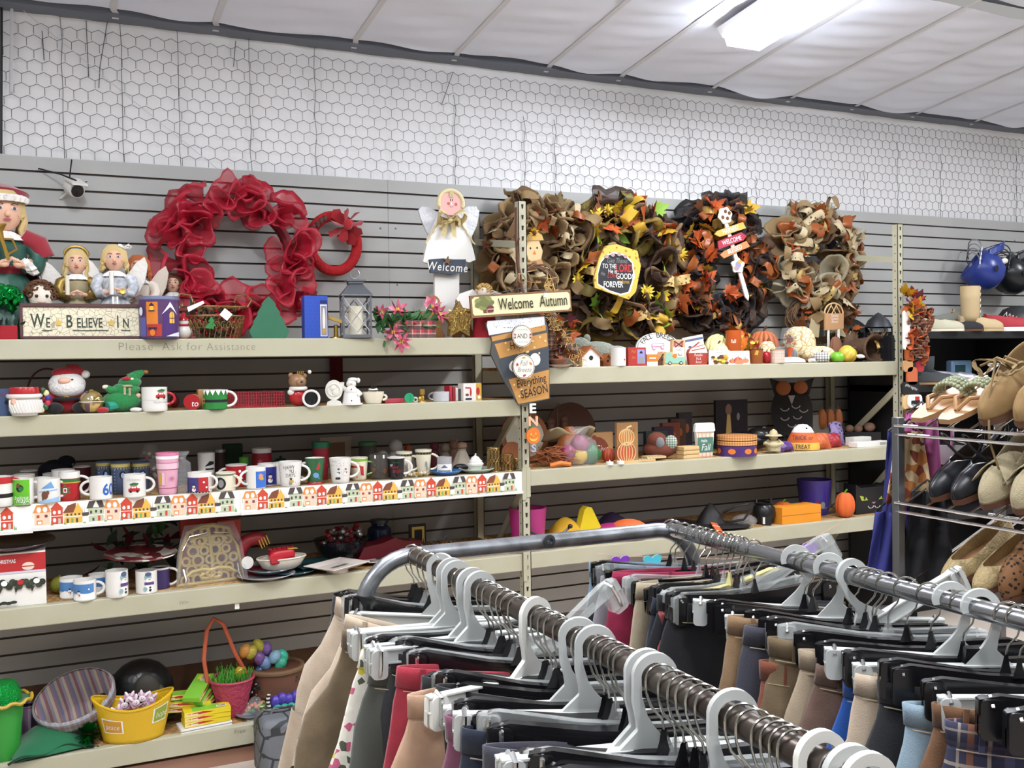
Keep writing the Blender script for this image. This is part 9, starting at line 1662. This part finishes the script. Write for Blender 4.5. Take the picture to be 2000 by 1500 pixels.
def rs(name,label,px,i,up=.012,**k):
 y=onX(px,838+160*i,SX_).y;a=rad(23);L=k['L'];c=L/2;kw=dict(k);rz=kw.pop('rz',-90)
 return shoe(name,label,(SX_+.015+c*cos(a),y,sz[i]+up+c*sin(a)),rz,kw.pop('L'),kw.pop('w'),kw.pop('mat'),kw.pop('ht'),kw.pop('hh'),kw.pop('op'),pitch=23,**kw)
M('moccasin','94784f',.8,var=(14,'80643e'));M('lace_tan','86704a',.8);M('leather_tan','a07850',.5);M('canvas_beige','a89c7e',.9,bump=(300,.4));M('flat_gold','a8946a',.55,bump=(160,.5));M('insole_tan','b48a62',.6)
for px,l in((1915,'tan suede moccasin boot beside the beaded sandals'),(1985,'tan suede moccasin boot at the photo edge')):
 t=rs('moccasin_boot',l,px,0,L=.25,w=.105,mat='moccasin',ht=.06,hh=.125,op=.42,lining='felt_grey',group='moccasin boots',laces='lace_tan')
 mb=MB();mb.tube([(x,-.03,.115+.01*cos(x*60))for x in(-.05,-.03,0,.03,.05)],.003,6);loop(mb,(0,-.035,.12),(1,-.5,-.3),.05,.006,None);loop(mb,(0,-.035,.12),(-1,-.5,-.3),.05,.006,None);mb.tube([(0,-.035,.12),(.01,-.10,.06),(.012,-.14,-.03),(.012,-.135,-.14)],.0028,6);mb.build('lace_bow','lace_tan',t)
for px,l in((1798,'tan thong sandal with beaded strap, farther from the moccasins'),(1852,'tan thong sandal with beaded strap, beside the moccasins')):
 y=onX(px,830,SX_).y;a=rad(23);t=thing('sandal',l,'shoe',(SX_-.01+.125*cos(a),y,sz[0]+.012+.125*sin(a)),(a,0,rad(-90)),'beaded sandals')
 w=lambda q:.046*max(.03,sin(pi*(q*.94+.03)))**.45*(1-.22*q);mb=MB();pl=[(w(i/20),-.125+.25*i/20)for i in range(21)];poly=pl+[(-x,y_)for x,y_ in pl[::-1]]
 mb.add([(x,y_,z)for z in(0,.012)for x,y_ in poly],[tuple(range(42))[::-1],tuple(range(42,84))]+[(i,(i+1)%42,42+(i+1)%42,42+i)for i in range(42)]);mb.build('sole','leather_tan',t)
 for dy in(0,.016,.030):mb=MB();[mb.ell((.045*cos(rad(u)),.0+dy,.012+.034*sin(rad(u))),.0068,8,6)for u in range(5,180,14)];mb.build('bead_strap',M('bead_green','8f9478',.25,metal=.3),t)
 mb=MB();[mb.tube([(s_*.043,.0,.016),(s_*.02,-.05,.032),(.0,-.08,.014)],.005,6)for s_ in(-1,1)];mb.build('thong','leather_tan',t)
for px,l in((1815,'black leather flat lying farther back on the middle rack shelf'),(1858,'black leather flat with looping ankle strap')):
 t=rs('black_flat',l,px,1,L=.25,w=.085,mat=M('leather_black','1b1c20',.35).name,ht=.045,hh=.07,op=.38,lining='insole_tan',group='black strap flats');MB().tube([(.04*cos(u)*1.2,.03+.05*sin(u),.09+.03*sin(2*u))for u in[i*.35 for i in range(19)]],.0035,6).build('ankle_strap','leather_black',t)
for px,l in((1915,'beige canvas wedge sandal next to the black flats'),(1978,'beige canvas wedge sandal at the photo edge')):
 t=rs('wedge_sandal',l,px,1,L=.23,w=.09,mat='canvas_beige',ht=.06,hh=.11,op=.30,lining='insole_tan',group='beige wedge sandals');mb=MB()
 for s_ in(-1,1):mb.grid(lambda u,v:(s_*(-.046+.085*u),-.055+.075*u+.05*(v-.5),.05+.035*sin(pi*u)),8,3)
 mb.build('cross_strap','canvas_beige',t,solid=.003)
for px,l in((1838,'gold textured ballet flat, first on the lowest visible rack shelf'),(1900,'gold textured ballet flat beside the leopard boots')):rs('ballet_flat',l,px,2,L=.25,w=.085,mat='flat_gold',ht=.038,hh=.055,op=.20,lining='insole_tan',group='gold ballet flats')
for px,l in((1955,'leopard print boot beside the gold ballet flats'),(2010,'leopard print boot at the photo edge')):rs('leopard_boot',l,px,2,L=.25,w=.095,mat='leopard_boot' if 'leopard_boot' in MC else M('leopard_boot','6a4a2c',.8,pat=spots('74502f','1c1412',95,.36)).name,ht=.07,hh=.12,op=.5,lining='black_paint',group='leopard boots',shaft=.22)
p=onX(1860,870,SX_+.2);t=thing('price_sign','grey price sign clipped under the top rack shelf','sign',p,rad(-60));MB().box(-.09,.09,0,.004,-.05,.0).build('card',M('sign_grey','a8aaa8',.4),t,smooth=False);MB().tube([(0,0,0),(0,0,.06)],.005,6).build('clip','chrome',t);MB().box(-.085,-.04,-.001,0,-.045,-.038).build('print','print_red',t,smooth=False)
for i,(px,y0,y1,w,c,l,m2)in enumerate(((1762,842,1150,.055,'2a2c66','long navy costume cloth hanging at the end of the shelving',None),(1800,842,1180,.06,'a8548c','long pink cloth hanging behind the rack post',None),(1776,842,985,.05,'b0703c','orange and cream patterned bag hanging beside the navy cloth','d0b890'),(1735,1000,1140,.05,'2c2f70','navy and orange costume hem showing below the cat box',None),(1812,1010,1200,.06,'17171b','black tights hanging behind the gold ballet flats',None))):
 X_=(1.96,2.0,1.95,1.93,1.97)[i];a,b=onX(px,y0,X_),onX(px,y1,X_);hz=a.z-b.z;a=Vector((a.x,a.y,sz[i//4]+.025))if i in(1,4)else a;t=thing('hanging_cloth',l,'cloth',a,rad(-45))
 MB().grid(lambda u,v:((u-.5)*2*w*(.6+.5*v),.012*sin(u*12+v*4+i),-hz*v),18,14).build('cloth',M('hang_'+c,c,.85,pat=flakes([c,m2,'7a3c2c',m2],40)if m2 else None),t,smooth=2,solid=.003);MB().tube([(-w*.6,0,0),(0,0,.03),(w*.6,0,0)],.003,5).build('strap','black_plastic',t)
YG=YF-.06;o=onY(1785,575,YG);t=thing('autumn_garland','hanging autumn garland of leaves, plaid bow, pumpkins and a truck sign on the far post','garland',o,0);random.seed(5)
def G(px,py):return onY(px,py,YG)-o
MB().tube([G(1779,566),G(1782,700),G(1778,835)],.003,6).build('cord','twine',t)
mb=MB()
for k in range(14):leaf(mb,G(random.uniform(1770,1795),random.uniform(572,608)),(random.uniform(-1,1),-.5,random.uniform(-.6,1)),.085,MC[random.choice(('orange_leaf','mustard','plum_leaf','sunflower'))])
mb.build('leaf_cluster',None,t);mb=MB()
for k in range(26):c=G(random.uniform(1774,1803),605+3.8*k);ruffle(mb,c,(random.uniform(-1,1),-.7,random.uniform(-.6,.3)),.05,.04,MC[('plaid_rust','orange_leaf','plaid_rust')[k%3]]if 'plaid_rust' in MC else M('plaid_rust','6a4030',.9,pat=plaid('6c4434',[(0,.3,'9c7458',.6),(.5,.62,'3c2420',.7)],60)))
mb.build('fabric_ruffle',None,t,smooth=2)
for px,py,w,h_,m_,n in((1766,645,6,38,'white_paint','white_tag'),(1773,690,9,16,'rust','wooden_pumpkin'),(1791,682,9,16,'mustard','gold_pumpkin'),(1790,698,10,5,'glass_teal','teal_block'),(1769,715,9,11,'kraft','crate'),(1793,715,6,11,'sneaker_red','red_tag'),(1777,734,10,17,'terracotta','clay_pumpkin'),(1774,758,17,12,'black_paint','script_sign'),(1774,785,15,14,'pale_wood','wood_slat'),(1779,783,13,12,'white_paint','truck'),(1775,808,14,10,'dark_wood','lower_block'),(1775,826,13,14,'cream_burlap','burlap_tail')):
 a,b=G(px-w,py-h_),G(px+w,py+h_);y=-.035 if n=='truck' else-.02
 ob=MB().prism(rr(b.x-a.x,a.z-b.z,.3*min(b.x-a.x,a.z-b.z),3,(a.x+b.x)/2,(a.z+b.z)/2),y,y+.012,MC[m_]).build(n,None,t,smooth=False)
 if n=='truck':mb=MB();c=((a.x+b.x)/2,(a.z+b.z)/2);emit(mb,[R(c[0]-.035,c[1]-.02,c[0]+.035,c[1]+.004,pr('black')),R(c[0]-.005,c[1]+.004,c[0]+.03,c[1]+.026,pr('red')),E(c[0]-.02,c[1]-.022,.008,.008,pr('grey')),E(c[0]+.022,c[1]-.022,.008,.008,pr('grey'))],flat(y));mb.build('print',None,ob)
 if n=='script_sign':mb=MB();mb.text('gather together',.026,pr('white'),TR(((a.x+b.x)/2,y-.001,(a.z+b.z)/2))@RY(20),bold=-.01,shear=.3,sx=.6);mb.build('lettering',None,ob)
